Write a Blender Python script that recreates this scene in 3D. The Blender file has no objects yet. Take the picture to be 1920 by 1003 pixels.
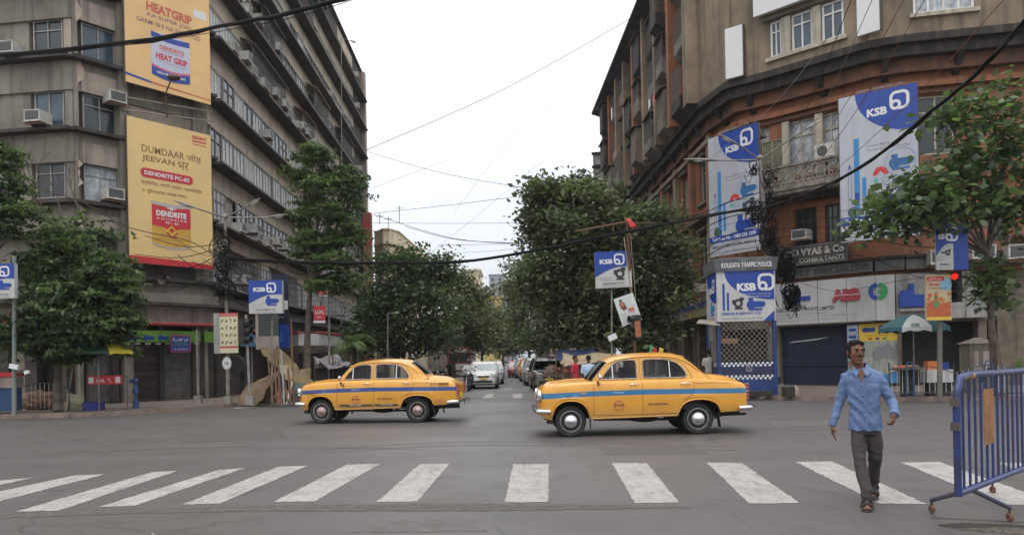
import bpy,bmesh,math,random
import numpy as np
from mathutils import Vector,Matrix,noise
SC=bpy.context.scene
COL=SC.collection
RA=math.radians
RND=random.Random(7)
Z=Vector((0,0,1))
# ------------------------------------------------------------------ camera
FPX,CX,CY,ROLL,EYE=1400.0,960.0,676.0,RA(1.15),1.5
cd=bpy.data.cameras.new('camera')
cam=bpy.data.objects.new('camera',cd)
COL.objects.link(cam)
cd.sensor_width=36.0
cd.lens=FPX/1920*36
cd.shift_x=0.0
cd.shift_y=(CY-501.5)/1920
cd.clip_start=0.1
cd.clip_end=1500
cam.matrix_world=Matrix.Translation((0,0,EYE))@Matrix.Rotation(RA(90),4,'X')@Matrix.Rotation(-ROLL,4,'Z')
SC.camera=cam
# ------------------------------------------------------------------ sky, sun, exposure
world=bpy.data.worlds.new('World')
SC.world=world
world.use_nodes=True
nt=world.node_tree
nt.nodes.clear()
n_out=nt.nodes.new('ShaderNodeOutputWorld')
n_sky=nt.nodes.new('ShaderNodeTexSky')
n_sky.sky_type='NISHITA'
n_sky.sun_disc=False
n_sky.sun_elevation=RA(70)
n_sky.sun_rotation=RA(200)
n_sky.dust_density=4.0
n_b1=nt.nodes.new('ShaderNodeBackground')
n_b1.inputs[1].default_value=0.05
nt.links.new(n_sky.outputs[0],n_b1.inputs[0])
# the overcast veil: brighter towards the zenith, pale grey-blue at the horizon
n_tc=nt.nodes.new('ShaderNodeTexCoord')
n_sep=nt.nodes.new('ShaderNodeSeparateXYZ')
nt.links.new(n_tc.outputs['Generated'],n_sep.inputs[0])
n_mr=nt.nodes.new('ShaderNodeMapRange')
n_mr.inputs[1].default_value=0.0
n_mr.inputs[2].default_value=1.0
nt.links.new(n_sep.outputs[2],n_mr.inputs[0])
n_cr=nt.nodes.new('ShaderNodeValToRGB')
nt.links.new(n_mr.outputs[0],n_cr.inputs[0])
e=n_cr.color_ramp.elements
e[0].position=0.0;e[0].color=(0.29,0.305,0.33,1)
e[1].position=1.0;e[1].color=(1.0,0.99,0.98,1)
for p_,c_ in((0.12,(0.40,0.41,0.43,1)),(0.30,(0.52,0.53,0.54,1)),(0.55,(0.72,0.72,0.72,1))):
 q_=e.new(p_);q_.color=c_
n_no=nt.nodes.new('ShaderNodeTexNoise')
n_no.inputs['Scale'].default_value=2.2
n_no.inputs['Detail'].default_value=5
nt.links.new(n_tc.outputs['Generated'],n_no.inputs['Vector'])
n_m2=nt.nodes.new('ShaderNodeMapRange')
n_m2.inputs[3].default_value=0.9;n_m2.inputs[4].default_value=1.1
nt.links.new(n_no.outputs['Fac'],n_m2.inputs[0])
n_ml=nt.nodes.new('ShaderNodeVectorMath');n_ml.operation='SCALE'
nt.links.new(n_cr.outputs[0],n_ml.inputs[0]);nt.links.new(n_m2.outputs[0],n_ml.inputs['Scale'])
n_b2=nt.nodes.new('ShaderNodeBackground')
n_b2.inputs[1].default_value=2.5
nt.links.new(n_ml.outputs[0],n_b2.inputs[0])
n_add=nt.nodes.new('ShaderNodeAddShader')
nt.links.new(n_b1.outputs[0],n_add.inputs[0])
nt.links.new(n_b2.outputs[0],n_add.inputs[1])
nt.links.new(n_add.outputs[0],n_out.inputs[0])
sd=bpy.data.lights.new('sun','SUN')
sd.energy=0.9
sd.angle=RA(24)
sd.color=(1.0,0.96,0.90)
sun=bpy.data.objects.new('sun',sd)
COL.objects.link(sun)
_az,_el=RA(200),RA(70)
_dir=Vector((math.sin(_az)*math.cos(_el),math.cos(_az)*math.cos(_el),math.sin(_el)))
sun.rotation_euler=_dir.to_track_quat('Z','Y').to_euler()
sun.location=(0,-20,60)
SC.view_settings.view_transform='Standard'
SC.view_settings.look='None'
SC.view_settings.exposure=-0.3
SC.view_settings.gamma=1.0
SC.view_settings.use_curve_mapping=False
SC.cycles.max_bounces=6
SC.cycles.diffuse_bounces=3
SC.cycles.transparent_max_bounces=8
# ------------------------------------------------------------------ photo geometry
_c,_s=math.cos(ROLL),math.sin(ROLL)
def ray(px,py):
 u=(px-CX)/FPX;v=(CY-py)/FPX
 return Vector((u*_c+v*_s,1.0,-u*_s+v*_c))
def P(px,py,D):
 r=ray(px,py)*D
 return Vector((r.x,r.y,EYE+r.z))
def G(px,py,z=0.0):
 r=ray(px,py)
 return P(px,py,(z-EYE)/r.z)
class Fr:
 """a frame on a wall or board: a along, b up, n outwards"""
 def __init__(s,o,x,u=Z):
  s.o=Vector(o);s.x=Vector(x).normalized();s.u=Vector(u).normalized();s.n=s.x.cross(s.u).normalized()
  s.L=0
 def __call__(s,a,b,n=0.0):
  return s.o+s.x*a+s.u*b+s.n*n
 def hit(s,px,py,n=0.0):
  o=s.o+s.n*n;r=ray(px,py);E=Vector((0,0,EYE))
  t=(o-E).dot(s.n)/r.dot(s.n)
  p=E+r*t-o
  return p.dot(s.x),p.dot(s.u)
 def mat(s,a,b,n=0.0):
  p=s(a,b,n);m=Matrix.Identity(4)
  for i in range(3):
   m[i][0]=s.x[i];m[i][1]=-s.n[i];m[i][2]=s.u[i];m[i][3]=p[i]
  return m
def face(A,B,z=0.0):
 A=Vector((A[0],A[1],z));B=Vector((B[0],B[1],z))
 f=Fr(A,B-A);f.L=(B-A).length
 return f
def cam_frame(px,py,D,yaw=0.0,roll=0.0):
 """board whose origin is at the pixel, turned by yaw about the vertical"""
 x=Vector((math.cos(yaw),math.sin(yaw),0))
 f=Fr(P(px,py,D),x)
 if roll:
  R=Matrix.Rotation(roll,3,f.n);f=Fr(f.o,R@f.x,R@f.u)
 return f
 # ------------------------------------------------------------------ objects
def wm(o):
 m=o.matrix_basis.copy()
 while o.parent:
  o=o.parent;m=o.matrix_basis@m
 return m
def tag(o,label=None,cat=None,group=None,kind=None):
 if label:o['label']=label
 if cat:o['category']=cat
 if group:o['group']=group
 if kind:o['kind']=kind
 return o
def thing(name,label,cat,loc=(0,0,0),rz=0.0,group=None):
 o=bpy.data.objects.new(name,None)
 COL.objects.link(o)
 o.empty_display_size=0.2
 o.location=loc;o.rotation_euler=(0,0,rz)
 return tag(o,label,cat,group)
def link(name,me,parent=None,M=None):
 o=bpy.data.objects.new(name,me)
 COL.objects.link(o)
 if parent:o.parent=parent
 if M is not None:
  o.matrix_basis=(wm(parent).inverted()@M)if parent else M
 return o
def dup(root,loc=None,rz=None,label=None,group=None,parent=None):
 r=root.copy();COL.objects.link(r)
 if parent:r.parent=parent
 if loc is not None:r.location=loc
 if rz is not None:r.rotation_euler=(0,0,rz)
 if label:r['label']=label
 if group:r['group']=group
 for ch in list(root.children):
  dup(ch,parent=r)
 return r
class MB:
 def __init__(s):s.v=[];s.f=[];s.m=[]
 def add(s,vs,fs,mi=0):
  k=len(s.v)
  s.v.extend([tuple(v)for v in vs])
  for f in fs:s.f.append([k+i for i in f]);s.m.append(mi)
  return s
 def hexa(s,p,mi=0):
  return s.add(p,[(0,3,2,1),(4,5,6,7),(0,1,5,4),(1,2,6,5),(2,3,7,6),(3,0,4,7)],mi)
 def box(s,x0,x1,y0,y1,z0,z1,mi=0):
  return s.hexa([(x0,y0,z0),(x1,y0,z0),(x1,y1,z0),(x0,y1,z0),(x0,y0,z1),(x1,y0,z1),(x1,y1,z1),(x0,y1,z1)],mi)
 def fbox(s,fr,a0,a1,b0,b1,n0,n1,mi=0):
  return s.hexa([fr(a0,b0,n1),fr(a1,b0,n1),fr(a1,b0,n0),fr(a0,b0,n0),fr(a0,b1,n1),fr(a1,b1,n1),fr(a1,b1,n0),fr(a0,b1,n0)],mi)
 def fpoly(s,fr,pts,n0,n1=None,mi=0):
  """flat polygon at n0, or a prism from n0 to n1"""
  k=len(pts)
  if n1 is None:
   return s.add([fr(a,b,n0)for a,b in pts],[tuple(range(k))],mi)
  vs=[fr(a,b,n0)for a,b in pts]+[fr(a,b,n1)for a,b in pts]
  fs=[tuple(range(k-1,-1,-1)),tuple(range(k,2*k))]+[(i,(i+1)%k,k+(i+1)%k,k+i)for i in range(k)]
  return s.add(vs,fs,mi)
 def tube(s,pts,r,n=8,mi=0,caps=True,closed=False,flat=None):
  pts=[Vector(p)for p in pts];N=len(pts)
  rs=r if isinstance(r,(list,tuple))else[r]*N
  prev=None;k0=len(s.v)
  for i,p in enumerate(pts):
   if closed:t=pts[(i+1)%N]-pts[i-1]
   else:t=pts[min(i+1,N-1)]-pts[max(i-1,0)]
   if t.length<1e-9:t=Vector((0,0,1))
   t.normalize()
   if prev is None:
    a=t.orthogonal().normalized()
    if abs(t.z)<0.9:a=t.cross(Z).normalized()
   else:
    a=prev-t*prev.dot(t)
    a=a.normalized()if a.length>1e-6 else t.orthogonal().normalized()
   prev=a;b=t.cross(a)
   for j in range(n):
    w=2*math.pi*j/n
    ra=rs[i];rb=rs[i]*(flat if flat else 1)
    s.v.append(tuple(p+a*(ra*math.cos(w))+b*(rb*math.sin(w))))
  M=N if closed else N-1
  for i in range(M):
   i2=(i+1)%N
   for j in range(n):
    j2=(j+1)%n
    s.f.append([k0+i*n+j,k0+i*n+j2,k0+i2*n+j2,k0+i2*n+j]);s.m.append(mi)
  if caps and not closed:
   s.f.append([k0+j for j in range(n-1,-1,-1)]);s.m.append(mi)
   s.f.append([k0+(N-1)*n+j for j in range(n)]);s.m.append(mi)
  return s
 def lathe(s,o,ax,prof,n=20,mi=0,caps=False,mis=None):
  """prof: list of (distance along ax, radius)"""
  o=Vector(o);ax=Vector(ax).normalized();a=ax.orthogonal().normalized()
  if abs(ax.z)<0.9:a=ax.cross(Z).normalized()
  b=ax.cross(a);k0=len(s.v)
  for h,r in prof:
   for j in range(n):
    w=2*math.pi*j/n
    s.v.append(tuple(o+ax*h+a*(r*math.cos(w))+b*(r*math.sin(w))))
  for i in range(len(prof)-1):
   for j in range(n):
    j2=(j+1)%n
    s.f.append([k0+i*n+j,k0+i*n+j2,k0+(i+1)*n+j2,k0+(i+1)*n+j]);s.m.append(mis[i]if mis else mi)
  if caps:
   s.f.append([k0+j for j in range(n-1,-1,-1)]);s.m.append(mis[0]if mis else mi)
   e=k0+(len(prof)-1)*n
   s.f.append([e+j for j in range(n)]);s.m.append(mis[-1]if mis else mi)
  return s
 def ell(s,c,r,n=12,m=8,mi=0,R=None):
  c=Vector(c);vs=[];fs=[]
  for i in range(m+1):
   t=math.pi*i/m
   for j in range(n):
    w=2*math.pi*j/n
    p=Vector((r[0]*math.sin(t)*math.cos(w),r[1]*math.sin(t)*math.sin(w),r[2]*math.cos(t)))
    if R:p=R@p
    vs.append(c+p)
  for i in range(m):
   for j in range(n):
    j2=(j+1)%n
    fs.append((i*n+j,(i+1)*n+j,(i+1)*n+j2,i*n+j2))
  return s.add(vs,fs,mi)
 def ribbon(s,fr,pts,w,n0,closed=False,mi=0,n1=None):
  """flat stroke on a board"""
  N=len(pts);L=[];R=[]
  for i in range(N):
   if closed:t=Vector(pts[(i+1)%N])-Vector(pts[i-1])
   else:t=Vector(pts[min(i+1,N-1)])-Vector(pts[max(i-1,0)])
   t.normalize();q=Vector((-t.y,t.x))*w/2;p=Vector(pts[i])
   L.append(p+q);R.append(p-q)
  M=N if closed else N-1
  for i in range(M):
   j=(i+1)%N
   s.fpoly(fr,[tuple(R[i]),tuple(R[j]),tuple(L[j]),tuple(L[i])],n0,n1,mi)
  return s
 def mesh(s,name,mats,smooth=None):
  me=bpy.data.meshes.new(name)
  me.from_pydata(s.v,[],s.f)
  if not isinstance(mats,(list,tuple)):mats=[mats]
  for m in mats:me.materials.append(m)
  if len(mats)>1:me.polygons.foreach_set('material_index',s.m)
  if smooth:
   me.polygons.foreach_set('use_smooth',[True]*len(me.polygons))
   me.set_sharp_from_angle(angle=RA(smooth))
  me.update()
  return me
 def build(s,name,mats,parent=None,world=False,smooth=None):
  if world and parent:
   Mi=wm(parent).inverted()
   s.v=[tuple(Mi@Vector(v))for v in s.v]
  return link(name,s.mesh(name,mats,smooth),parent)
def circ(cx,cy,r,n=20,a0=0.0,a1=360.0,ry=None):
 ry=ry or r
 full=abs(a1-a0)>=360
 k=n if full else n+1
 return[(cx+r*math.cos(RA(a0+(a1-a0)*i/n)),cy+ry*math.sin(RA(a0+(a1-a0)*i/n)))for i in range(k)]
def rrect(x0,x1,y0,y1,r,n=4):
 out=[]
 for cx,cy,a in((x1-r,y0+r,-90),(x1-r,y1-r,0),(x0+r,y1-r,90),(x0+r,y0+r,180)):
  for i in range(n+1):
   w=RA(a+90*i/n);out.append((cx+r*math.cos(w),cy+r*math.sin(w)))
 return out
def sag(a,b,d,n=14):
 a=Vector(a);b=Vector(b)
 return[a.lerp(b,i/n)-Z*(d*4*(i/n)*(1-i/n))for i in range(n+1)]
def spline(pts,k=6):
 pts=[Vector(p)for p in pts];out=[]
 for i in range(len(pts)-1):
  p0=pts[max(i-1,0)];p1=pts[i];p2=pts[i+1];p3=pts[min(i+2,len(pts)-1)]
  for j in range(k):
   t=j/k
   out.append(0.5*((2*p1)+(p2-p0)*t+(2*p0-5*p1+4*p2-p3)*t*t+(3*p1-p0-3*p2+p3)*t**3))
 out.append(pts[-1]);return out
 # ------------------------------------------------------------------ lettering
TC={}
def text_data(s,bold,ext):
 key=(s,bold,ext)
 if key not in TC:
  c=bpy.data.curves.new('lettering','FONT')
  c.body=s;c.size=1.0;c.offset=bold;c.resolution_u=2;c.extrude=ext
  o=bpy.data.objects.new('lettering',c);COL.objects.link(o)
  dg=bpy.context.evaluated_depsgraph_get();dg.update()
  me=bpy.data.meshes.new_from_object(o.evaluated_get(dg))
  v=np.array([tuple(q.co)for q in me.vertices]).reshape(-1,3)
  f=[tuple(p.vertices)for p in me.polygons]
  bpy.data.objects.remove(o);bpy.data.curves.remove(c);bpy.data.meshes.remove(me)
  TC[key]=(v,f)
 return TC[key]
def lettering(s,fr,a,b,w,h,n,mat,parent,bold=0.0,ext=0.0,mode='l',name='lettering',slant=0.0):
 """fit the words into w x h at (a, b) on the frame; h=None keeps the proportions"""
 v,f=text_data(s,bold,0.5 if ext else 0.0)
 if len(v)==0:return None
 mn=v.min(0);mx=v.max(0);sx=w/max(mx[0]-mn[0],1e-6)
 sy=sx if h is None else h/max(mx[1]-mn[1],1e-6)
 if mode=='c':a=a-w/2
 mb=MB()
 vs=[]
 for q in v:
  y=(q[1]-mn[1])*sy
  vs.append(fr(a+(q[0]-mn[0])*sx+slant*y,b+y,n+((q[2]+0.5)*ext if ext else 0)))
 mb.add(vs,f)
 return mb.build(name,mat,parent,world=True)
 # ------------------------------------------------------------------ materials
MC={}
def mat(name,c,c2=None,rough=0.7,scale=3.0,bump=0.0,bscale=None,metal=0.0,streak=None,streak_s=1.2,coat=0.0,detail=6,contrast=(0.35,0.65),spec=None,trans=None,emit=None,obj=False):
 if name in MC:return MC[name]
 m=bpy.data.materials.new(name);m.use_nodes=True
 t=m.node_tree;N=t.nodes;L=t.links
 bs=N['Principled BSDF']
 c=tuple(c)+(1,)
 bs.inputs['Base Color'].default_value=c
 bs.inputs['Roughness'].default_value=rough
 bs.inputs['Metallic'].default_value=metal
 if coat:bs.inputs['Coat Weight'].default_value=coat;bs.inputs['Coat Roughness'].default_value=0.08
 if spec is not None:bs.inputs['Specular IOR Level'].default_value=spec
 if emit:
  bs.inputs['Emission Color'].default_value=c;bs.inputs['Emission Strength'].default_value=emit
 geo=N.new('ShaderNodeTexCoord')if obj else N.new('ShaderNodeNewGeometry')
 src=geo.outputs['Object']if obj else geo.outputs['Position']
 def noise_n(sc,det,vec=None):
  n=N.new('ShaderNodeTexNoise');n.inputs['Scale'].default_value=sc;n.inputs['Detail'].default_value=det
  n.inputs['Roughness'].default_value=0.62
  L.new(vec or src,n.inputs['Vector']);return n
 out=None
 if c2 is not None:
  n=noise_n(scale,detail)
  mr=N.new('ShaderNodeMapRange');mr.inputs[1].default_value=contrast[0];mr.inputs[2].default_value=contrast[1]
  L.new(n.outputs['Fac'],mr.inputs[0])
  mx=N.new('ShaderNodeMix');mx.data_type='RGBA'
  mx.inputs[6].default_value=c;mx.inputs[7].default_value=tuple(c2)+(1,)
  L.new(mr.outputs[0],mx.inputs[0]);out=mx.outputs[2]
  rr=N.new('ShaderNodeMapRange');rr.inputs[3].default_value=max(rough-0.08,0.02);rr.inputs[4].default_value=min(rough+0.1,1)
  L.new(n.outputs['Fac'],rr.inputs[0]);L.new(rr.outputs[0],bs.inputs['Roughness'])
 if streak is not None:
  mp=N.new('ShaderNodeMapping');mp.inputs['Scale'].default_value=(streak_s*3,streak_s*3,streak_s*0.22)
  L.new(src,mp.inputs['Vector'])
  n2=noise_n(1.0,7,mp.outputs[0])
  mr=N.new('ShaderNodeMapRange');mr.inputs[1].default_value=0.5;mr.inputs[2].default_value=0.78
  L.new(n2.outputs['Fac'],mr.inputs[0])
  mx=N.new('ShaderNodeMix');mx.data_type='RGBA'
  if out:L.new(out,mx.inputs[6])
  else:mx.inputs[6].default_value=c
  mx.inputs[7].default_value=tuple(streak)+(1,)
  L.new(mr.outputs[0],mx.inputs[0]);out=mx.outputs[2]
 if out:L.new(out,bs.inputs['Base Color'])
 if bump:
  nb=noise_n(bscale or scale*6,5)
  bp=N.new('ShaderNodeBump');bp.inputs['Strength'].default_value=bump;bp.inputs['Distance'].default_value=0.02
  L.new(nb.outputs['Fac'],bp.inputs['Height']);L.new(bp.outputs[0],bs.inputs['Normal'])
 if trans is not None:
  tr=N.new('ShaderNodeBsdfTranslucent');tr.inputs[0].default_value=tuple(trans)+(1,)
  ms=N.new('ShaderNodeMixShader');ms.inputs[0].default_value=0.35
  L.new(bs.outputs[0],ms.inputs[1]);L.new(tr.outputs[0],ms.inputs[2])
  L.new(ms.outputs[0],N['Material Output'].inputs[0])
 MC[name]=m
 return m
def glass(name='window_glass',c=(0.78,0.8,0.8),rough=0.03,mix=0.0,gloss=(0.42,0.44,0.46)):
 if name in MC:return MC[name]
 m=bpy.data.materials.new(name);m.use_nodes=True
 t=m.node_tree;N=t.nodes;L=t.links;N.clear()
 o=N.new('ShaderNodeOutputMaterial');a=N.new('ShaderNodeBsdfTransparent');a.inputs[0].default_value=tuple(c)+(1,)
 g=N.new('ShaderNodeBsdfGlossy');g.inputs[0].default_value=tuple(gloss)+(1,);g.inputs['Roughness'].default_value=rough
 fr_=N.new('ShaderNodeFresnel');fr_.inputs[0].default_value=1.5
 ad=N.new('ShaderNodeMath');ad.operation='ADD';ad.inputs[1].default_value=mix*0.3
 L.new(fr_.outputs[0],ad.inputs[0])
 ms=N.new('ShaderNodeMixShader');L.new(ad.outputs[0],ms.inputs[0]);L.new(a.outputs[0],ms.inputs[1]);L.new(g.outputs[0],ms.inputs[2])
 L.new(ms.outputs[0],o.inputs[0]);MC[name]=m
 return m
BLACK=mat('black_rubber',(0.02,0.02,0.022),(0.04,0.038,0.036),0.7,8)
CABLE=mat('cable_black',(0.014,0.013,0.014),None,0.9,spec=.15)
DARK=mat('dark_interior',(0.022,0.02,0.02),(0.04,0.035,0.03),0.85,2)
CHROME=mat('chrome',(0.75,0.75,0.76),(0.55,0.55,0.56),0.16,12,metal=1.0)
STEEL=mat('galvanised_steel',(0.36,0.37,0.38),(0.2,0.2,0.2),0.5,5,metal=0.6,streak=(0.14,0.1,0.08))
RUST=mat('rusty_iron',(0.2,0.095,0.05),(0.1,0.06,0.045),0.85,9,bump=0.4)
IRON=mat('dark_iron',(0.05,0.045,0.045),(0.1,0.07,0.05),0.6,8)
WHITE=mat('white_paint',(0.72,0.72,0.71),(0.6,0.6,0.58),0.55,4,streak=(0.42,0.38,0.33))
INKB=mat('ink_black',(0.03,0.03,0.035),None,0.6)
INKBLUE=mat('ink_blue',(0.012,0.055,0.31),(0.01,0.045,0.26),0.45,3)
INKSKY=mat('ink_light_blue',(0.02,0.19,0.5),(0.04,0.22,0.46),0.5,3)
INKRED=mat('ink_red',(0.55,0.03,0.04),(0.48,0.03,0.04),0.5,3)
INKGREY=mat('ink_grey',(0.22,0.22,0.24),None,0.6)
INKWHITE=mat('ink_white',(0.66,0.66,0.67),None,0.5)
INKGREEN=mat('ink_green',(0.03,0.3,0.09),None,0.5)
INKYEL=mat('ink_yellow',(0.72,0.5,0.05),(0.66,0.45,0.05),0.5,3)
INKORG=mat('ink_orange',(0.72,0.2,0.04),None,0.5)
INKBROWN=mat('ink_brown',(0.2,0.11,0.05),None,0.6)
def scribble(fr,a,b,w,h,n,m,parent,seed=0,name='small_print',dens=1.0):
 """a line of print too small to read: uneven little strokes of word-like groups"""
 r=random.Random(seed);mb=MB();x=a
 while x<a+w-h*.3:
  wl=r.randint(3,8)
  for i in range(wl):
   if x>a+w-h*.3:break
   cw=h*r.uniform(.35,.6)
   if r.random()<.8:mb.fpoly(fr,[(x,b),(x+cw*.35,b),(x+cw*.35,b+h*r.uniform(.7,1)),(x,b+h*.9)],n,n+.002)
   y=b+h*r.choice((.0,.4,.75));mb.fpoly(fr,[(x,y),(x+cw*.9,y),(x+cw*.9,y+h*.22),(x,y+h*.22)],n,n+.0015)
   x+=cw*1.2
  x+=h*.5
 if mb.v:return mb.build(name,m,parent,world=True)
def ksb_logo(fr,a,b,h,n,m,parent,d=0.004):
 """rounded square outline with a drop in its lower left corner; origin lower left, height h"""
 w=h*.95;mb=MB();st=h*.15
 r=rrect(a+st/2,a+w-st/2,b+st/2,b+h-st/2,h*.24,4)
 k=len(r)
 # open at the lower left: start after the bottom left arc
 path=r[0:k-5]
 path=[(a+w*.42,b+st/2)]+path+[(a+st/2,b+h*.3)]
 mb.ribbon(fr,path,st,n,False,0,n+d)
 mb.ribbon(fr,circ(a+w*.3,b+h*.28,h*.2,14),st,n+d,True,0,n+2*d)
 return mb.build('logo',m,parent,world=True)
def quarter(fr,x0,x1,y0,y1,kind,n,m,parent,name,k=14):
 """regions bounded by a quarter ellipse: 'drop' hangs from the top right corner, 'hill' rises at the lower right"""
 pts=[]
 if kind=='drop':
  pts=[(x1-(x1-x0)*math.cos(math.pi/2*i/k),y1-(y1-y0)*math.sin(math.pi/2*i/k))for i in range(k+1)]+[(x1,y1)]
 else:
  pts=[(x1-(x1-x0)*math.cos(math.pi/2*i/k),y0+(y1-y0)*math.sin(math.pi/2*i/k))for i in range(k+1)]+[(x1,y0)]
 pts=pts[::-1]
 MB().fpoly(fr,pts,n,n+.003).build(name,m,parent,world=True)
def pump(fr,cx,cy,s,n,m,parent,kind=0,name='pump_picture'):
 mb=MB()
 if kind==0:
  mb.fpoly(fr,circ(cx-.25*s,cy-.05*s,.3*s,14),n,n+.003)
  mb.fpoly(fr,rrect(cx-.1*s,cx+.5*s,cy-.22*s,cy+.18*s,.08*s),n,n+.004)
  mb.fpoly(fr,rrect(cx-.42*s,cx-.12*s,cy+.22*s,cy+.42*s,.04*s),n,n+.005)
  mb.fpoly(fr,rrect(cx-.4*s,cx+.45*s,cy-.42*s,cy-.3*s,.02*s),n,n+.006)
  mb.fpoly(fr,circ(cx+.5*s,cy,.16*s,10),n,n+.007)
 else:
  mb.ribbon(fr,circ(cx,cy,.28*s,16),.2*s,n,True,0,n+.003)
  mb.fpoly(fr,rrect(cx+.1*s,cx+.45*s,cy+.2*s,cy+.5*s,.05*s),n,n+.005)
  mb.fpoly(fr,rrect(cx-.5*s,cx-.2*s,cy-.05*s,cy+.3*s,.05*s),n,n+.006)
  mb.fpoly(fr,rrect(cx-.3*s,cx+.35*s,cy-.5*s,cy-.36*s,.02*s),n,n+.007)
 mb.build(name,m,parent,world=True)
# ================================================================== SETTING
def asphalt_mat():
 m=bpy.data.materials.new('asphalt');m.use_nodes=True
 t=m.node_tree;N=t.nodes;L=t.links;bs=N['Principled BSDF']
 g=N.new('ShaderNodeNewGeometry')
 def no(sc,det,rough=0.6,vec=None):
  n=N.new('ShaderNodeTexNoise');n.inputs['Scale'].default_value=sc;n.inputs['Detail'].default_value=det;n.inputs['Roughness'].default_value=rough
  L.new(vec or g.outputs['Position'],n.inputs['Vector']);return n.outputs['Fac']
 def mr(x,a,b,c,d):
  n=N.new('ShaderNodeMapRange');n.inputs[1].default_value=a;n.inputs[2].default_value=b;n.inputs[3].default_value=c;n.inputs[4].default_value=d
  L.new(x,n.inputs[0]);return n.outputs[0]
 def mix(f,a,b):
  n=N.new('ShaderNodeMix');n.data_type='RGBA'
  L.new(f,n.inputs[0])
  for k,q in((6,a),(7,b)):
   if isinstance(q,tuple):n.inputs[k].default_value=q+(1,)
   else:L.new(q,n.inputs[k])
  return n.outputs[2]
 big=mr(no(0.22,5),0.38,0.62,0,1)
 base=mix(big,(0.100,0.091,0.087),(0.068,0.063,0.060))
 # traffic-polished bands running across the junction
 mp=N.new('ShaderNodeMapping');mp.inputs['Scale'].default_value=(0.05,0.75,1);L.new(g.outputs['Position'],mp.inputs[0])
 base=mix(mr(no(1.0,3,0.5,mp.outputs[0]),0.45,0.7,0,0.55),base,(0.108,0.101,0.098))
 base=mix(mr(no(1.7,8,0.7),0.54,0.70,0,0.75),base,(0.05,0.046,0.044))
 base=mix(mr(no(0.55,6,0.75),0.57,0.63,0,0.5),base,(0.052,0.048,0.045))
 base=mix(mr(no(7,6,0.75),0.6,0.74,0,0.6),base,(0.125,0.112,0.10))
 base=mix(mr(no(60,3,0.7),0.5,0.75,0,0.6),base,(0.17,0.16,0.15))
 base=mix(mr(no(95,2,0.7),0.28,0.5,0.6,0),base,(0.05,0.048,0.048))
 # cracks
 nv=N.new('ShaderNodeVectorMath');nv.operation='ADD'
 ns=N.new('ShaderNodeTexNoise');ns.inputs['Scale'].default_value=1.3;ns.inputs['Detail'].default_value=6;L.new(g.outputs['Position'],ns.inputs[0])
 L.new(g.outputs['Position'],nv.inputs[0]);L.new(ns.outputs['Color'],nv.inputs[1])
 vo=N.new('ShaderNodeTexVoronoi');vo.feature='DISTANCE_TO_EDGE';vo.inputs['Scale'].default_value=0.32;L.new(nv.outputs[0],vo.inputs['Vector'])
 ck=mr(vo.outputs['Distance'],0.0,0.006,1,0)
 gate=mr(no(0.3,2),0.42,0.5,0,0.9)
 mu=N.new('ShaderNodeMath');mu.operation='MULTIPLY';L.new(ck,mu.inputs[0]);L.new(gate,mu.inputs[1])
 base=mix(mu.outputs[0],base,(0.035,0.033,0.032))
 # oil spots and rubber
 vo2=N.new('ShaderNodeTexVoronoi');vo2.inputs['Scale'].default_value=0.55;L.new(nv.outputs[0],vo2.inputs['Vector'])
 base=mix(mr(vo2.outputs['Distance'],0.04,0.17,0.75,0),base,(0.055,0.052,0.052))
 L.new(base,bs.inputs['Base Color'])
 L.new(mr(big,0,1,0.42,0.6),bs.inputs['Roughness']);bs.inputs['Specular IOR Level'].default_value=0.6
 bp=N.new('ShaderNodeBump');bp.inputs['Strength'].default_value=0.45;bp.inputs['Distance'].default_value=0.008
 L.new(no(70,4,0.7),bp.inputs['Height']);L.new(bp.outputs[0],bs.inputs['Normal'])
 return m
ASPH=asphalt_mat()
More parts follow.
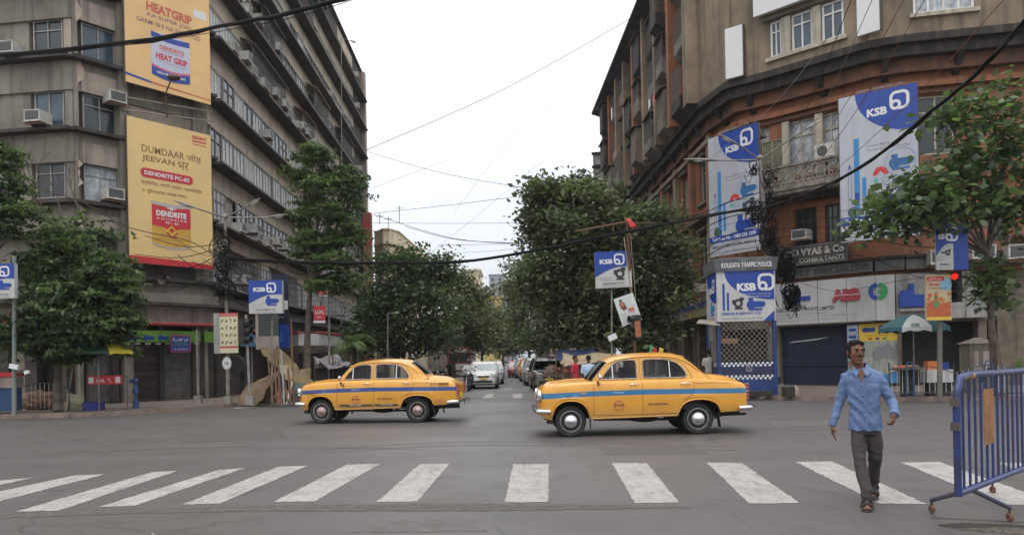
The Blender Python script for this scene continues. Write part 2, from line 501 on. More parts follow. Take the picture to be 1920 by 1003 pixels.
def paint_mat(name,wear,base=(0.60,0.59,0.56)):
 m=bpy.data.materials.new(name);m.use_nodes=True
 t=m.node_tree;N=t.nodes;L=t.links;bs=N['Principled BSDF']
 g=N.new('ShaderNodeNewGeometry')
 def no(sc,det,sx=None):
  n=N.new('ShaderNodeTexNoise');n.inputs['Scale'].default_value=sc;n.inputs['Detail'].default_value=det;n.inputs['Roughness'].default_value=0.7
  if sx:
   mp=N.new('ShaderNodeMapping');mp.inputs['Scale'].default_value=sx;L.new(g.outputs['Position'],mp.inputs[0]);L.new(mp.outputs[0],n.inputs['Vector'])
  else:L.new(g.outputs['Position'],n.inputs['Vector'])
  return n.outputs['Fac']
 def mr(x,a,b,c,d):
  n=N.new('ShaderNodeMapRange');n.inputs[1].default_value=a;n.inputs[2].default_value=b;n.inputs[3].default_value=c;n.inputs[4].default_value=d
  L.new(x,n.inputs[0]);return n.outputs[0]
 def mix(f,a,b):
  n=N.new('ShaderNodeMix');n.data_type='RGBA';L.new(f,n.inputs[0])
  for k,q in((6,a),(7,b)):
   if isinstance(q,tuple):n.inputs[k].default_value=q+(1,)
   else:L.new(q,n.inputs[k])
  return n.outputs[2]
 c=mix(mr(no(2.2,6),0.3,0.75,0,1),base,tuple(x*0.72 for x in base))
 c=mix(mr(no(26,6),0.62-wear,0.74-wear,0,0.9),c,(0.13,0.125,0.12))
 c=mix(mr(no(8,5,(1,0.25,1)),0.6-wear,0.78-wear,0,0.75),c,(0.17,0.16,0.15))
 c=mix(mr(no(0.9,6),0.52,0.7,0,0.4),c,(0.15,0.142,0.132))
 c=mix(mr(no(3.2,7,(1,0.4,1)),0.64-wear,0.76-wear,0,0.55),c,(0.12,0.114,0.106))
 L.new(c,bs.inputs['Base Color']);bs.inputs['Roughness'].default_value=0.75
 bp=N.new('ShaderNodeBump');bp.inputs['Strength'].default_value=0.3;bp.inputs['Distance'].default_value=0.008
 L.new(no(60,3),bp.inputs['Height']);L.new(bp.outputs[0],bs.inputs['Normal'])
 return m
PAINT=paint_mat('road_paint',0.09,(0.37,0.36,0.34))
PAINTW=paint_mat('road_paint_worn',0.09,(0.36,0.35,0.33))
PAVE=mat('pavement_dusty',(0.17,0.135,0.11),(0.1,0.082,0.07),0.9,1.6,bump=0.5,bscale=20)
KERB=mat('kerb_stone',(0.23,0.17,0.14),(0.13,0.095,0.08),0.85,3.5,bump=0.4,bscale=18)
mb=MB()
# near part finely gridded, far part wide
xs=[-600,-120,-40,-20,-10,0,10,20,40,120,600];ys=[-200,-40,-10,0,10,20,40,80,160,320,900]
vs=[(x,y,0)for y in ys for x in xs];nx=len(xs)
mb.add(vs,[(j*nx+i,j*nx+i+1,(j+1)*nx+i+1,(j+1)*nx+i)for j in range(len(ys)-1)for i in range(nx-1)])
road=mb.build('road',ASPH);tag(road,kind='structure')
def wobble(pts,amp,seg=0.12,seed=0):
 out=[];r=random.Random(seed)
 n=len(pts)
 for i in range(n):
  a=Vector(pts[i]);b=Vector(pts[(i+1)%n]);L_=(b-a).length;k=max(1,int(L_/seg))
  nn=Vector((-(b-a).y,(b-a).x,0)).normalized()
  for j in range(k):
   q=a.lerp(b,j/k)
   if j:q=q+nn*r.uniform(-amp,amp)
   out.append(q)
 return out
def sheet(name,pts,z,m,parent=None):
 """flat irregular polygon on the ground, triangulated"""
 bm=bmesh.new();vv=[bm.verts.new((p[0],p[1],z))for p in pts]
 f=bm.faces.new(vv)
 if f.normal.z<0:f.normal_flip()
 bmesh.ops.triangulate(bm,faces=[f])
 me=bpy.data.meshes.new(name);bm.normal_update();bm.to_mesh(me);bm.free()
 me.materials.append(m)
 return link(name,me,parent)
stripes=[(-200,905,-110,903,-240,930,-330,935),(-30,903,66,895,-60,922,-175,930),(140,891,198,889,-90,962,-190,962),(285,885,335,882,110,957,30,959),(410,881,460,877,253,948,183,951),(522,875,577,873,412,944,342,946),(650,871,714,869,590,940,513,941),(787,870,844,869,782,940,706,941),(962,870,1029,870,1028,941,946,942),(1147,868,1213,868,1274,942,1190,943),(1325,867,1391,868,1500,943,1404,944),(1492,866,1560,865,1738,945,1648,944),(1690,867,1762,866,1990,947,1880,946),(1870,868,1950,868,2230,950,2110,950)]
for i,q in enumerate(stripes):
 pts=[G(q[k],q[k+1])for k in(0,2,4,6)]
 pts=wobble(pts,0.012,0.05,i)
 sheet('crosswalk_stripe',pts,0.004,PAINT,road)
for q in((915,738,926,738,922,746,903,746),(963,738,979,738,977,746,960,746),(945,727,960,727,960,729.5,943,729.5),(985,727.5,1003,727.5,1004,729.5,986,729.5)):
 sheet('crosswalk_stripe',wobble([G(q[k],q[k+1])for k in(0,2,4,6)],0.03,0.5,5),0.004,PAINTW,road)
 # thin worn lines near the kerbs
sheet('edge_line',wobble([G(640,748),G(440,764),G(440,766),G(640,750)],0.02,0.3,3),0.004,PAINTW,road)
# patched joint running below the crossing, crack and broken hole at lower right
GRAV=mat('exposed_gravel',(0.15,0.12,0.09),(0.055,0.05,0.045),0.95,22,bump=1.0,bscale=60,contrast=(0.4,0.6))
GRAV2=mat('patched_tar',(0.062,0.057,0.055),(0.12,0.105,0.09),0.95,9,bump=0.8,bscale=60,contrast=(0.35,0.65))
top=[(-300,975),(0,961),(250,953),(520,947),(800,943.5),(960,944.5),(1120,945.5),(1300,949)]
bot=[(1300,952),(1120,954.5),(960,957),(800,957.5),(520,958),(250,962),(0,972),(-300,990)]
sheet('patched_strip',wobble([G(*p)for p in top+bot],0.022,0.06,11),0.003,GRAV2,road)
sheet('crack',wobble([G(1745,969),G(1850,974),G(1960,979),(G(1960,981.5)),G(1850,976),G(1745,970.5)],0.008,0.04,4),0.003,IRON,road)
sheet('pothole',wobble([G(1758,984),G(1800,981),G(1960,988),G(2100,996),G(2100,1012),G(1900,1001),G(1800,993)],0.02,0.05,8),0.003,GRAV,road)
sheet('pothole_edge',wobble([G(1757,984.5),G(1800,980),G(1960,986),G(2100,993),G(2100,997),G(1960,990),G(1850,988),G(1790,989)],0.012,0.04,9),0.006,mat('broken_tar',(0.02,0.017,0.015),(0.04,0.03,0.025),0.9,20),road)
PATM=mat('tar_patch_old',(0.062,0.057,0.054),(0.085,0.078,0.073),0.6,5,bump=0.6,bscale=70)
PATL=mat('tar_patch_pale',(0.115,0.106,0.10),(0.085,0.078,0.073),0.65,5,bump=0.6,bscale=70)
for i_,(q_,m_)in enumerate((([(330,812),(520,806),(545,822),(340,830)],PATM),([(1120,838),(1300,834),(1330,850),(1135,853)],PATM),([(690,975),(905,972),(915,996),(660,998)],PATL),([(1440,790),(1560,788),(1575,797),(1450,800)],PATL))):
 sheet('tar_patch',wobble([G(*p_)for p_ in q_],0.03,0.12,40+i_),0.0025,m_,road)
TYM=mat('tyre_mark_rubber',(0.055,0.051,0.049),(0.085,0.079,0.075),0.55,3,contrast=(0.4,0.6))
for i_,(a_,b_,c_)in enumerate((((560,845),(900,828),(1400,838)),((540,852),(900,834),(1420,845)),((100,850),(420,838),(800,842)))):
 ps_=spline([G(*a_),G(*b_),G(*c_)],14);n_=len(ps_)
 w_=[0.05*math.sin(math.pi*(k_+.3)/n_)+.005 for k_ in range(n_)]
 MB().add([(p_.x,p_.y-w_[k_],.0022)for k_,p_ in enumerate(ps_)]+[(p_.x,p_.y+w_[k_],.0022)for k_,p_ in enumerate(ps_)],[(k_,k_+1,n_+k_+1,n_+k_)for k_ in range(n_-1)]).build('tyre_mark',TYM,road)
 # small litter and stone chips
mb=MB()
for i in range(150):
 x=RND.uniform(-12,12);y=RND.uniform(4.3,24);s=RND.uniform(0.006,0.018)
 mb.ell((x,y,s*0.3),(s,s*RND.uniform(0.5,1),s*0.5),5,3)
tag(mb.build('road_grit',mat('pale_chips',(0.36,0.34,0.3),(0.2,0.17,0.14),0.9,2)),'small pale chips and litter scattered on the asphalt','litter',kind='stuff')
KH=0.13
def pavement(name,kerb_pts,back_pts,first_stone=0):
 """kerb_pts along the road edge in order; back_pts closes the area behind"""
 kp=[Vector((p[0],p[1],0))for p in kerb_pts]
 o=sheet(name,[(p.x,p.y)for p in kp]+[(p[0],p[1])for p in back_pts],KH,PAVE)
 tag(o,kind='structure')
 # kerb stones, each its own piece, laid along the edge
 d=0;acc=[]
 for a,b in zip(kp[:-1],kp[1:]):
  L_=(b-a).length;n=max(1,round(L_/1.1));dirv=(b-a).normalized();nn=Vector((-dirv.y,dirv.x,0))
  for j in range(n):
   c=(a+b)/2
   q0=a.lerp(b,j/n)+dirv*0.008;q1=a.lerp(b,(j+1)/n)-dirv*0.008
   if q0.y>75:continue
   mb=MB();h=KH+0.008+RND.uniform(-0.008,0.01);w=0.17;off=RND.uniform(-0.012,0.012)
   e=nn*off
   mb.hexa([q0-nn*0.02+e,q1-nn*0.02+e,q1+nn*w+e,q0+nn*w+e]+[v+Z*h for v in(q0+e,q1+e,q1+nn*w+e,q0+nn*w+e)])
   mb.build('kerb_stone',KERB,o)
  m2=MB().hexa([a-nn*-0.01,b+nn*0.01,b+nn*0.2,a+nn*0.2]+[v+Z*(KH-0.003)for v in(a+nn*0.01,b+nn*0.01,b+nn*0.2,a+nn*0.2)])
  m2.build('kerb_backing',PAVE,o)
 return o
kl=[(-60,15.5),(-34,20.5)]+[tuple(G(*p).xy)for p in((0,785),(130,783),(270,776),(400,766),(500,757),(560,752),(612,745))]
kl+=[(-6.9,37),(-6.4,50),(-6.2,90),(-6,160)]
pavement_l=pavement('pavement',kl,[(-70,160),(-70,15.5)])
kr=[tuple(G(*p).xy)for p in((1930,752.5),(1820,752.5),(1700,752),(1560,751),(1450,749),(1370,746),(1290,738),(1225,728))]
kr=[(60,20.0),(26,22.3)]+kr+[(6.6,44),(6.3,55),(6.1,90),(6,160)]
pavement_r=pavement('pavement',kr[::-1],[(70,20),(70,160)])
# ================================================================== LEFT APARTMENT BUILDING
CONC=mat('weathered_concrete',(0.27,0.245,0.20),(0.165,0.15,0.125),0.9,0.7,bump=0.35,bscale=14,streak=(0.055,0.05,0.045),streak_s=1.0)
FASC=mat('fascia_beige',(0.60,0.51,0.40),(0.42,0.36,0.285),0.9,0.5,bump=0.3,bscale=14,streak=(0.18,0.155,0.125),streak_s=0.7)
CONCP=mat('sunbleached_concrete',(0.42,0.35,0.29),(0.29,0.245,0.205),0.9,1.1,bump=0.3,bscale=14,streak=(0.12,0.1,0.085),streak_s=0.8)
CONCD=mat('shaded_sooty_concrete',(0.07,0.062,0.054),(0.035,0.031,0.028),0.95,1.3,bump=0.35,bscale=16,streak=(0.03,0.028,0.026),streak_s=1.3)  # dark tone carries the ledges' soffit shade as well as grime
GL_D=mat('window_pane_dark',(0.035,0.045,0.05),(0.02,0.025,0.028),0.12,1.0,spec=0.6)
GL_B=mat('window_pane_blue',(0.06,0.10,0.13),(0.035,0.055,0.075),0.15,1.5,spec=0.6)
GL_W=mat('window_pane_curtain',(0.74,0.76,0.76),(0.46,0.48,0.49),0.35,5.0,streak=(0.16,0.16,0.17),streak_s=4)
GL_G=mat('window_pane_frosted',(0.50,0.53,0.55),(0.2,0.22,0.24),0.3,3.0,streak=(0.08,0.09,0.1),streak_s=4)
FR_G=mat('window_frame_grey',(0.38,0.37,0.35),(0.24,0.23,0.22),0.6,5)
FR_W=mat('window_frame_white',(0.62,0.6,0.55),(0.42,0.4,0.36),0.6,5)
ACW=mat('ac_casing',(0.58,0.57,0.53),(0.36,0.35,0.32),0.55,4,streak=(0.2,0.16,0.12),streak_s=4)
ACD=mat('ac_grille',(0.09,0.09,0.09),(0.05,0.05,0.05),0.6,12)
def window_proto(w,h,bars,pane,frm,trans=0.0,fw=0.045,depth=0.07):
 """meshes in local axes: x along, -y outwards, z up; returns (frame, pane) meshes"""
 mb=MB();d=depth
 mb.box(0,w,-d,0.03,0,fw);mb.box(0,w,-d,0.03,h-fw,h)
 mb.box(0,fw,-d+0.002,0.028,fw,h-fw);mb.box(w-fw,w,-d+0.002,0.028,fw,h-fw)
 n=bars
 for i in range(1,n):
  x=w*i/n;mb.box(x-fw*0.4,x+fw*0.4,-d*0.85,0.02,fw,h-fw)
 if trans:mb.box(fw,w-fw,-d*0.9,0.022,h*trans-fw*0.4,h*trans+fw*0.4)
 f=mb.mesh('window',frm)
 p=MB().box(fw*0.5,w-fw*0.5,-0.012,0.0,fw*0.5,h-fw*0.5).mesh('pane',pane)
 return f,p
def put_window(proto,parent,fr,a,b,n,name='window'):
 f=link(name,proto[0],parent,fr.mat(a,b,n))
 link('pane',proto[1],f)
 return f
def apt_face(parent,A,B,zled,headh,top,rec,led,e0=0,e1=0):
 fr=face(A,B);L=fr.L
 for k,z in enumerate(zled):
  nxt=zled[k+1]if k+1<len(zled)else top
  # sill ledge slab
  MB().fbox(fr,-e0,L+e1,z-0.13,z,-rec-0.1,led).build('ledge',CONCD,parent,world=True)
  if L>30:MB().fbox(fr,-e0,L+e1,z-0.09,z-0.01,led+.002,led+.02).build('ledge_edge',CONC,parent,world=True)
  MB().fbox(fr,0,L,z+headh,nxt-0.134,-rec-0.1,0.0).build('spandrel',FASC if fr.L>30 else CONC,parent,world=True)
 return fr
apt=thing('apartment_building','tall soot-stained concrete apartment block with long ledges, window bands and yellow hoardings on its corner','building',(-15,30,0))
hP4=33.0
P4=Vector((P(396,600,hP4).x,hP4));P1=Vector((P(143,600,28.6).x,28.6));P5=Vector((P(683,600,73.0).x,73.0));P0=Vector((P1.x-26,P1.y+3.6))
ZL=[5.21+2.76*k for k in range(9)]
TOP=30.0;HEAD=1.5
ZL2=[5.03+2.76*k for k in range(9)];HEAD2=1.72
FLL=apt_face(apt,P4,P5,ZL2,HEAD2,TOP,0.3,0.7,0.1,0.1)
FLC=apt_face(apt,P1,P4,ZL,HEAD,TOP,0.3,0.42,0.1,0.25)
FLW=apt_face(apt,P0,P1,ZL,HEAD,TOP,0.3,0.42,0.0,0.1)
for fr in(FLL,FLC,FLW):
 MB().fbox(fr,0.02,fr.L-0.02,0.1,TOP-0.05,-1.6,-0.5).build('wall',CONCD if fr is FLL else CONC,apt,world=True)
 MB().fbox(fr,-0.1,fr.L+0.1,TOP,TOP+0.14,-1.5,0.25).build('roof_slab',CONCD,apt,world=True)
core=MB().hexa([(P0.x,P0.y+1.4,0),(P1.x-0.3,P1.y+1.5,0),(P4.x-1.0,P4.y+1.0,0),(P4.x-1.0,75,0),(P0.x,P0.y+1.4,TOP-0.1),(P1.x-0.3,P1.y+1.5,TOP-0.1),(P4.x-1.0,P4.y+1.0,TOP-0.1),(P4.x-1.0,75,TOP-0.1)])
core.build('inner_wall',CONCD,apt,world=True)
# end pier of the long facade
MB().fbox(FLL,FLL.L-0.05,FLL.L+0.75,0,TOP,-2.5,0.5).build('pier',CONCP,apt,world=True)
# vertical piers of the corner
for px0,px1,nn in((222,238,0.3),(143,150,0.05)):
 a0=FLC.hit(px0,400)[0];a1=FLC.hit(px1,400)[0]
 MB().fbox(FLC,a0,a1,0,TOP-0.02,-0.6,nn).build('pier',CONC,apt,world=True)
MB().fbox(FLC,FLC.L-0.7,FLC.L-0.03,0.0,TOP-0.03,-0.6,0.06).build('pier',CONC,apt,world=True)
# long facade windows
protos=[]
for pane,frm,bars,tr in((GL_W,FR_G,3,0),(GL_G,FR_G,3,0.7),(GL_D,FR_G,2,0.7),(GL_W,FR_W,4,0),(GL_B,FR_G,2,0),(GL_G,FR_W,4,0)):
 protos.append(window_proto(1.5,HEAD2,bars,pane,frm,tr))
rr=random.Random(3)
for k,z in enumerate(ZL2):
 a=0.4;run=rr.randrange(6)
 while a+1.6<FLL.L-0.1:
  if rr.random()<0.45:run=rr.choice([0,0,0,1,2,2,3,4,5,3])
  if rr.random()<0.10:
   MB().fbox(FLL,a+0.02,a+1.48,z,z+HEAD2,-0.5,-0.12+rr.uniform(-0.05,0.1)).build('infill_panel',rr.choice([CONC,CONCP,CONC]),apt,world=True)
  else:
   put_window(protos[run],apt,FLL,a,z+0.004,-0.10+(0.10 if rr.random()<0.25 else 0))
  a+=1.56
  # the cages and lean-to awnings that tenants added
CAGE=mat('cage_iron',(0.16,0.15,0.14),(0.08,0.07,0.065),0.7,6)
AWG=mat('awning_green',(0.02,0.24,0.17),(0.02,0.17,0.12),0.6,4)
AWY=mat('awning_cream',(0.44,0.35,0.2),(0.3,0.24,0.15),0.8,3)
AWR=mat('awning_redbrown',(0.25,0.12,0.08),(0.15,0.08,0.06),0.8,3)
TIN=mat('tin_sheet_grey',(0.2,0.18,0.165),(0.1,0.09,0.085),0.6,4,metal=0.3,streak=(0.12,0.07,0.04))
def cage(fr,a0,a1,z0,z1,n1,parent,roof=None):
 mb=MB()
 n=max(3,int((a1-a0)/0.16))
 for i in range(n+1):
  a=a0+(a1-a0)*i/n;mb.fbox(fr,a-0.012,a+0.012,z0,z1,n1-0.012,n1+0.012)
 for i in range(4):
  z=z0+(z1-z0)*i/3;mb.fbox(fr,a0,a1,z-0.015,z+0.015,n1-0.016,n1+0.016)
  for a in(a0,a1):mb.fbox(fr,a-0.015,a+0.015,z-0.014,z+0.014,0.0,n1-0.02)
 mb.build('window_cage',CAGE,parent,world=True)
 if roof:
  mb=MB();mb.hexa([fr(a0-.1,z1-.12,n1+.2),fr(a1+.1,z1-.12,n1+.2),fr(a1+.1,z1+.22,0),fr(a0-.1,z1+.22,0),fr(a0-.1,z1-.09,n1+.2),fr(a1+.1,z1-.09,n1+.2),fr(a1+.1,z1+.25,0),fr(a0-.1,z1+.25,0)])
  mb.build('awning',roof,parent,world=True)
def lfa(px,py,n=0.0):return FLL.hit(px,py,n)
for(x0,x1,py,k,roof)in((540,575,150,7,AWG),(575,602,220,5,AWY),(475,515,215,5,TIN),(490,520,50,7,AWY),(500,530,90,7,None),(552,575,260,4,AWR),(600,620,120,8,TIN),(628,648,260,5,TIN),(425,470,530,0,AWR),(455,520,250,4,TIN),(560,600,520,1,TIN),(505,540,500,0,AWR)):
 a0=lfa(x0,py)[0];a1=lfa(x1,py)[0]
 z=ZL2[k]
 cage(FLL,a0,a1,z+0.02,z+HEAD2+0.05,0.55,apt,roof)
 # corner windows
w_a=window_proto(1.25,1.36,2,GL_B,FR_G);w_b=window_proto(1.25,1.36,2,GL_D,FR_G,0.7);w_c=window_proto(1.25,1.36,2,GL_G,FR_G,0.72)
for k,z in enumerate(ZL[1:7]):
 a0=FLC.hit(160,300)[0];s=1.0
 put_window((w_c,w_b,w_a)[k%3],apt,FLC,a0,z+0.12,-0.2)
 MB().fbox(FLC,a0+1.27,a0+1.33,z+0.02,z+1.5,-0.3,0.0).build('mullion',CONC,apt,world=True)
 a1=FLW.hit(62,300)[0]
 put_window((w_b,w_a,w_b)[k%3],apt,FLW,a1,z+0.16,-0.2)
 MB().fbox(FLW,a1-3.3,a1-0.15,z+0.0,z+HEAD,-0.4,-0.1).build('infill_panel',CONC,apt,world=True)
 MB().fbox(FLW,a1+1.35,FLW.L-0.02,z+0.0,z+HEAD,-0.4,-0.06).build('infill_panel',CONCP if k==2 else CONC,apt,world=True)
 if k<5:put_window(w_b,apt,FLW,a1-4.9,z+0.16,-0.2)
 b0=FLC.hit(245,300)[0];b1=FLC.hit(372,300)[0]
 MB().fbox(FLC,b0,b1,z+0.0,z+HEAD,-0.4,-0.08).build('infill_panel',CONCP if k%2 else CONC,apt,world=True)
 # raised frame below the corner window
 q=z-1.25
 MB().fbox(FLC,a0-0.1,a0+1.4,q,q+0.8,-0.02,0.03).build('raised_panel',CONCP,apt,world=True)
 # peeling plaster scars on the corner edge
PLA=mat('bare_plaster',(0.52,0.42,0.34),(0.4,0.33,0.27),0.9,4,bump=0.3)
for z0,z1 in((5.7,7.9),(8.5,9.6),(12.3,13.5),(14.3,15.9)):
 pts=[(FLC.hit(146,300)[0]+rr.uniform(-0.12,0.28)*(1 if t>6 else-0.2),z0+(z1-z0)*(t if t<7 else 13-t)/6)for t in range(13)]
 MB().fpoly(FLC,pts,0.052,0.06).build('plaster_scar',PLA,apt,world=True)
 # letters climbing the facade
RED_L=mat('faded_red_letters',(0.32,0.08,0.05),(0.22,0.09,0.06),0.7,5)
a_,z_=lfa(548,445)
for i in range(11):
 if i!=6:scribble(FLL,a_+i*0.6,ZL2[1]+HEAD2+0.08,0.55,0.55,0.03,RED_L,apt,i,'faded_letter')
 # drain pipes
for px in(455,):
 a_=lfa(px,400)[0]
 MB().tube([FLL(a_,0.2,0.3),FLL(a_,4,0.3)],0.05,8).build('drain_pipe',STEEL,apt,world=True)
for py,py2 in((182,210),(206,228)):
 MB().tube([FLC(*FLC.hit(232,py,.35),.35),FLC(*FLC.hit(398,py2,.35),.35)],0.03,6).build('conduit',CONCP,apt,world=True)
a_=FLC.hit(306,300)[0]
MB().tube([FLC(a_,11.9,.4),FLC(a_,15.0,.4)],0.035,6).build('conduit',IRON,apt,world=True)
# ---- air conditioners (things of their own, all alike)
def ac_proto(label,group,split=False):
 t=thing('air_conditioner',label,'air conditioner',(0,0,0),0,group)
 mb=MB()
 if split:
  mb.box(0,.85,-.3,0,0,.6);mb.build('casing',ACW,t)
  m2=MB();m2.lathe((.33,-.3,.3),(0,-1,0),[(0,.22),(.012,.22),(.012,.19),(.004,.19)],18);m2.lathe((.33,-.3,.3),(0,-1,0),[(.014,.0),(.014,.18),(.0,.19)],16);m2.build('fan_guard',ACD,t)
  m3=MB()
  for i in range(8):
   w=i*math.pi/4;m3.tube([(.33,-.306,.3),(.33+.2*math.cos(w),-.306,.3+.2*math.sin(w))],.006,4)
  m3.build('fan_blades',ACD,t)
 else:
  mb.box(0,.66,-.45,.2,0,.42);mb.box(-.01,.67,-.47,-.45,-.01,.03);mb.box(-.01,.67,-.47,-.45,.4,.43);mb.build('casing',ACW,t)
  m2=MB();m2.box(.05,.61,-.462,-.451,.06,.37);m2.build('grille',ACD,t)
  m3=MB();m3.box(.02,.64,-.4,-.36,-.1,0.0);m3.box(.02,.06,-.4,.2,-.05,-.001);m3.box(.6,.64,-.4,.2,-.05,-.001);m3.build('bracket',RUST,t)
 return t
ac0=ac_proto('small box air conditioner standing on a ledge of the grey apartment block','air conditioners on the grey apartment block')
_first=[True]
def put_ac(fr,a,b,n,label=None,group=None,proto=None,flip=False):
 src=proto or ac0
 if not proto and _first[0]:o=src;_first[0]=False
 elif proto and not proto.get('used'):o=src;o['used']=1
 else:o=dup(src)
 if 'used' in o:pass
 if label:o['label']=label
 if group:o['group']=group
 M=fr.mat(a,b,n)
 o.location=M.to_translation();o.rotation_euler=M.to_euler()
 return o
for k,z in enumerate(ZL2):
 nn=(4,12,4,3,13,4,3,3,2)[k]
 for i in range(nn):
  a=rr.uniform(0.8,FLL.L*(0.9 if k else 0.8))
  if k==4:a=1.5+i*1.35+rr.uniform(-.6,.6)
  if k==1:a=2+i*1.6+rr.uniform(-.7,.7)
  put_ac(FLL,a,z+0.02+(0.35 if rr.random()<.4 else 0),0.34)
put_ac(FLW,*FLW.hit(12,108,.3),.3,"white box air conditioner on the grey block's left wing, highest one near the left edge",'x')
put_ac(FLW,*FLW.hit(62,235,.3),.3,'box air conditioner under the blue window of the grey block left wing','x')
put_ac(FLC,*FLC.hit(196,192,.1),.1,'box air conditioner set in the corner window of the grey block beside the yellow hoardings','x')
put_ac(FLC,*FLC.hit(192,374,.1),.1,'box air conditioner in the corner window just above the feathery tree at left','x')
for o in COL.objects:
 if o.get('group')=='x':del o['group']
 # ---- yellow hoardings
YEL=mat('hoarding_yellow',(0.74,0.53,0.20),(0.66,0.47,0.23),0.5,0.6,bump=0.5,bscale=1.6)
YELO=mat('hoarding_orange',(0.78,0.50,0.20),(0.68,0.43,0.2),0.5,0.6,bump=0.5,bscale=1.6)
def board_on(fr,x0,x1,yt,yb,n,th=0.06):
 a0=fr.hit(x0,(yt+yb)/2,n)[0];a1=fr.hit(x1,(yt+yb)/2,n)[0]
 b1=fr.hit(x0,yt,n)[1];b0=fr.hit(x0,yb,n)[1]
 return a0,a1,b0,b1
n_=0.62
a0,a1,b0,b1=board_on(FLC,240,397,217,491,n_)
W_=a1-a0;H_=b1-b0
hb=thing('hoarding',"lower yellow hoarding with a red and gold tin and DUMDAAR JEEVAN lettering",'billboard',FLC(a0,b0,n_))
MB().fbox(FLC,a0,a1,b0,b1,n_-0.06,n_).build('panel',YEL,hb,world=True)
mb=MB()
for q in(0.12,0.5,0.88):
 mb.fbox(FLC,a0+W_*q-.03,a0+W_*q+.03,b0-.1,b1+.05,n_-.14,n_-.062)
mb.fbox(FLC,a0-.03,a0-.004,b0,b1,n_-.1,n_+.01);mb.fbox(FLC,a1+.004,a1+.03,b0,b1,n_-.1,n_+.01)
mb.build('frame',IRON,hb,world=True)
F_=Fr(FLC(a0,b0,n_),FLC.x)
def X(t):return t*W_
def Y(t):return t*H_
lettering('DUMDAAR',F_,X(.16),Y(.775),X(.50),Y(.05),.006,INKBROWN,hb,.004)
lettering('जोड़',F_,X(.69),Y(.765),X(.18),Y(.065),.006,INKBROWN,hb,.0)
lettering('JEEVAN',F_,X(.16),Y(.705),X(.38),Y(.05),.006,INKBROWN,hb,.012)
lettering('भर',F_,X(.58),Y(.70),X(.13),Y(.058),.006,INKBROWN,hb,.0)
MB().fpoly(F_,rrect(X(.14),X(.76),Y(.60),Y(.665),Y(.03)),.004,.008).build('red_lozenge',INKRED,hb,world=True)
lettering('DENDRITE PC-65',F_,X(.185),Y(.618),X(.53),Y(.03),.012,INKWHITE,hb,.03)
lettering('ইন্টিরিয়র, গাড়ির পার্টস, ল্যামিনেটস',F_,X(.15),Y(.545),X(.72),Y(.035),.006,INKBROWN,hb,.006)
lettering('ও ফুটওয়্যারে কাজে লাগে।',F_,X(.15),Y(.49),X(.53),Y(.035),.006,INKBROWN,hb,.006)
lettering('DENDRITE',F_,X(.76),Y(.945),X(.18),Y(.025),.006,INKRED,hb,.04)
MB().fpoly(F_,[(X(.76),Y(.925)),(X(.94),Y(.925)),(X(.94),Y(.935)),(X(.76),Y(.935))],.004,.006).fpoly(F_,[(X(.76),Y(.905)),(X(.94),Y(.905)),(X(.94),Y(.91)),(X(.76),Y(.91))],.004,.006).build('small_print',INKRED,hb,world=True)
# tin picture: printed flat
def arc_can(x0,x1,y,dip,n=12):
 return[(x0+(x1-x0)*i/n,y-dip*math.sin(math.pi*i/n))for i in range(n+1)]
cx0,cx1=X(.26),X(.72)
body=arc_can(cx0,cx1,Y(.145),Y(.022))+[(cx1,Y(.435)),(cx0,Y(.435))]
MB().fpoly(F_,body,.004,.007).build('tin_gold',mat('tin_gold_print',(0.62,0.36,0.06),(0.5,0.27,0.05),0.5,2),hb,world=True)
red=[(cx0,Y(.275)),(X(.40),Y(.268)),(X(.49),Y(.238)),(X(.58),Y(.268)),(cx1,Y(.275)),(cx1,Y(.42)),(cx0,Y(.42))]
MB().fpoly(F_,red,.008,.01).build('tin_red',INKRED,hb,world=True)
MB().fpoly(F_,arc_can(cx0-.02,cx1+.02,Y(.425),Y(.012))+arc_can(cx0-.02,cx1+.02,Y(.445),Y(.008))[::-1],.011,.013).fpoly(F_,arc_can(cx0,cx1,Y(.14),Y(.022))+arc_can(cx0,cx1,Y(.152),Y(.022))[::-1],.011,.013).build('tin_rim',mat('tin_rim_print',(0.42,0.4,0.38),None,0.4),hb,world=True)
lettering('DENDRITE',F_,X(.31),Y(.345),X(.36),Y(.04),.014,INKWHITE,hb,.045)
lettering('A D H E S I V E',F_,X(.31),Y(.322),X(.36),Y(.012),.014,INKWHITE,hb,.03)
lettering('PC - 65',F_,X(.42),Y(.295),X(.15),Y(.016),.014,INKWHITE,hb,.03)
mb=MB();cx_,cy_=X(.49),Y(.238);r_=X(.065)
mb.ribbon(F_,[(cx_-r_,cy_),(cx_,cy_+r_),(cx_+r_*.8,cy_+r_*.2),(cx_+r_*.1,cy_-r_*.5)],r_*.32,.014,False,0,.017)
mb.build('tin_emblem',INKYEL,hb,world=True)
MB().ribbon(F_,[(cx_-r_*.9,cy_-r_*.05),(cx_,cy_-r_),(cx_+r_*1.0,cy_)],r_*.32,.018,False,0,.02).build('tin_emblem',INKRED,hb,world=True)
mb=MB();mb.fpoly(F_,circ(X(.49),Y(.405),X(.02),12),.014,.016);mb.fpoly(F_,[(X(.42),Y(.41)),(X(.465),Y(.4)),(X(.465),Y(.41))],.014,.016);mb.fpoly(F_,[(X(.56),Y(.41)),(X(.515),Y(.41)),(X(.515),Y(.4))],.014,.016);mb.build('tin_badge',INKWHITE,hb,world=True)
lettering('NET CONTENTS',F_,X(.43),Y(.2),X(.14),Y(.008),.009,INKBROWN,hb);lettering('STRONG RUBBER ADHESIVE FOR ALL',F_,X(.33),Y(.18),X(.32),Y(.008),.009,INKBROWN,hb)
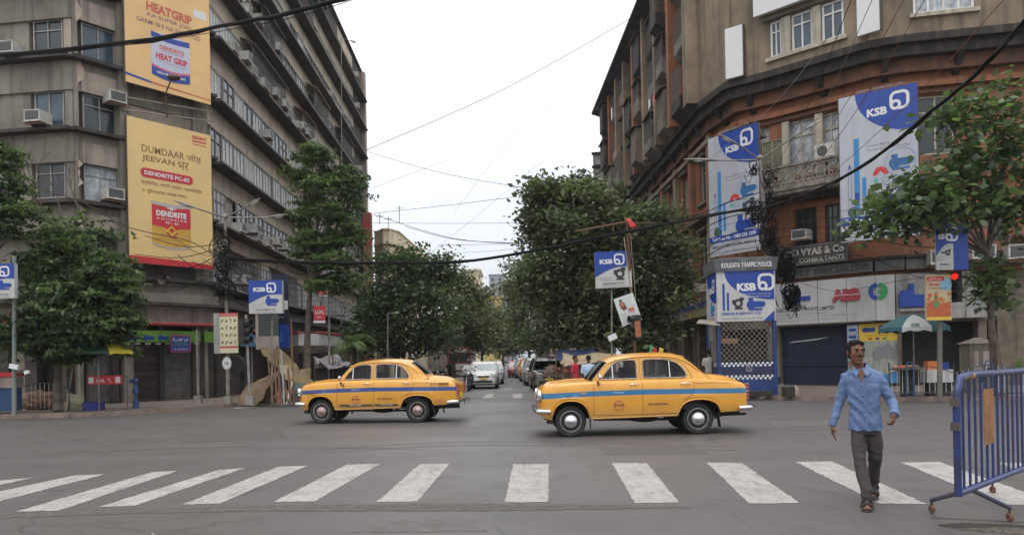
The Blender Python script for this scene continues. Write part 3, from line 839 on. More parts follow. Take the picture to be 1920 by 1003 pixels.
MB().fpoly(F_,[(0,0),(W_,0),(W_,Y(.032)),(X(.5),Y(.044)),(0,Y(.05))],.004,.008).build('red_band',INKRED,hb,world=True)
a0,a1,b0,b1=board_on(FLC,233,392,-110,152,n_)
W_=a1-a0;H_=b1-b0
hb2=thing('hoarding',"upper orange-yellow hoarding with a blue and white tin and HEAT GRIP lettering",'billboard',FLC(a0,b0,n_))
MB().fbox(FLC,a0,a1,b0,b1,n_-0.06,n_).build('panel',YELO,hb2,world=True)
mb=MB()
for q in(0.12,0.5,0.88):mb.fbox(FLC,a0+W_*q-.03,a0+W_*q+.03,b0-.1,b1+.05,n_-.14,n_-.062)
mb.fbox(FLC,a0-.05,a0-.004,b0-.2,b1,n_-.1,n_+.01);mb.build('frame',IRON,hb2,world=True)
F_=Fr(FLC(a0,b0,n_),FLC.x)
INKF=mat('ink_faded_red',(0.52,0.13,0.08),None,0.6)
INKV=mat('ink_plum',(0.26,0.13,0.13),None,0.6)
lettering('HEATGRIP',F_,X(.24),Y(.565),X(.54),Y(.07),.006,INKF,hb2,.05)
lettering('KA SUPER JOD',F_,X(.25),Y(.515),X(.52),Y(.036),.006,INKV,hb2,.012)
lettering('GARMI BHI NA PAYE TOD',F_,X(.13),Y(.465),X(.75),Y(.034),.006,INKV,hb2,.008)
cx0,cx1=X(.29),X(.74)
LAV=mat('tin_lavender_print',(0.46,0.47,0.6),(0.52,0.53,0.62),0.45,2)
MB().fpoly(F_,arc_can(cx0,cx1,Y(.11),Y(.022))+arc_can(cx0,cx1,Y(.42),Y(-.012))[::-1],.004,.007).build('tin_body',LAV,hb2,world=True)
mb=MB();mb.fpoly(F_,arc_can(cx0,cx1,Y(.11),Y(.022))+arc_can(cx0,cx1,Y(.172),Y(.022))[::-1],.008,.01);mb.fpoly(F_,arc_can(cx0,cx1,Y(.385),Y(.012))+arc_can(cx0,cx1,Y(.425),Y(.012))[::-1],.008,.01)
mb.build('tin_blue_band',INKBLUE,hb2,world=True)
MB().fpoly(F_,arc_can(cx0,cx1,Y(.172),Y(.022))+arc_can(cx0,cx1,Y(.188),Y(.022))[::-1],.011,.013).build('tin_pink_band',mat('ink_pink',(0.55,0.12,0.2),None,0.5),hb2,world=True)
lettering('DENDRITE',F_,X(.385),Y(.31),X(.29),Y(.032),.01,INKF,hb2,.04)
lettering('ADHESIVE',F_,X(.40),Y(.296),X(.26),Y(.008),.01,INKV,hb2,.02)
lettering('HEAT GRIP',F_,X(.34),Y(.232),X(.37),Y(.048),.01,INKRED,hb2,.045)
lettering('CONTACT ADHESIVE FOR HIGH HEAT',F_,X(.36),Y(.212),X(.33),Y(.008),.01,INKV,hb2)
lettering('HIGH HEAT RESISTANT',F_,X(.35),Y(.125),X(.34),Y(.018),.014,INKWHITE,hb2,.03)
MB().fpoly(F_,[(0,Y(.052)),(X(.28),Y(.038)),(X(.28),Y(.052)),(0,Y(.07))],.004,.007).build('blue_band',INKBLUE,hb2,world=True)
MB().fpoly(F_,[(X(.28),Y(.038)),(W_,Y(.03)),(W_,Y(.036)),(X(.28),Y(.052))],.004,.007).build('red_band',INKF,hb2,world=True)
MB().fpoly(F_,[(X(.8),Y(.64)),(X(.96),Y(.64)),(X(.96),Y(.7)),(X(.8),Y(.7))],.004,.007).build('white_patch',INKWHITE,hb2,world=True)
# floodlight on a bent arm between them
t=thing('floodlight','dark floodlight on a bent arm between the two yellow hoardings','lamp',FLC(*FLC.hit(306,200,.4),.4))
MB().tube([FLC(*FLC.hit(306,200,.4),.4),FLC(*FLC.hit(312,172,1.0),1.0),FLC(*FLC.hit(320,152,1.5),1.5)],.03,6).build('arm',RUST,t,world=True)
p=FLC(*FLC.hit(326,146,1.6),1.6);MB().ell(p,(.28,.22,.12),10,6).build('lamp_head',IRON,t,world=True)
# ---- ground floor of the grey block
SHUT=mat('roller_shutter_grey',(0.19,0.18,0.165),(0.1,0.095,0.09),0.55,3,metal=0.35,streak=(0.1,0.075,0.05))
SHUTD=mat('roller_shutter_brown',(0.11,0.085,0.07),(0.06,0.05,0.045),0.7,3,metal=0.2)
# entresol band and its ledge, following the three faces
for fr in(FLW,FLC,FLL):
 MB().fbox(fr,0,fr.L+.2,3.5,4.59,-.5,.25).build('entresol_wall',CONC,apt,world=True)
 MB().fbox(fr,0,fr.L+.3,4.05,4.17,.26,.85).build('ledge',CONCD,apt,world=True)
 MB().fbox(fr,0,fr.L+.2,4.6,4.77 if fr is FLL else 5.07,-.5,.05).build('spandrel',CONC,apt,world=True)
WASH=mat('washed_wall',(0.40,0.33,0.30),(0.26,0.21,0.19),0.9,1.6,streak=(0.13,0.1,0.09))
MB().fbox(FLC,FLC.hit(270,590)[0],FLC.L,3.3,4.19,.255,.3).build('wall_panel',WASH,apt,world=True)
def rshutter(fr,x0,x1,z1,n,m,parent,pitch=.075):
 a0=fr.hit(x0,700,n)[0];a1=fr.hit(x1,700,n)[0]
 mb=MB();z=KH
 prof=[]
 while z<z1:
  prof+=[(z,0),(z+pitch*.35,.022),(z+pitch*.7,.022)];z+=pitch
 vs=[]
 for z_,d in prof:vs+=[fr(a0,z_,n+d),fr(a1,z_,n+d)]
 mb.add(vs,[(2*i,2*i+1,2*i+3,2*i+2)for i in range(len(prof)-1)])
 mb.build('roller_shutter',m,parent,world=True)
 MB().fbox(fr,a0-.06,a0,KH,z1,n-.05,n+.06).fbox(fr,a1,a1+.06,KH,z1,n-.05,n+.06).fbox(fr,a0-.06,a1+.06,z1,z1+.2,n-.05,n+.08).build('shutter_rail',IRON,parent,world=True)
rshutter(FLC,165,216,2.45,-.25,SHUT,apt)
rshutter(FLC,305,362,2.45,-.1,SHUT,apt)
rshutter(FLL,410,452,2.5,-.1,SHUTD,apt)
rshutter(FLL,462,500,2.5,-.1,SHUTD,apt)
rshutter(FLL,520,560,2.5,-.1,SHUTD,apt)
# collapsible gate
a0=FLC.hit(218,700)[0];a1=FLC.hit(301,700)[0]
n=26
for i in range(n+1):
 a=a0+(a1-a0)*i/n
 if i==0:gb=MB().box(-.014,.014,-.02,.01,0,2.3).mesh('gate_bar',IRON)
 link('gate_bar',gb,apt,FLC.mat(a,KH,-.1))
mb=MB()
for zz in(KH+.05,KH+1.15,KH+2.28):mb.fbox(FLC,a0,a1,zz-.025,zz+.025,-.13,-.085)
for i in range(n):
 for zz in(KH+.55,KH+1.55):
  a=a0+(a1-a0)*i/n;s=(a1-a0)/n
  mb.tube([FLC(a,zz,-.08),FLC(a+s,zz+.3,-.08)],.009,4);mb.tube([FLC(a,zz+.3,-.075),FLC(a+s,zz,-.075)],.009,4)
mb.build('gate_lattice',IRON,apt,world=True)
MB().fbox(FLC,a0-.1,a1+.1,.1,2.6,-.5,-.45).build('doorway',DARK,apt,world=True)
for px in(215,302,364,378,394):
 a_=FLC.hit(px,700)[0];MB().fbox(FLC,a_-.1,a_+.1,KH,3.4,-.4,.1).build('shop_pier',CONCD,apt,world=True)
for px in(405,456,506,565,600,630):
 a_=FLL.hit(px,700)[0];MB().fbox(FLL,a_-.18,a_+.18,KH,3.4,-.4,.12).build('shop_pier',CONCD,apt,world=True)
for px in(10,62,118):
 a_=FLW.hit(px,700)[0];MB().fbox(FLW,a_-.25,a_+.25,KH,3.4,-.4,.12).build('shop_pier',CONCD,apt,world=True)
BEI=mat('beige_panel',(0.24,0.2,0.15),(0.15,0.125,0.1),0.8,2)
MB().fbox(FLW,FLW.hit(30,700)[0],FLW.hit(60,700)[0],KH,2.5,-.3,.0).build('door',BEI,apt,world=True)
MB().fbox(FLW,FLW.hit(0,700)[0],FLW.hit(92,700)[0],2.7,3.5,.1,.4).build('canopy',mat('canopy_tan',(0.3,0.24,0.15),(0.2,0.16,0.11),0.85,2),apt,world=True)
# inner dark recess of the ground floor
for fr in(FLW,FLC,FLL):
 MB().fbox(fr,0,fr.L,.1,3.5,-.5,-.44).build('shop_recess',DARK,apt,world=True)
 # green sign, blue signs, red pipes
GRS=mat('shop_sign_green',(0.15,0.33,0.045),(0.11,0.25,0.035),0.5,2)
t=thing('shop_sign','long bright green shop sign with blue pump pictures over the shutters','sign',FLC(FLC.hit(232,640,.5)[0],2.55,.5))
for x0,x1 in((232,376),(384,407)):
 a0=FLC.hit(x0,640,.5)[0];a1=min(FLC.hit(x1,640,.5)[0],FLC.L+.55)
 MB().fbox(FLC,a0,a1,2.55,3.02,.42,.5).build('panel',GRS,t,world=True)
a0=FLC.hit(236,640,.5)[0]
mb=MB()
for i in range(4):
 c=a0+.2+i*.6
 mb.fpoly(FLC,circ(c,2.72,.11,12),.505,.515);mb.fpoly(FLC,rrect(c,c+.33,2.65,2.79,.03),.505,.512)
 mb.fpoly(FLC,rrect(c-.05,c+.02,2.6,2.86,.01),.505,.512)
mb.build('pump_picture',INKBLUE,t,world=True)
scribble(FLC,FLC.hit(300,640,.5)[0],2.9,1.0,.06,.506,INKB,t,2)
mb=MB()
for i in range(8):
 a=FLC.hit(236,640,.5)[0]+i*.42;mb.fbox(FLC,a,a+.2,2.46,2.52,.3,.4)
mb.build('downlights',WHITE,t,world=True)
t=thing('name_board','small dark blue board hung in front of the long green sign','sign',FLC(FLC.hit(320,650,.9)[0],2.3,.9))
a0,a1,b0,b1=board_on(FLC,320,358,628,660,.9)
MB().fbox(FLC,a0,a1,b0,b1,.84,.9).build('panel',mat('board_navy',(0.035,0.05,0.22),(0.025,0.035,0.16),0.5,3),t,world=True)
MB().ribbon(FLC,[(a0+.02,b0+.02),(a1-.02,b0+.02),(a1-.02,b1-.02),(a0+.02,b1-.02)],.03,.902,True,0,.906).build('trim',INKRED,t,world=True)
scribble(FLC,a0+.1,b1-.24,(a1-a0)-.2,.11,.903,INKWHITE,t,5)
scribble(FLC,a0+.12,b1-.42,(a1-a0)-.24,.1,.903,INKGREEN,t,9)
scribble(FLC,a0+.14,b0+.1,(a1-a0)-.28,.05,.903,INKWHITE,t,4)
RPIPE=mat('awning_rod_red',(0.28,0.025,0.025),(0.18,0.025,0.025),0.45,3)
t=thing('awning_roll','red roller awning tube running above the green sign and round the corner','awning',FLC(FLC.hit(250,610,.9)[0],3.2,.9))
MB().tube([FLC(FLC.hit(248,610,.9)[0],3.27,.9),FLC(FLC.L+.4,3.27,.9)],.085,10).build('tube',RPIPE,t,world=True)
t=thing('awning_roll','red roller awning tube behind the traffic light and pictogram board','awning',FLL(.8,3.2,.9))
MB().tube([FLL(.8,3.22,.95),FLL(FLL.hit(505,620,.95)[0],3.12,.95)],.085,10).build('tube',RPIPE,t,world=True)
t=thing('awning_roll','short red awning tube at the far left behind the feathery tree','awning',FLW(2,3.6,.9))
MB().tube([FLW(FLW.hit(15,612,.9)[0],3.6,.9),FLW(FLW.hit(75,612,.9)[0],3.6,.9)],.085,10).build('tube',RPIPE,t,world=True)
t=thing('shop_sign','pale blue shop sign with white brush lettering behind the traffic light','sign',FLL(2,2.6,.5))
a0=FLL.hit(452,640,.5)[0];a1=FLL.hit(506,640,.5)[0]
MB().fbox(FLL,a0,a1,2.45,3.05,.44,.5).build('panel',mat('sign_sky_blue',(0.10,0.30,0.48),(0.08,0.24,0.4),0.5,2),t,world=True)
lettering('বিশ্বাস',FLL,a0+.6,2.56,(a1-a0)-1.2,.36,.504,INKWHITE,t,.02)
# tall grey panel, blue panel and small white text panel beside the shelter
t=thing('advert_board','tall grey and cream advertising panel rising behind the tarpaulin shelter','sign',FLL(4,2.3,1.2))
fr=cam_frame(480,655,31.5)
MB().fbox(fr,0,.12,0,2.9,-.1,0).fbox(fr,.12,.95,0,.55,-.1,-.002).build('panel',mat('sign_cream',(0.36,0.32,0.27),(0.28,0.25,0.21),0.7,2),t,world=True)
MB().fbox(fr,.12,.95,.55,2.9,-.1,-.004).build('grey_panel',mat('sign_slate',(0.075,0.08,0.082),(0.055,0.058,0.06),0.5,2),t,world=True)
scribble(fr,.25,1.75,.4,.07,.002,INKWHITE,t,12)
MB().fpoly(fr,[(.42,1.92),(.5,2.02),(.38,2.02)],.002,.005).build('small_mark',INKWHITE,t,world=True)
t=thing('advert_board','dark blue advertising panel with white text and a small figure beside the slate panel','sign',FLL(5,2.3,1.2))
fr=cam_frame(512,652,32.5)
MB().fbox(fr,0,.7,0,1.0,-.08,0).build('panel',INKBLUE,t,world=True)
MB().fbox(fr,0,.7,1.0,3.2,-.08,-.002).build('upper_panel',mat('sign_navy',(0.01,0.015,0.04),None,0.4),t,world=True)
MB().fpoly(fr,rrect(.15,.68,1.65,2.05,.05),.004,.008).build('text_patch',INKWHITE,t,world=True)
scribble(fr,.2,1.82,.42,.1,.01,INKB,t,5);scribble(fr,.2,1.7,.42,.06,.01,INKB,t,8);scribble(fr,.22,1.3,.3,.05,.006,INKWHITE,t,6)
mb=MB();mb.fpoly(fr,circ(.38,.62,.05,10),.004,.008);mb.ribbon(fr,[(.38,.55),(.36,.4),(.3,.25)],.05,.004,False,0,.008);mb.ribbon(fr,[(.36,.4),(.44,.28)],.05,.01,False,0,.012);mb.build('figure',INKSKY,t,world=True)
# white balcony fascia with red rail
t=thing('canopy','white shop canopy with a red top rail projecting from the grey block','canopy',FLL(6,2.6,1.6))
A=P(538,655,40);B=P(600,648,39.5);C_=P(600,648,39.5);Dd=P(640,648,43)
z0=2.15;z1=3.1
WCAN=mat('canopy_white',(0.5,0.49,0.47),(0.33,0.32,0.3),0.7,2,streak=(0.18,0.15,0.13))
pl=[(P(520,640,40.5).x,40.5),(P(560,640,38.2).x,38.2),(P(598,640,38.6).x,38.6),(P(640,640,42.5).x,42.5),(P(610,640,46).x-1.5,46),(P(520,640,40.5).x-1,42)]
mb=MB();k=len(pl)
mb.add([(x,y,z0+.35)for x,y in pl]+[(x,y,z1)for x,y in pl],[tuple(range(k-1,-1,-1)),tuple(range(k,2*k))]+[(i,(i+1)%k,k+(i+1)%k,k+i)for i in range(k)])
cxm=sum(p[0]for p in pl)/k;cym=sum(p[1]for p in pl)/k
pl2=[(cxm+(x-cxm)*.55,cym+(y-cym)*.55)for x,y in pl]
mb.add([(x,y,z0)for x,y in pl2]+[(x,y,z0+.347)for x,y in pl],[tuple(range(k-1,-1,-1))]+[(i,(i+1)%k,k+(i+1)%k,k+i)for i in range(k)])
mb.build('fascia',WCAN,t,world=True)
MB().tube([(x,y,z1+.05)for x,y in pl[:4]],.07,8).build('top_rail',RPIPE,t,world=True)
# small red signs on the far part of the facade
for(x0,x1,y0,y1,D,lab,txt)in((598,612,530,552,44,'small red sign with white lettering high on the far facade of the grey block','PAPER'),(588,608,573,601,43,'larger red sign with white lettering just above the canopy by the tall tree','DR. FOTO')):
 fr=cam_frame(x0,y1,D,RA(25));w=(x1-x0)/FPX*D;h=(y1-y0)/FPX*D
 t=thing('sign_board',lab,'sign',fr.o)
 MB().fbox(fr,0,w*1.1,0,h,-.1,0).build('panel',INKRED,t,world=True)
 scribble(fr,w*.15,h*.45,w*.8,h*.3,.004,INKWHITE,t,len(txt))
 scribble(fr,w*.2,h*.2,w*.65,h*.12,.004,INKWHITE,t,len(txt)+3)
 MB().fbox(fr,0,w*1.1,-h*.15,-.002,-.1,0).build('footer',INKWHITE,t,world=True)
# ================================================================== RIGHT CORNER BUILDING
ORG=mat('orange_limewash',(0.31,0.118,0.055),(0.19,0.088,0.05),0.9,0.7,bump=0.3,bscale=12,streak=(0.075,0.05,0.04),streak_s=0.7)
ORGD=mat('orange_limewash_sooty',(0.19,0.075,0.04),(0.09,0.05,0.035),0.92,1.2,bump=0.35,bscale=12,streak=(0.05,0.035,0.03),streak_s=1.1)
TAN=mat('tan_render',(0.30,0.232,0.158),(0.15,0.118,0.085),0.9,0.4,bump=0.25,bscale=12,streak=(0.08,0.065,0.05),streak_s=0.9)
TAND=mat('tan_render_dark',(0.2,0.165,0.12),(0.11,0.09,0.07),0.92,1.4,bump=0.3,streak=(0.05,0.045,0.04),streak_s=1.2)
SOOT=mat('black_soot_render',(0.038,0.032,0.028),(0.02,0.018,0.016),0.95,1.2,bump=0.4,streak=(0.1,0.075,0.06),streak_s=1.0)
CREAM=mat('cream_paint_old',(0.46,0.42,0.33),(0.33,0.3,0.235),0.7,2.5,streak=(0.17,0.14,0.1),streak_s=2)
STONE=mat('balcony_stone',(0.33,0.295,0.25),(0.16,0.14,0.12),0.9,4,bump=0.6,bscale=20,streak=(0.08,0.07,0.06),streak_s=3)
SHG=mat('louvre_olive',(0.25,0.24,0.16),(0.18,0.17,0.12),0.7,6)
BRDC=mat('board_print_white',(0.44,0.46,0.50),(0.36,0.38,0.42),0.45,0.5,bump=0.5,bscale=1.6,streak=(0.33,0.34,0.36),streak_s=0.8)
BRD=mat('board_white',(0.52,0.52,0.52),(0.43,0.43,0.43),0.5,0.7,streak=(0.42,0.39,0.35),streak_s=1.3)
BRG=mat('board_grey',(0.32,0.31,0.3),(0.24,0.23,0.22),0.6,0.9,streak=(0.13,0.12,0.1),streak_s=1.4)
SLATE=mat('fascia_slate',(0.12,0.12,0.115),(0.075,0.075,0.07),0.6,3,streak=(0.2,0.18,0.15),streak_s=3)
ZLT=14.2
Qp=[(1163,375),(1305,196),(1357,155),(1440,133),(1625,77),(1695,65),(1920,42)]
Q=[Vector(G(x,y,ZLT).xy)for x,y in Qp]
d0=(Q[1]-Q[0]).normalized();Q[0]=Q[1]-d0*29.5
Q.append(Q[-1]+(Q[-1]-Q[-2]).normalized()*9)
def offset(Qs,d):
 out=[]
 for i,q in enumerate(Qs):
  ns=[]
  for a,b in((i-1,i),(i,i+1)):
   if 0<=a and b<len(Qs):
    t=(Qs[b]-Qs[a]).normalized();ns.append(Vector((t.y,-t.x)))
  if len(ns)==2:
   m=(ns[0]+ns[1]).normalized();k=d/max(m.dot(ns[0]),.5)
  else:m=ns[0];k=d
  out.append(q+m*k)
 return out
LW=offset(Q,-0.95)
UW=offset(Q,-0.12)
rb=thing('corner_building',"soot-stained orange and tan corner building with a heavy black ledge and curved front",'building',(14,34,0))
FL_=[face(LW[i],LW[i+1])for i in range(7)]
FU_=[face(UW[i],UW[i+1])for i in range(7)]
FQ_=[face(Q[i],Q[i+1])for i in range(7)]
def wall_row(mb,fr,a0,a1,z0,z1,holes,th=.4,n=0.0,mi=0):
 hs=sorted(holes);a=a0
 for h in hs:
  if h[0]>a:mb.fbox(fr,a,h[0],z0,z1,n-th,n,mi)
  if h[2]>z0:mb.fbox(fr,h[0],h[1],z0,h[2],n-th,n,mi)
  if h[3]<z1:mb.fbox(fr,h[0],h[1],h[3],z1,n-th,n,mi)
  a=h[1]
 if a<a1:mb.fbox(fr,a,a1,z0,z1,n-th,n,mi)
 # ledge, built as one moulded slab per face
for i,f in enumerate(FQ_):
 e0=0;e1=0
 pa,pb=Q[i],Q[i+1];la,lb=LW[i],LW[i+1];ma,mb_=pa.lerp(la,.25),pb.lerp(lb,.25);ha,hb_=pa.lerp(la,.62),pb.lerp(lb,.62)
 ia,ib=la.lerp(pa,-.5),lb.lerp(pb,-.5)
 def q3(v,z):return Vector((v.x,v.y,z))
 MB().hexa([q3(pa,13.9),q3(pb,13.9),q3(ib,13.9),q3(ia,13.9),q3(pa,ZLT),q3(pb,ZLT),q3(ib,ZLT),q3(ia,ZLT)]).build('ledge',SOOT,rb,world=True)
 MB().hexa([q3(ma,13.45),q3(mb_,13.45),q3(ib,13.45),q3(ia,13.45),q3(ma,13.897),q3(mb_,13.897),q3(ib,13.897),q3(ia,13.897)]).build('ledge_moulding',SOOT,rb,world=True)
 MB().hexa([q3(ha,12.9),q3(hb_,12.9),q3(ib,12.9),q3(ia,12.9),q3(ha,13.447),q3(hb_,13.447),q3(ib,13.447),q3(ia,13.447)]).build('ledge_moulding',ORGD,rb,world=True)
 n=max(1,int(f.L/2.6))
 for k in range(n):
  a=f.L*(k+.5)/n
  MB().fpoly(Fr(f(a-.12,0,0),-f.n),[(0.15,13.44),(.95,13.44),(.95,12.7),(.8,12.75),(.3,13.3)],0,.24).build('bracket',SOOT,rb,world=True)
W_s=window_proto(1.3,2.2,2,GL_D,FR_G,.72);W_l=window_proto(1.3,2.2,4,SHG,FR_G,.7)
W_c=window_proto(1.12,2.25,2,GL_G,CREAM,.72,fw=.08);W_c2=window_proto(1.12,2.25,2,GL_D,CREAM,.72,fw=.08)
# ---- street side, floors one and two
f=FL_[0];low=MB();top_=MB()
pitch=3.5;n=int(f.L/pitch)
for(z0,z1,s0,s1,mm)in((4.75,8.9,5.8,8.2,0),(8.9,12.9,9.7,12.1,1)):
 holes=[]
 for k in range(n+1):
  a=f.L-1.6-k*pitch
  if a-1.5>0:holes.append((a-1.4,a,s0,s1))
 w_=MB();wall_row(w_,f,0,f.L,z0,z1,holes);w_.build('wall',ORG if mm else ORGD,rb,world=True)
 for k,h in enumerate(holes):
  put_window((W_s,W_l,W_s,W_s)[k%4],rb,f,h[0]+.05,h[2]+.05,-.22)
  MB().fbox(f,h[0]-.12,h[1]+.12,h[3]+.002,h[3]+.14,-.1,.22).build('window_hood',TAND,rb,world=True)
  MB().fbox(f,h[0]-.1,h[1]+.1,h[2]-.12,h[2],-.1,.16).build('window_sill',TAND,rb,world=True)
 for k in range(n+1):
  a=f.L-.55-k*pitch
  if a>.5:MB().fbox(f,a-.28,a+.28,z0,z1-.002,.002,.26).build('pilaster',ORG if(k+mm)%3 else TAN,rb,world=True)
MB().fbox(f,0,f.L,8.7,8.98,.003,.42).build('string_course',ORGD,rb,world=True)
MB().fbox(f,0,f.L,12.35,12.6,.003,.34).build('string_course',TAN,rb,world=True)
# street ground floor: shopfront with glass
MB().fbox(f,0,f.L,3.55,4.74,-.4,0).build('wall',TAND,rb,world=True)
for k in range(9):
 a=f.L-.25-k*3.4
 if a>.4:MB().fbox(f,a-.22,a+.22,.1,3.55,-.5,.05).build('shop_pier',TAND,rb,world=True)
wsh=window_proto(1.5,3.1,1,mat('shop_glass_dark',(0.05,0.045,0.035),(0.1,0.085,0.05),.1,1.2,spec=.7),FR_G,.8)
for k in range(12):
 a=f.L-2.05-k*1.7
 if a>.2:put_window(wsh,rb,f,a,.3,-.3,'shop_window')
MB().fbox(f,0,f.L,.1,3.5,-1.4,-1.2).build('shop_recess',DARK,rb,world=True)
# ---- street side, upper floors
f=FU_[0];zt=23.4
MB().fbox(f,0,f.L,ZLT,zt,-.7,-.35).build('wall',ORGD,rb,world=True)
for k in range(-1,9):
 a=f.L-.3-k*3.45
 if k==-1:a=f.L-.05
 if a>.2:MB().fbox(f,a-.24,a+.24,ZLT+.002,zt-.01,-.35,.62).build('pilaster',TAN if k%3!=1 else ORG,rb,world=True)
for k in range(14):
 a=f.L-1.15-k*1.725
 if a>.3:MB().fbox(f,a-.1,a+.1,ZLT+.002,zt-.01,-.35,.1).build('thin_pilaster',ORG if k%2 else TAN,rb,world=True)
wu=window_proto(1.2,1.5,2,GL_D,FR_G,.7)
rr=random.Random(12)
GREYB=mat('balcony_grey',(0.19,0.175,0.15),(0.1,0.09,0.08),0.9,1.6,streak=(0.045,0.04,0.038),streak_s=2)
for row in range(3):
 z=ZLT+.15+row*3.05
 for k in range(8):
  a=f.L-.6-k*3.45-2.6
  if a<.1:continue
  put_window(wu,rb,f,a+.7,z+.9,-.33)
  n1=rr.choice((.45,.7,.95));h=rr.choice((1.0,1.1,.8,2.3));a+=rr.uniform(.1,.5);a1=a+rr.uniform(1.5,2.1);z+=rr.uniform(-.15,.2)
  kind=rr.random()
  if kind<.86:
  # projecting balcony box with a sloped underside
   mb=MB();mb.fbox(f,a,a1,z+.2,z+h,.05,n1)
   mb.hexa([f(a,z-.35,.04),f(a1,z-.35,.04),f(a1,z-.35,0),f(a,z-.35,0),f(a,z+.197,n1),f(a1,z+.197,n1),f(a1,z+.197,0),f(a,z+.197,0)])
   mb.build('balcony_box',rr.choice([GREYB,TAND,SOOT,CONC]),rb,world=True)
   if h<2:cage(f,a+.03,a1-.03,z+h,z+2.35,n1-.03,rb,rr.choice([TIN,TAND,AWR,None]))
   else:
    MB().hexa([f(a-.1,z+h+.02,n1+.25),f(a1+.1,z+h+.02,n1+.25),f(a1+.1,z+h+.3,0),f(a-.1,z+h+.3,0),f(a-.1,z+h+.06,n1+.25),f(a1+.1,z+h+.06,n1+.25),f(a1+.1,z+h+.34,0),f(a-.1,z+h+.34,0)]).build('awning',TAND,rb,world=True)
    # laundry and pipes
for px,y0,y1,m in((1216,190,208,INKWHITE),(1224,182,200,INKRED),(1146,205,228,INKWHITE)):
 a_,z_=f.hit(px,y0,1.2);z2=f.hit(px,y1,1.2)[1]
 MB().fpoly(f,[(a_,z2),(a_+.5,z2+.1),(a_+.45,z_),(a_+.05,z_)],1.2,1.22).build('laundry',m,rb,world=True)
 # eaves
MB().hexa([f(-.3,zt-.25,.1),f(f.L+1,zt-.25,.1),f(f.L+1,zt-.25,-.6),f(-.3,zt-.25,-.6),f(-.6,zt+.2,1.15),f(f.L+1,zt+.2,1.15),f(f.L+1,zt+.2,-.6),f(-.6,zt+.2,-.6)]).build('eaves',SOOT,rb,world=True)
MB().fbox(f,-.65,f.L+1,zt+.203,zt+.4,-.6,1.2).build('eaves_edge',SOOT,rb,world=True)
core=MB()
for A in(LW,):
 pts=[A[0]+Vector((.5,0)),A[1]+Vector((1.6,.6)),A[3]+Vector((1.6,2.4)),A[5]+Vector((1.0,2.6)),A[7]+Vector((0,2.4)),Vector((40,66)),]
 k=len(pts);core.add([(p.x,p.y,0)for p in pts]+[(p.x,p.y,23.3)for p in pts],[tuple(range(k-1,-1,-1)),tuple(range(k,2*k))]+[(i,(i+1)%k,k+(i+1)%k,k+i)for i in range(k)])
core.build('inner_wall',TAND,rb,world=True)
# small balcony tower at the far end
t=thing('balcony_tower','slim dark glazed balcony stack standing behind the far end of the orange corner building','building',(P(1127,600,66).x,67,0))
fr=cam_frame(1116,500,67.5,RA(-12));zb=15.5
fr.o.z=0
MB().fbox(fr,0,1.5,0,20.0,-3,0).build('wall',TAND,t,world=True)
for z in(15.4,16.6,17.8,19.0):
 MB().fbox(fr,-.1,1.6,z+.9,z+1.1,0,.25).build('ledge',SOOT,t,world=True)
 wq=window_proto(1.3,.85,3,GL_G,FR_G)if z==15.4 else wq
 put_window(wq,t,fr,.1,z,.04)
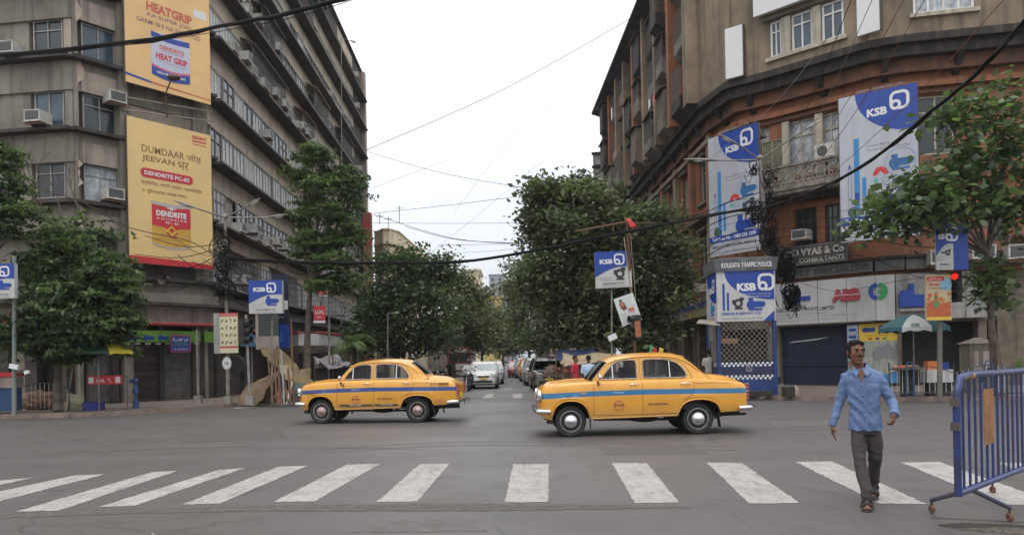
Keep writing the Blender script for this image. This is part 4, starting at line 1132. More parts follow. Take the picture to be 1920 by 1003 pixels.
 # ---- chamfer and curved front: floors one and two
def holes_at(fr,spans,z0,z1):
 out=[]
 for x0,x1 in spans:
  a0=fr.hit(x0,400)[0];a1=fr.hit(x1,400)[0];out.append((a0,a1,z0,z1))
 return out
rows1={1:[],2:[(1375,1400)],3:[(1488,1531),(1546,1578)],4:[],5:[(1752,1790),(1850,1890)],6:[]}
rows2={1:[],2:[(1424,1446)],3:[(1476,1530),(1542,1577)],4:[(1655,1690)],5:[(1722,1795)],6:[]}
WD=window_proto(1.0,1.0,2,GL_D,ORGD)
def fit_window(fr,h,n,proto_args,parent,name='window'):
 p=window_proto(h[1]-h[0]-.02,h[3]-h[2]-.02,*proto_args)
 return put_window(p,parent,fr,h[0]+.01,h[2]+.01,n,name)
for i in range(1,7):
 f=FL_[i]
 for(z0,z1,rows,s0,s1,mt)in((4.75,8.6,rows1,5.9,8.0,ORG),(8.6,12.9,rows2,9.55,12.0,ORG)):
  holes=holes_at(f,rows[i],s0,s1)
  holes=[(max(h[0],.05),min(h[1],f.L-.05),h[2],h[3])for h in holes]
  w_=MB();wall_row(w_,f,0,f.L,z0,z1,holes);w_.build('wall',mt,rb,world=True)
  for h in holes:
   if z0>6:fit_window(f,h,-.2,(2,GL_G if i!=5 else GL_D,CREAM,.72,.09),rb)
   else:fit_window(f,h,-.25,(3,GL_D,IRON,.75,.05),rb)
 MB().fbox(f,0,f.L,8.45,8.75,.003,.3).build('string_course',ORGD,rb,world=True)
 MB().fbox(f,0,f.L,12.3,12.52,.003,.25).build('string_course',ORG,rb,world=True)
 MB().fbox(f,0,f.L,12.06,12.18,.003,.12).build('string_course',ORGD,rb,world=True)
 MB().fbox(f,0,f.L,4.9,5.35,.003,.3).build('fascia',SLATE,rb,world=True)
 MB().fbox(f,0,f.L,5.36,5.48,.003,.4).build('string_course',SOOT,rb,world=True)
 # upper floor above the ledge
 g=FU_[i]
 w_=MB()
 sp={1:[],2:[],3:[(1428,1466),(1484,1524),(1541,1583)],4:[],5:[(1712,1828)],6:[]}[i]
 hh=[]
 if i==3:
  for x0,x1 in sp:
   hh.append((max(g.hit(x0,90)[0],.06),g.hit(x1,90)[0],14.75,16.35))
 if i==5:hh=[(g.hit(1712,20)[0],g.hit(1828,20)[0],15.0,16.9)]
 wall_row(w_,g,0,g.L,ZLT+.002,19.5,hh,.3)
 w_.build('wall',TAN,rb,world=True)
 for h in hh:
  if i==3:fit_window(g,h,-.12,(2,GL_B,WHITE,.7,.09),rb)
  else:fit_window(g,h,-.12,(4,GL_G,WHITE,.6,.09),rb)
 if hh:
  a0=hh[0][0];a1=hh[-1][1]
  MB().fbox(g,a0-.15,a1+.15,hh[0][2]-.16,hh[0][2]-.003,-.1,.14).build('window_sill',CREAM,rb,world=True)
  for h0,h1 in zip(hh[:-1],hh[1:]):MB().fbox(g,h0[1]+.01,h1[0]-.01,h0[2],h0[3],.003,.08).build('window_pier',CREAM,rb,world=True)
  if i==3:MB().fbox(g,a0-.2,a1+.1,16.4,16.55,-.1,.2).build('window_hood',TAND,rb,world=True)
 else:
  MB().fbox(g,.05,.3,ZLT+.01,19.4,.003,.1).build('pilaster',TAN,rb,world=True)
  # eaves over the curved front keep the far corner right
FRW=FU_[2]
# white boards on the upper wall
t=thing('blank_board','tall blank white board on the tan wall above the ledge near the corner','board',FU_[2](.2,14.5,.3))
a0,b1=FU_[2].hit(1359,60,.3);a1=FU_[2].hit(1392,60,.3)[0];b0=FU_[2].hit(1359,150,.3)[1]
MB().fbox(FU_[2],a0,a1,b0,b1+.1,.12,.3).build('panel',INKWHITE,t,world=True);MB().fbox(FU_[2],a1+.002,a1+.05,b0,b1+.1,.1,.32).build('edge',IRON,t,world=True)
t=thing('blank_board','blank white board at the top edge right of the triple window','board',FU_[3](3,15,.3))
a0=FU_[3].hit(1607,60,.3)[0];a1=min(FU_[3].hit(1650,60,.3)[0],FU_[3].L+.9);b0=FU_[3].hit(1607,69,.3)[1]
MB().fbox(FU_[3],a0,a1,b0,b0+3,.12,.3).build('panel',INKWHITE,t,world=True);MB().fbox(FU_[3],a1+.002,a1+.05,b0,b0+3,.1,.32).build('edge',IRON,t,world=True)
t=thing('blank_board','long white board lying along the top of the triple window','board',FU_[3](1,16.6,.3))
a0=FU_[3].hit(1412,20,.5)[0];a1=FU_[3].hit(1540,8,.5)[0]
MB().fbox(FU_[3],a0,a1,16.62,18,.3,.5).build('panel',INKWHITE,t,world=True)
# ---- stone balcony with round rosettes
f=FL_[3];nb=.95
a0=f.hit(1428,300,nb)[0]-.1;a1=f.hit(1572,270,nb)[0];zb0=8.85;zb1=9.85
bal=MB();bal.fbox(f,a0,a1,zb0-.3,zb0,.003,nb+.12);bal.fbox(f,a0,a1,zb0-.14,zb0-.04,nb+.121,nb+.2)
bal.build('balcony_floor',STONE,rb,world=True)
MB().fbox(f,a0,a1,zb1-.1,zb1,nb-.12,nb+.06).build('balcony_rail',STONE,rb,world=True)
MB().fbox(f,a0,a1,zb0+.003,zb0+.12,nb-.1,nb+.04).build('balcony_plinth',STONE,rb,world=True)
nr=7
for i in range(nr):
 c=a0+(a1-a0)*(i+.5)/nr;zc=(zb0+zb1)/2+.01;R_=.33
 if i==0:
  mb=MB();F0=Fr((0,0,0),(1,0,0))
  mb.ribbon(F0,circ(0,0,R_,18),.08,-.04,True,0,.05);mb.ribbon(F0,circ(0,0,.14,12),.06,-.03,True,0,.04)
  for k in range(8):
   w=k*math.pi/4;mb.ribbon(F0,[(.16*math.cos(w),.16*math.sin(w)),(.31*math.cos(w),.31*math.sin(w))],.06,-.03,False,0,.03)
  ros=mb.mesh('rosette',STONE)
 link('rosette',ros,rb,f.mat(c,zc,nb-.03))
 mb=MB();mb.fbox(f,c+(a1-a0)/nr/2-.05,c+(a1-a0)/nr/2+.05,zb0+.123,zb1-.103,nb-.08,nb+.02)
 for sx in(-1,1):
  for sz in(-1,1):
   mb.fpoly(f,[(c+sx*.38,zc+sz*.36),(c+sx*.12,zc+sz*.36),(c+sx*.38,zc+sz*.14)][::1 if sx*sz>0 else-1],nb-.07,nb-.01)
 mb.build('balcony_infill',STONE,rb,world=True)
MB().fbox(f,a0,a1,zb0-.55,zb0-.303,.003,.5).build('balcony_moulding',SOOT,rb,world=True)
# louvred shutters in the balcony window, cream piers
for h in holes_at(f,[(1452,1463),(1464,1474)],9.6,11.3):pass
lf=window_proto(.52,1.7,1,SHG,SHG)
g2=FL_[2];
for px in(1430,1447):
 fr=f if f.hit(px,250)[0]>0 else g2
 a=max(fr.hit(px,250)[0],.03)
 put_window(lf,rb,fr,a,9.6,.05,'shutter')
 mb=MB()
 for k in range(14):mb.fbox(fr,a+.07,a+.45,9.72+k*.11,9.75+k*.11,.06,.09)
 mb.build('shutter_slats',SHG,rb,world=True)
for px in(1421,1475,1537):
 fr=f if f.hit(px,250)[0]>0 else g2
 a=fr.hit(px,250)[0];MB().fbox(fr,a-.16,a+.16,9.0,12.0,.004,.14).build('window_pier',CREAM,rb,world=True)
ac1=ac_proto('white outdoor unit with a round dark fan on the stone balcony','tmp',True);del ac1['group']
put_ac(f,f.hit(1530,262,.6)[0],zb1+.02,.5,"white outdoor unit with a round dark fan at the right end of the stone balcony",None,ac1)
o=put_ac(f,f.hit(1492,450,.35)[0],f.hit(1492,452,.35)[1],.35,'box air conditioner in the window above the black consultants sign');o['group']='z'
for px,py,lab in((1738,498,'box air conditioner left of the dark shaded pump sign under the leafy tree'),(1815,488,'outdoor air conditioner half behind the thin stems right of the shaded pump sign'),(1882,488,'white outdoor air conditioner at the right edge below the wall fan')):
 i=5;o=put_ac(FL_[i],*FL_[i].hit(px,py,.4),.4,lab);o['group']='z';o.scale=(1.3,1,1.3)
f0=FL_[0]
for k,px in enumerate((1243,1252,1262,1272,1283,1296,1310)):
 a_,z_=f0.hit(px,556-k*1.5,.6)
 o=put_ac(f0,a_,4.85,.6,'outdoor air conditioner in the row above the cream shop sign','air conditioners in a row above the cream shop sign')
for o in COL.objects:
 if o.get('group')=='z':del o['group']
t=thing('wall_fan','round exhaust fan on the orange wall at the right edge behind the leaves','fan',FL_[5](6,7,.1))
a_,z_=FL_[5].hit(1906,452,.2)
MB().ribbon(FL_[5],circ(a_,z_,.3,16),.08,.05,True,0,.3).fbox(FL_[5],a_-.02,a_+.02,z_-.27,z_+.27,.1,.14).fbox(FL_[5],a_-.27,a_+.27,z_-.02,z_+.02,.15,.18).build('housing',IRON,t,world=True)
# ---- ground floor of the curved front
for i in range(1,7):
 f=FL_[i]
 MB().fbox(f,0,f.L,2.75,4.74,-.5,-.05).build('wall',TAND,rb,world=True)
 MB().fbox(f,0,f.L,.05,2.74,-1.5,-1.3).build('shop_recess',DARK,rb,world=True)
def pier(f,x0,x1,m,z1=2.74,n=0.0,name='shop_pier'):
 MB().fbox(f,f.hit(x0,700)[0],f.hit(x1,700)[0],.1,z1,-.6,n).build(name,m,rb,world=True)
pier(FL_[3],1452,1463,TAND);pier(FL_[3],1590,1609,WASH);pier(FL_[3],1609,1618,TAND);pier(FL_[5],1836,1852,TAND,2.74);pier(FL_[5],1872,1925,TAND);pier(FL_[4],1685,1692,TAND)
# blue collapsible shutter
BLSH=mat('shutter_dark_blue',(0.018,0.03,0.075),(0.012,0.018,0.04),0.5,2,streak=(0.04,0.05,0.08),streak_s=4)
f=FL_[3];a0=f.hit(1463,700)[0];a1=f.hit(1589,700)[0]
n=24
bm_=MB().box(0,(a1-a0)/n*.93,-.03,.0,0,2.55)
bm_.box((a1-a0)/n*.3,(a1-a0)/n*.6,-.055,-.031,0,2.55)
bm_=bm_.mesh('shutter_leaf',BLSH)
for i in range(n):link('shutter_leaf',bm_,rb,f.mat(a0+(a1-a0)*i/n,.14,-.35))
MB().fbox(f,a0,a1,1.0,1.06,-.29,-.25).build('shutter_rail',BLSH,rb,world=True)
MB().fbox(f,a0,a1,.02,.14,-.6,.2).build('step',PAVE,rb,world=True)
MB().fpoly(Fr(f(a0+.3,2.05,-.28),f.x),[(0,0),(1.3,.1),(1.9,.22),(.9,.12),(.2,.06)],0,.02).build('torn_banner',WHITE,rb,world=True)
# yellow and blue posters right of it
t=thing('poster_board',"yellow poster with blue pumps and three logos, right of the dark blue shutter",'poster',FL_[3](5,1,.1))
fr=Fr(FL_[3](FL_[3].hit(1611,650,.15)[0],0,.15),FL_[4].x)
w=1.55
MB().fbox(fr,0,w,2.02,2.75,-.05,0).build('yellow_panel',INKYEL,t,world=True)
mb=MB();mb.fpoly(fr,rrect(.12,.62,2.4,2.58,.04),.002,.006);mb.fpoly(fr,rrect(.75,1.05,2.35,2.68,.1),.002,.006);mb.fpoly(fr,circ(.25,2.49,.11,10),.007,.01);mb.build('pump_picture',INKBLUE,t,world=True)
scribble(fr,.25,2.22,1.1,.05,.003,INKBROWN,t,3)
MB().fpoly(fr,rrect(.35,.5,2.07,2.16,.01),.002,.005).build('logo',INKRED,t,world=True);MB().fpoly(fr,rrect(.62,.77,2.07,2.16,.01),.002,.005).build('logo',INKBLUE,t,world=True);MB().fpoly(fr,rrect(.9,1.05,2.07,2.16,.01),.002,.005).build('logo',INKGREEN,t,world=True)
MB().fbox(fr,0,w,.25,2.017,-.05,0).build('street_photo',mat('poster_photo',(0.2,0.27,0.24),(0.42,0.42,0.36),0.6,2.2,streak=(0.06,0.07,0.06),streak_s=3),t,world=True)
MB().fpoly(fr,[(0,.25),(w,.25),(w,.75),(.5,.5),(0,.55)],.002,.006).build('photo_water',INKSKY,t,world=True)
MB().fpoly(fr,[(.5,1.15),(.62,1.75),(1.1,1.9),(1.45,1.6),(1.3,1.15),(1.1,1.3),(.8,1.25)],.002,.006).build('photo_rock',INKGREY,t,world=True)
t=thing('poster_board','narrow pale poster with blue bands between the dark blue shutter and the yellow poster','poster',FL_[3](4.5,1,.1))
a0=FL_[3].hit(1589,650,.2)[0];a1=FL_[3].hit(1609,650,.2)[0];fr=Fr(FL_[3](a0,0,.2),FL_[3].x);w=a1-a0
MB().fbox(fr,0,w,1.2,2.72,-.1,0).build('panel',mat('poster_pale',(0.42,0.46,0.52),(0.3,0.34,0.42),0.5,3),t,world=True)
mb=MB()
for z in(2.45,2.15,1.95,1.5):mb.fpoly(fr,rrect(w*.15,w*.85,z,z+.12,.02),.002,.005)
mb.build('blue_bands',INKBLUE,t,world=True);scribble(fr,w*.15,2.32,w*.7,.05,.003,INKGREY,t,3)
# ---- the long white board with ABB and other marks
t=thing('shop_fascia',"long white fascia with red ABB letters and a blue and green ring",'sign',FL_[3](2,2.9,.3))
zb,zt_=2.86,4.72
f=FL_[3];nb=.32
a_s=f.hit(1452,570,nb)[0]
edges=[a_s]+[f.hit(x,570,nb)[0]for x in(1534,1588)]+[f.L+.12]
for e0_,e1_ in zip(edges[:-1],edges[1:]):MB().fbox(f,e0_,e1_-.025,zb,zt_,nb-.2,nb).build('panel',BRD,t,world=True)
g=FL_[4];MB().fbox(g,.0,g.hit(1678,560,nb)[0],zb,zt_,nb-.2,nb).build('panel',BRD,t,world=True)
MB().fbox(g,g.hit(1680,560,nb)[0],g.L+.1,zb,zt_,nb-.25,nb-.04).build('panel',BRG,t,world=True)
g5=FL_[5]
e5=[0]+[g5.hit(x,560,nb)[0]for x in(1772,1812,1853)]
for e0_,e1_ in zip(e5[:-1],e5[1:]):MB().fbox(g5,e0_+.01,e1_-.02,zb,zt_,nb-.25,nb-.04).build('panel',BRG,t,world=True)
MB().fbox(f,a_s,f.L,zb-.06,zb-.003,nb-.2,nb+.02).build('edge_trim',IRON,t,world=True)
ABR=mat('abb_red',(0.42,0.05,0.07),(0.33,0.045,0.06),0.45,4)
def on(fr,px,py,n=nb):return fr.hit(px,py,n)
a0,b0=on(f,1561,566);a1,b1=on(f,1613,544)
lettering('ABB',f,a0,b0,a1-a0,.52,nb+.003,ABR,t,.06,.09)
MB().fbox(f,a0,a1,b0+.24,b0+.262,nb+.09,nb+.097).build('white_line',INKWHITE,t,world=True)
a0,b0=on(f,1452,585);lettering('DEBSON PUMPS PRIVATE LIMITED',f,a_s+.05,3.42,on(f,1565,580)[0]-a_s-.05,.17,nb+.004,INKB,t,.02)
lettering('AN ISO 9001 : 2008 CERTIFIED COMPANY',f,a_s+.05,3.25,on(f,1547,580)[0]-a_s,.1,nb+.004,INKGREY,t,.005)
lettering('Ground Floor, Kolkata - 700 001, Ph : +91 33 2243 5083 / 7139',f,a_s+.05,3.12,on(f,1600,580)[0]-a_s,.08,nb+.004,INKGREY,t)
lettering('www.debsonpumps.com | Web : www.debsonpumps.com',f,a_s+.05,2.99,on(f,1568,580)[0]-a_s,.08,nb+.004,INKGREY,t)
a0,z_=on(f,1480,551)
MB().fpoly(f,rrect(a0,a0+.95,3.9,4.08,.03),nb+.002,nb+.06).fpoly(f,rrect(a0+.1,a0+.5,3.72,3.88,.03),nb+.002,nb+.06).fpoly(f,rrect(a0-.25,a0-.1,4.1,4.5,.03),nb+.002,nb+.06).build('blue_letters',INKBLUE,t,world=True)
MB().fbox(f,a0+.1,a0+.75,3.6,3.7,nb+.002,nb+.05).build('small_plate',BRG,t,world=True)
# ring logo: left half blue, right half green
c_,z_=on(g,1646,546)
MB().ribbon(g,circ(c_-.01,z_,.27,14,95,265),.17,nb+.002,False,0,nb+.05).build('ring_blue',INKBLUE,t,world=True)
mb=MB();mb.ribbon(g,circ(c_+.01,z_,.27,14,-85,85),.17,nb+.002,False,0,nb+.05);mb.fpoly(g,[(c_+.0,z_-.08),(c_+.2,z_-.08),(c_+.2,z_+.06),(c_,z_+.06)],nb+.052,nb+.06);mb.build('ring_green',INKGREEN,t,world=True)
# blue pump-shaped letter block
a0,z_=on(g5,1687,570,.5)
a0=max(a0,-.4);z_=3.35
MB().fpoly(g5,[(a0,z_),(a0+1.6,z_),(a0+1.6,z_+.5),(a0+.55,z_+.5),(a0+.55,z_+.95),(a0+.4,z_+.95),(a0+.4,z_+.72),(a0+.1,z_+.68),(a0,z_+.5)],.33,.5).build('blue_letters',INKBLUE,t,world=True)
MB().fbox(g5,a0,a0+1.6,z_-.17,z_-.05,.33,.48).build('small_plate',BRG,t,world=True)
for zz in(4.3,4.05,3.8,3.5,3.25):scribble(g5,e5[1]+.3,zz,1.9,.09,nb-.035,INKGREY,t,int(zz*100))
# grey fascia letters
a0=FL_[3].hit(1462,520,.31)[0]
lettering('SUPPLY SPECIALISTS',FL_[3],a0,5.0,FL_[3].L-a0-.1,.25,.302,mat('letters_iron',(0.05,0.05,0.05),None,.6),rb,.02,.03)
# black consultants sign
t=thing('sign_board','black sign board with raised cream letters ND VYAS & Co CONSULTANTS above the white fascia','sign',FL_[3](1,5.5,.5))
f=FL_[3];n_=.55;a0=f.hit(1440,480,n_)[0];a1=f.hit(1590,470,n_)[0]
MB().fbox(f,a0,a1,5.42,6.3,n_-.08,n_).build('panel',mat('sign_black',(0.035,0.033,0.032),(0.06,0.055,0.05),.6,3),t,world=True)
MB().ribbon(f,[(a0+.05,5.47),(a1-.05,5.47),(a1-.05,6.25),(a0+.05,6.25)],.025,n_+.002,True,0,n_+.01).build('trim',INKGREY,t,world=True)
SILV=mat('letters_cream',(0.5,0.48,0.42),(0.3,0.28,0.24),.5,6)
lettering('ND VYAS & Co',f,f.hit(1474,470,n_)[0],5.83,a1-f.hit(1474,470,n_)[0]-.15,.33,n_+.002,SILV,t,.035,.03)
lettering('N. CONSULTANTS',f,f.hit(1484,470,n_)[0],5.52,a1-f.hit(1484,470,n_)[0]-.15,.2,n_+.002,SILV,t,.02,.02)
# cream sign over the street-side shop
t=thing('shop_sign','cream shop sign with dark blue gothic letters ending in & Co above the glass shopfront','sign',FL_[0](20,3.6,.4))
f=FL_[0];n_=.5;a0=f.hit(1247,580,n_)[0];a1=f.hit(1334,570,n_)[0]
MB().fbox(f,a0,a1,3.62,4.62,n_-.3,n_).build('panel',mat('sign_cream_dull',(0.40,0.33,0.19),(0.3,0.25,0.15),.6,1.5),t,world=True)
MB().fbox(f,a0-.35,a0-.02,3.5,4.7,n_-.3,n_+.03).build('end_panel',BRG,t,world=True)
lettering('Instrument & Equipments & Co',f,a0+.5,3.98,a1-a0-.7,.42,n_+.003,INKBLUE,t,.05,.04)
scribble(f,a0+3.4,3.72,2.2,.13,n_+.003,INKBLUE,t,6);lettering('MFRS. OF',f,a0+4,4.47,1.6,.1,n_+.003,INKGREY,t)
MB().fbox(f,a0+5.9,a0+6.6,3.66,3.85,n_+.002,n_+.01).build('yellow_patch',INKYEL,t,world=True)
# ---- big KSB hoardings
def big_ksb(label,lo,hi,z0,z1,full=True):
 fr=face(lo,hi);w=fr.L;h=z1-z0;fr.o.z=z0
 t=thing('hoarding',label,'billboard',fr(w/2,0,-.1))
 MB().fbox(fr,0,w,0,h,-.06,0).build('panel',BRDC,t,world=True)
 mb=MB()
 for q in(.08,.5,.92):mb.fbox(fr,w*q-.03,w*q+.03,-.1,h+.1,-.14,-.062)
 for q in(.1,.5,.9):mb.fbox(fr,.02,w-.02,h*q-.03,h*q+.03,-.6,-.142)
 mb.fbox(fr,-.03,-.003,0,h,-.1,.01);mb.fbox(fr,w+.003,w+.03,0,h,-.1,.01)
 mb.build('frame',IRON,t,world=True)
 quarter(fr,w*.22,w,h*.70,h,'drop',.003,INKBLUE,t,'blue_field')
 lettering('KSB',fr,w*.37,h*.83,w*.26,h*.055,.009,INKWHITE,t,.045)
 ksb_logo(fr,w*.66,h*.845,w*.26,.009,INKWHITE,t)
 lettering('Pumps Made with',fr,w*.35,h*.625,w*.42,h*.02,.005,INKGREY,t,.005)
 lettering('Trusted German Technology',fr,w*.35,h*.595,w*.56,h*.022,.005,INKGREY,t,.005)
 mb=MB();mb.fbox(fr,w*.19,w*.26,h*.16,h*.70,.003,.007);mb.fbox(fr,w*.295,w*.345,h*.2,h*.43,.003,.007);mb.build('tube_pump',INKSKY,t,world=True)
 mb=MB();mb.fbox(fr,w*.195,w*.255,h*.28,h*.33,.008,.01);mb.fbox(fr,w*.195,w*.255,h*.18,h*.22,.008,.01);mb.fbox(fr,w*.11,w*.115,h*.2,h*.5,.003,.006);mb.fbox(fr,w*.15,w*.155,h*.2,h*.5,.003,.006);mb.fpoly(fr,[(w*.11,h*.5),(w*.155,h*.5),(w*.1325,h*.535)],.003,.006);mb.build('tube_detail',INKBLUE,t,world=True)
 mb=MB();mb.fpoly(fr,[(w*.43,h*.43)]+[(w*.53-w*.1*math.cos(math.pi*i/8),h*.43+h*.055*math.sin(math.pi*i/8))for i in range(1,8)]+[(w*.63,h*.43),(w*.58,h*.43),(w*.53,h*.455),(w*.48,h*.43)][:],.003,.006)
 mb.build('star_label',INKRED,t,world=True)
 mb=MB();mb.fpoly(fr,circ(w*.47,h*.395,w*.035,12),.003,.006);mb.ribbon(fr,rrect(w*.54,w*.63,h*.38,h*.41,.02),.02,.003,True,0,.006);mb.build('quality_marks',mat('ink_teal',(.1,.35,.35),None,.5),t,world=True)
 BM=mat('pump_blue_print',(0.03,0.16,0.38),(0.02,0.08,0.22),.4,6)
 pump(fr,w*.78,h*.50,w*.26,.004,BM,t);MB().ribbon(fr,circ(w*.78,h*.50,w*.19,20),.015,.003,True,0,.005).build('circle_outline',INKSKY,t,world=True)
 pump(fr,w*.80,h*.36,w*.24,.004,mat('pump_dark_print',(.06,.09,.13),(.03,.04,.05),.4,6),t,1)
 pump(fr,w*.72,h*.225,w*.34,.004,INKBLUE,t)
 mb=MB();mb.fpoly(fr,circ(w*.17,h*.2,w*.075,12),.008,.012);mb.fpoly(fr,circ(w*.19,h*.145,w*.05,10),.008,.012);mb.build('pump_green',mat('pump_green_print',(.07,.13,.11),(.03,.06,.05),.4,6),t,world=True)
 MB().fpoly(fr,[(0,h*.115),(w,h*.115),(w,h*.165),(0,h*.165)],.014,.018).build('blue_band',INKBLUE,t,world=True)
 lettering('Toll Free No : 1800 233 1299',fr,w*.06,h*.125,w*.87,h*.03,.02,INKWHITE,t,.025)
 lettering('DEBSON PUMPS PVT. LTD., KOLKATA',fr,w*.05,h*.06,w*.88,h*.028,.004,INKB,t,.02)
 lettering('Ph: 4604 4201 / 4202 / 98301 07802',fr,w*.08,h*.018,w*.82,h*.02,.004,INKGREY,t,.01)
 lettering('DEBSON PUMPS PVT. LTD.',fr,w*.24,h+.04,w*.6,.1,-.02,INKGREY,t,.02,.02)
 return t
p=P(1327,262,34.0);q=P(1421,228,31.6)
big_ksb('tall white and blue KSB hoarding behind the lamp post, left of the stone balcony',(p.x,p.y),(q.x,q.y),6.0,p.z)
p=P(1572,186,29.9);q=P(1719,150,28.2)
big_ksb('wide white and blue KSB hoarding right of the stone balcony, partly behind leaves',(p.x,p.y),(q.x,q.y),5.95,p.z)
# ---- small rectangular KSB signs
def small_ksb(label,fr,w,h,depth,m_w,text=True,pk=0,side=False):
 t=thing('sign_board',label,'sign',fr(w/2,0,0))
 MB().fbox(fr,0,w,0,h,-depth,0).build('panel',m_w,t,world=True)
 MB().fpoly(fr,[(.0,h),(0,h*.26)]+[(w*i/12,h*.26+h*.32*math.sin(math.pi/2*min(i/10,1)))for i in range(1,13)]+[(w,h)],.003,.006).build('blue_field',INKBLUE,t,world=True)if False else None
 pts=[(0,h),(0,h*.3)]+[(w*i/12,h*(.3+.27*math.sin(math.pi/2*min(i/9.0,1))))for i in range(1,13)]+[(w,h)]
 MB().fpoly(fr,pts,.003,.007).build('blue_field',INKBLUE,t,world=True)
 lettering('KSB',fr,w*.14,h*.66,w*.36,h*.13,.009,INKWHITE,t,.045)
 ksb_logo(fr,w*.53,h*.62,h*.31,.009,INKWHITE,t)
 pump(fr,w*.68,h*.38,w*.34,.008,INKBLUE if pk==0 else INKB,t,pk)
 scribble(fr,w*.12,h*.26,w*.36,h*.03,.008,INKGREY,t,2);scribble(fr,w*.12,h*.2,w*.36,h*.02,.008,INKGREY,t,3)
 lettering('DEBSON PUMPS PVT. LTD.',fr,w*.2,h*.09,w*.6,h*.045,.008,INKB,t,.02)
 scribble(fr,w*.15,h*.03,w*.7,h*.03,.008,INKGREY,t,5)
 return t
# ================================================================== VEHICLES
def car_paint(name,c,c2=None,rough=0.3,dust=0.45):
 if name in MC:return MC[name]
 m=bpy.data.materials.new(name);m.use_nodes=True
 t=m.node_tree;N=t.nodes;L=t.links;bs=N['Principled BSDF']
 g=N.new('ShaderNodeTexCoord')
 n=N.new('ShaderNodeTexNoise');n.inputs['Scale'].default_value=2.6;n.inputs['Detail'].default_value=6;L.new(g.outputs['Object'],n.inputs[0])
 mr=N.new('ShaderNodeMapRange');mr.inputs[1].default_value=.4;mr.inputs[2].default_value=.7;L.new(n.outputs[0],mr.inputs[0])
 mx=N.new('ShaderNodeMix');mx.data_type='RGBA';mx.inputs[6].default_value=c+(1,);mx.inputs[7].default_value=(c2 or tuple(x*.86 for x in c))+(1,)
 L.new(mr.outputs[0],mx.inputs[0])
 # road dust settled low on the body
 sp=N.new('ShaderNodeSeparateXYZ');L.new(g.outputs['Object'],sp.inputs[0])
 m2=N.new('ShaderNodeMapRange');m2.inputs[1].default_value=.62;m2.inputs[2].default_value=.32;m2.inputs[3].default_value=0;m2.inputs[4].default_value=1;L.new(sp.outputs[2],m2.inputs[0])
 n3=N.new('ShaderNodeTexNoise');n3.inputs['Scale'].default_value=7;n3.inputs['Detail'].default_value=6;L.new(g.outputs['Object'],n3.inputs[0])
 mu=N.new('ShaderNodeMath');mu.operation='MULTIPLY';L.new(m2.outputs[0],mu.inputs[0]);L.new(n3.outputs[0],mu.inputs[1])
 mu2=N.new('ShaderNodeMath');mu2.operation='MULTIPLY';mu2.inputs[1].default_value=dust*2;L.new(mu.outputs[0],mu2.inputs[0])
 mx2=N.new('ShaderNodeMix');mx2.data_type='RGBA';L.new(mu2.outputs[0],mx2.inputs[0]);L.new(mx.outputs[2],mx2.inputs[6]);mx2.inputs[7].default_value=(.2,.15,.1,1)
 L.new(mx2.outputs[2],bs.inputs['Base Color'])
 r=N.new('ShaderNodeMapRange');r.inputs[3].default_value=rough-.06;r.inputs[4].default_value=rough+.14;L.new(n3.outputs[0],r.inputs[0]);L.new(r.outputs[0],bs.inputs['Roughness'])
 bs.inputs['Coat Weight'].default_value=.55;bs.inputs['Coat Roughness'].default_value=.15
 bp=N.new('ShaderNodeBump');bp.inputs['Strength'].default_value=.05;bp.inputs['Distance'].default_value=.05;n5=N.new('ShaderNodeTexNoise');n5.inputs['Scale'].default_value=4;L.new(g.outputs['Object'],n5.inputs[0]);L.new(n5.outputs[0],bp.inputs['Height']);L.new(bp.outputs[0],bs.inputs['Normal'])
 MC[name]=m;return m
TAXI=car_paint('taxi_yellow',(0.64,0.30,0.024),(0.57,0.255,0.02))
STR_L=car_paint('stripe_blue',(0.012,0.14,0.30),None,.35,.1);STR_D=car_paint('stripe_deep_blue',(0.010,0.05,0.22),None,.35,.1)
GLASS=glass()
GLASST=glass('tinted_glass',(0.3,0.32,0.32),.05,0,(.25,.27,.28))
TYRE=mat('tyre',(0.014,0.014,0.015),(0.03,0.028,0.026),.8,14,bump=.3,obj=True)
RIM=mat('rim_silver',(0.42,0.42,0.43),(0.25,0.24,0.23),.35,12,metal=.7,obj=True)
HUBR=mat('hubcap_rusty',(0.28,0.12,0.09),(0.45,0.4,0.38),.35,8,metal=.6,obj=True)
LAMP_R=mat('tail_lamp_red',(0.42,0.015,0.015),None,.2,spec=.7)
LAMP_C=mat('lamp_clear',(0.62,0.63,0.62),(0.45,.46,.46),.12,20,spec=.8)
UNDER=mat('underbody',(0.018,0.017,0.016),(0.04,0.035,0.03),.85,6)
SEATM=mat('seat_dark',(0.035,0.03,0.03),(0.06,0.05,0.05),.8,6)
SKIN=mat('skin_brown',(0.17,0.082,0.052),(0.14,0.066,0.042),.6,12,obj=True,spec=.2)
HAIR=mat('hair_black',(0.010,0.009,0.009),(0.018,0.016,0.015),.85,40,bump=.4,obj=True,spec=.12)
def lerp_tab(tab,x):
 xs=[p[0]for p in tab]
 return[float(np.interp(x,xs,[p[i]for p in tab]))for i in range(1,len(tab[0]))]
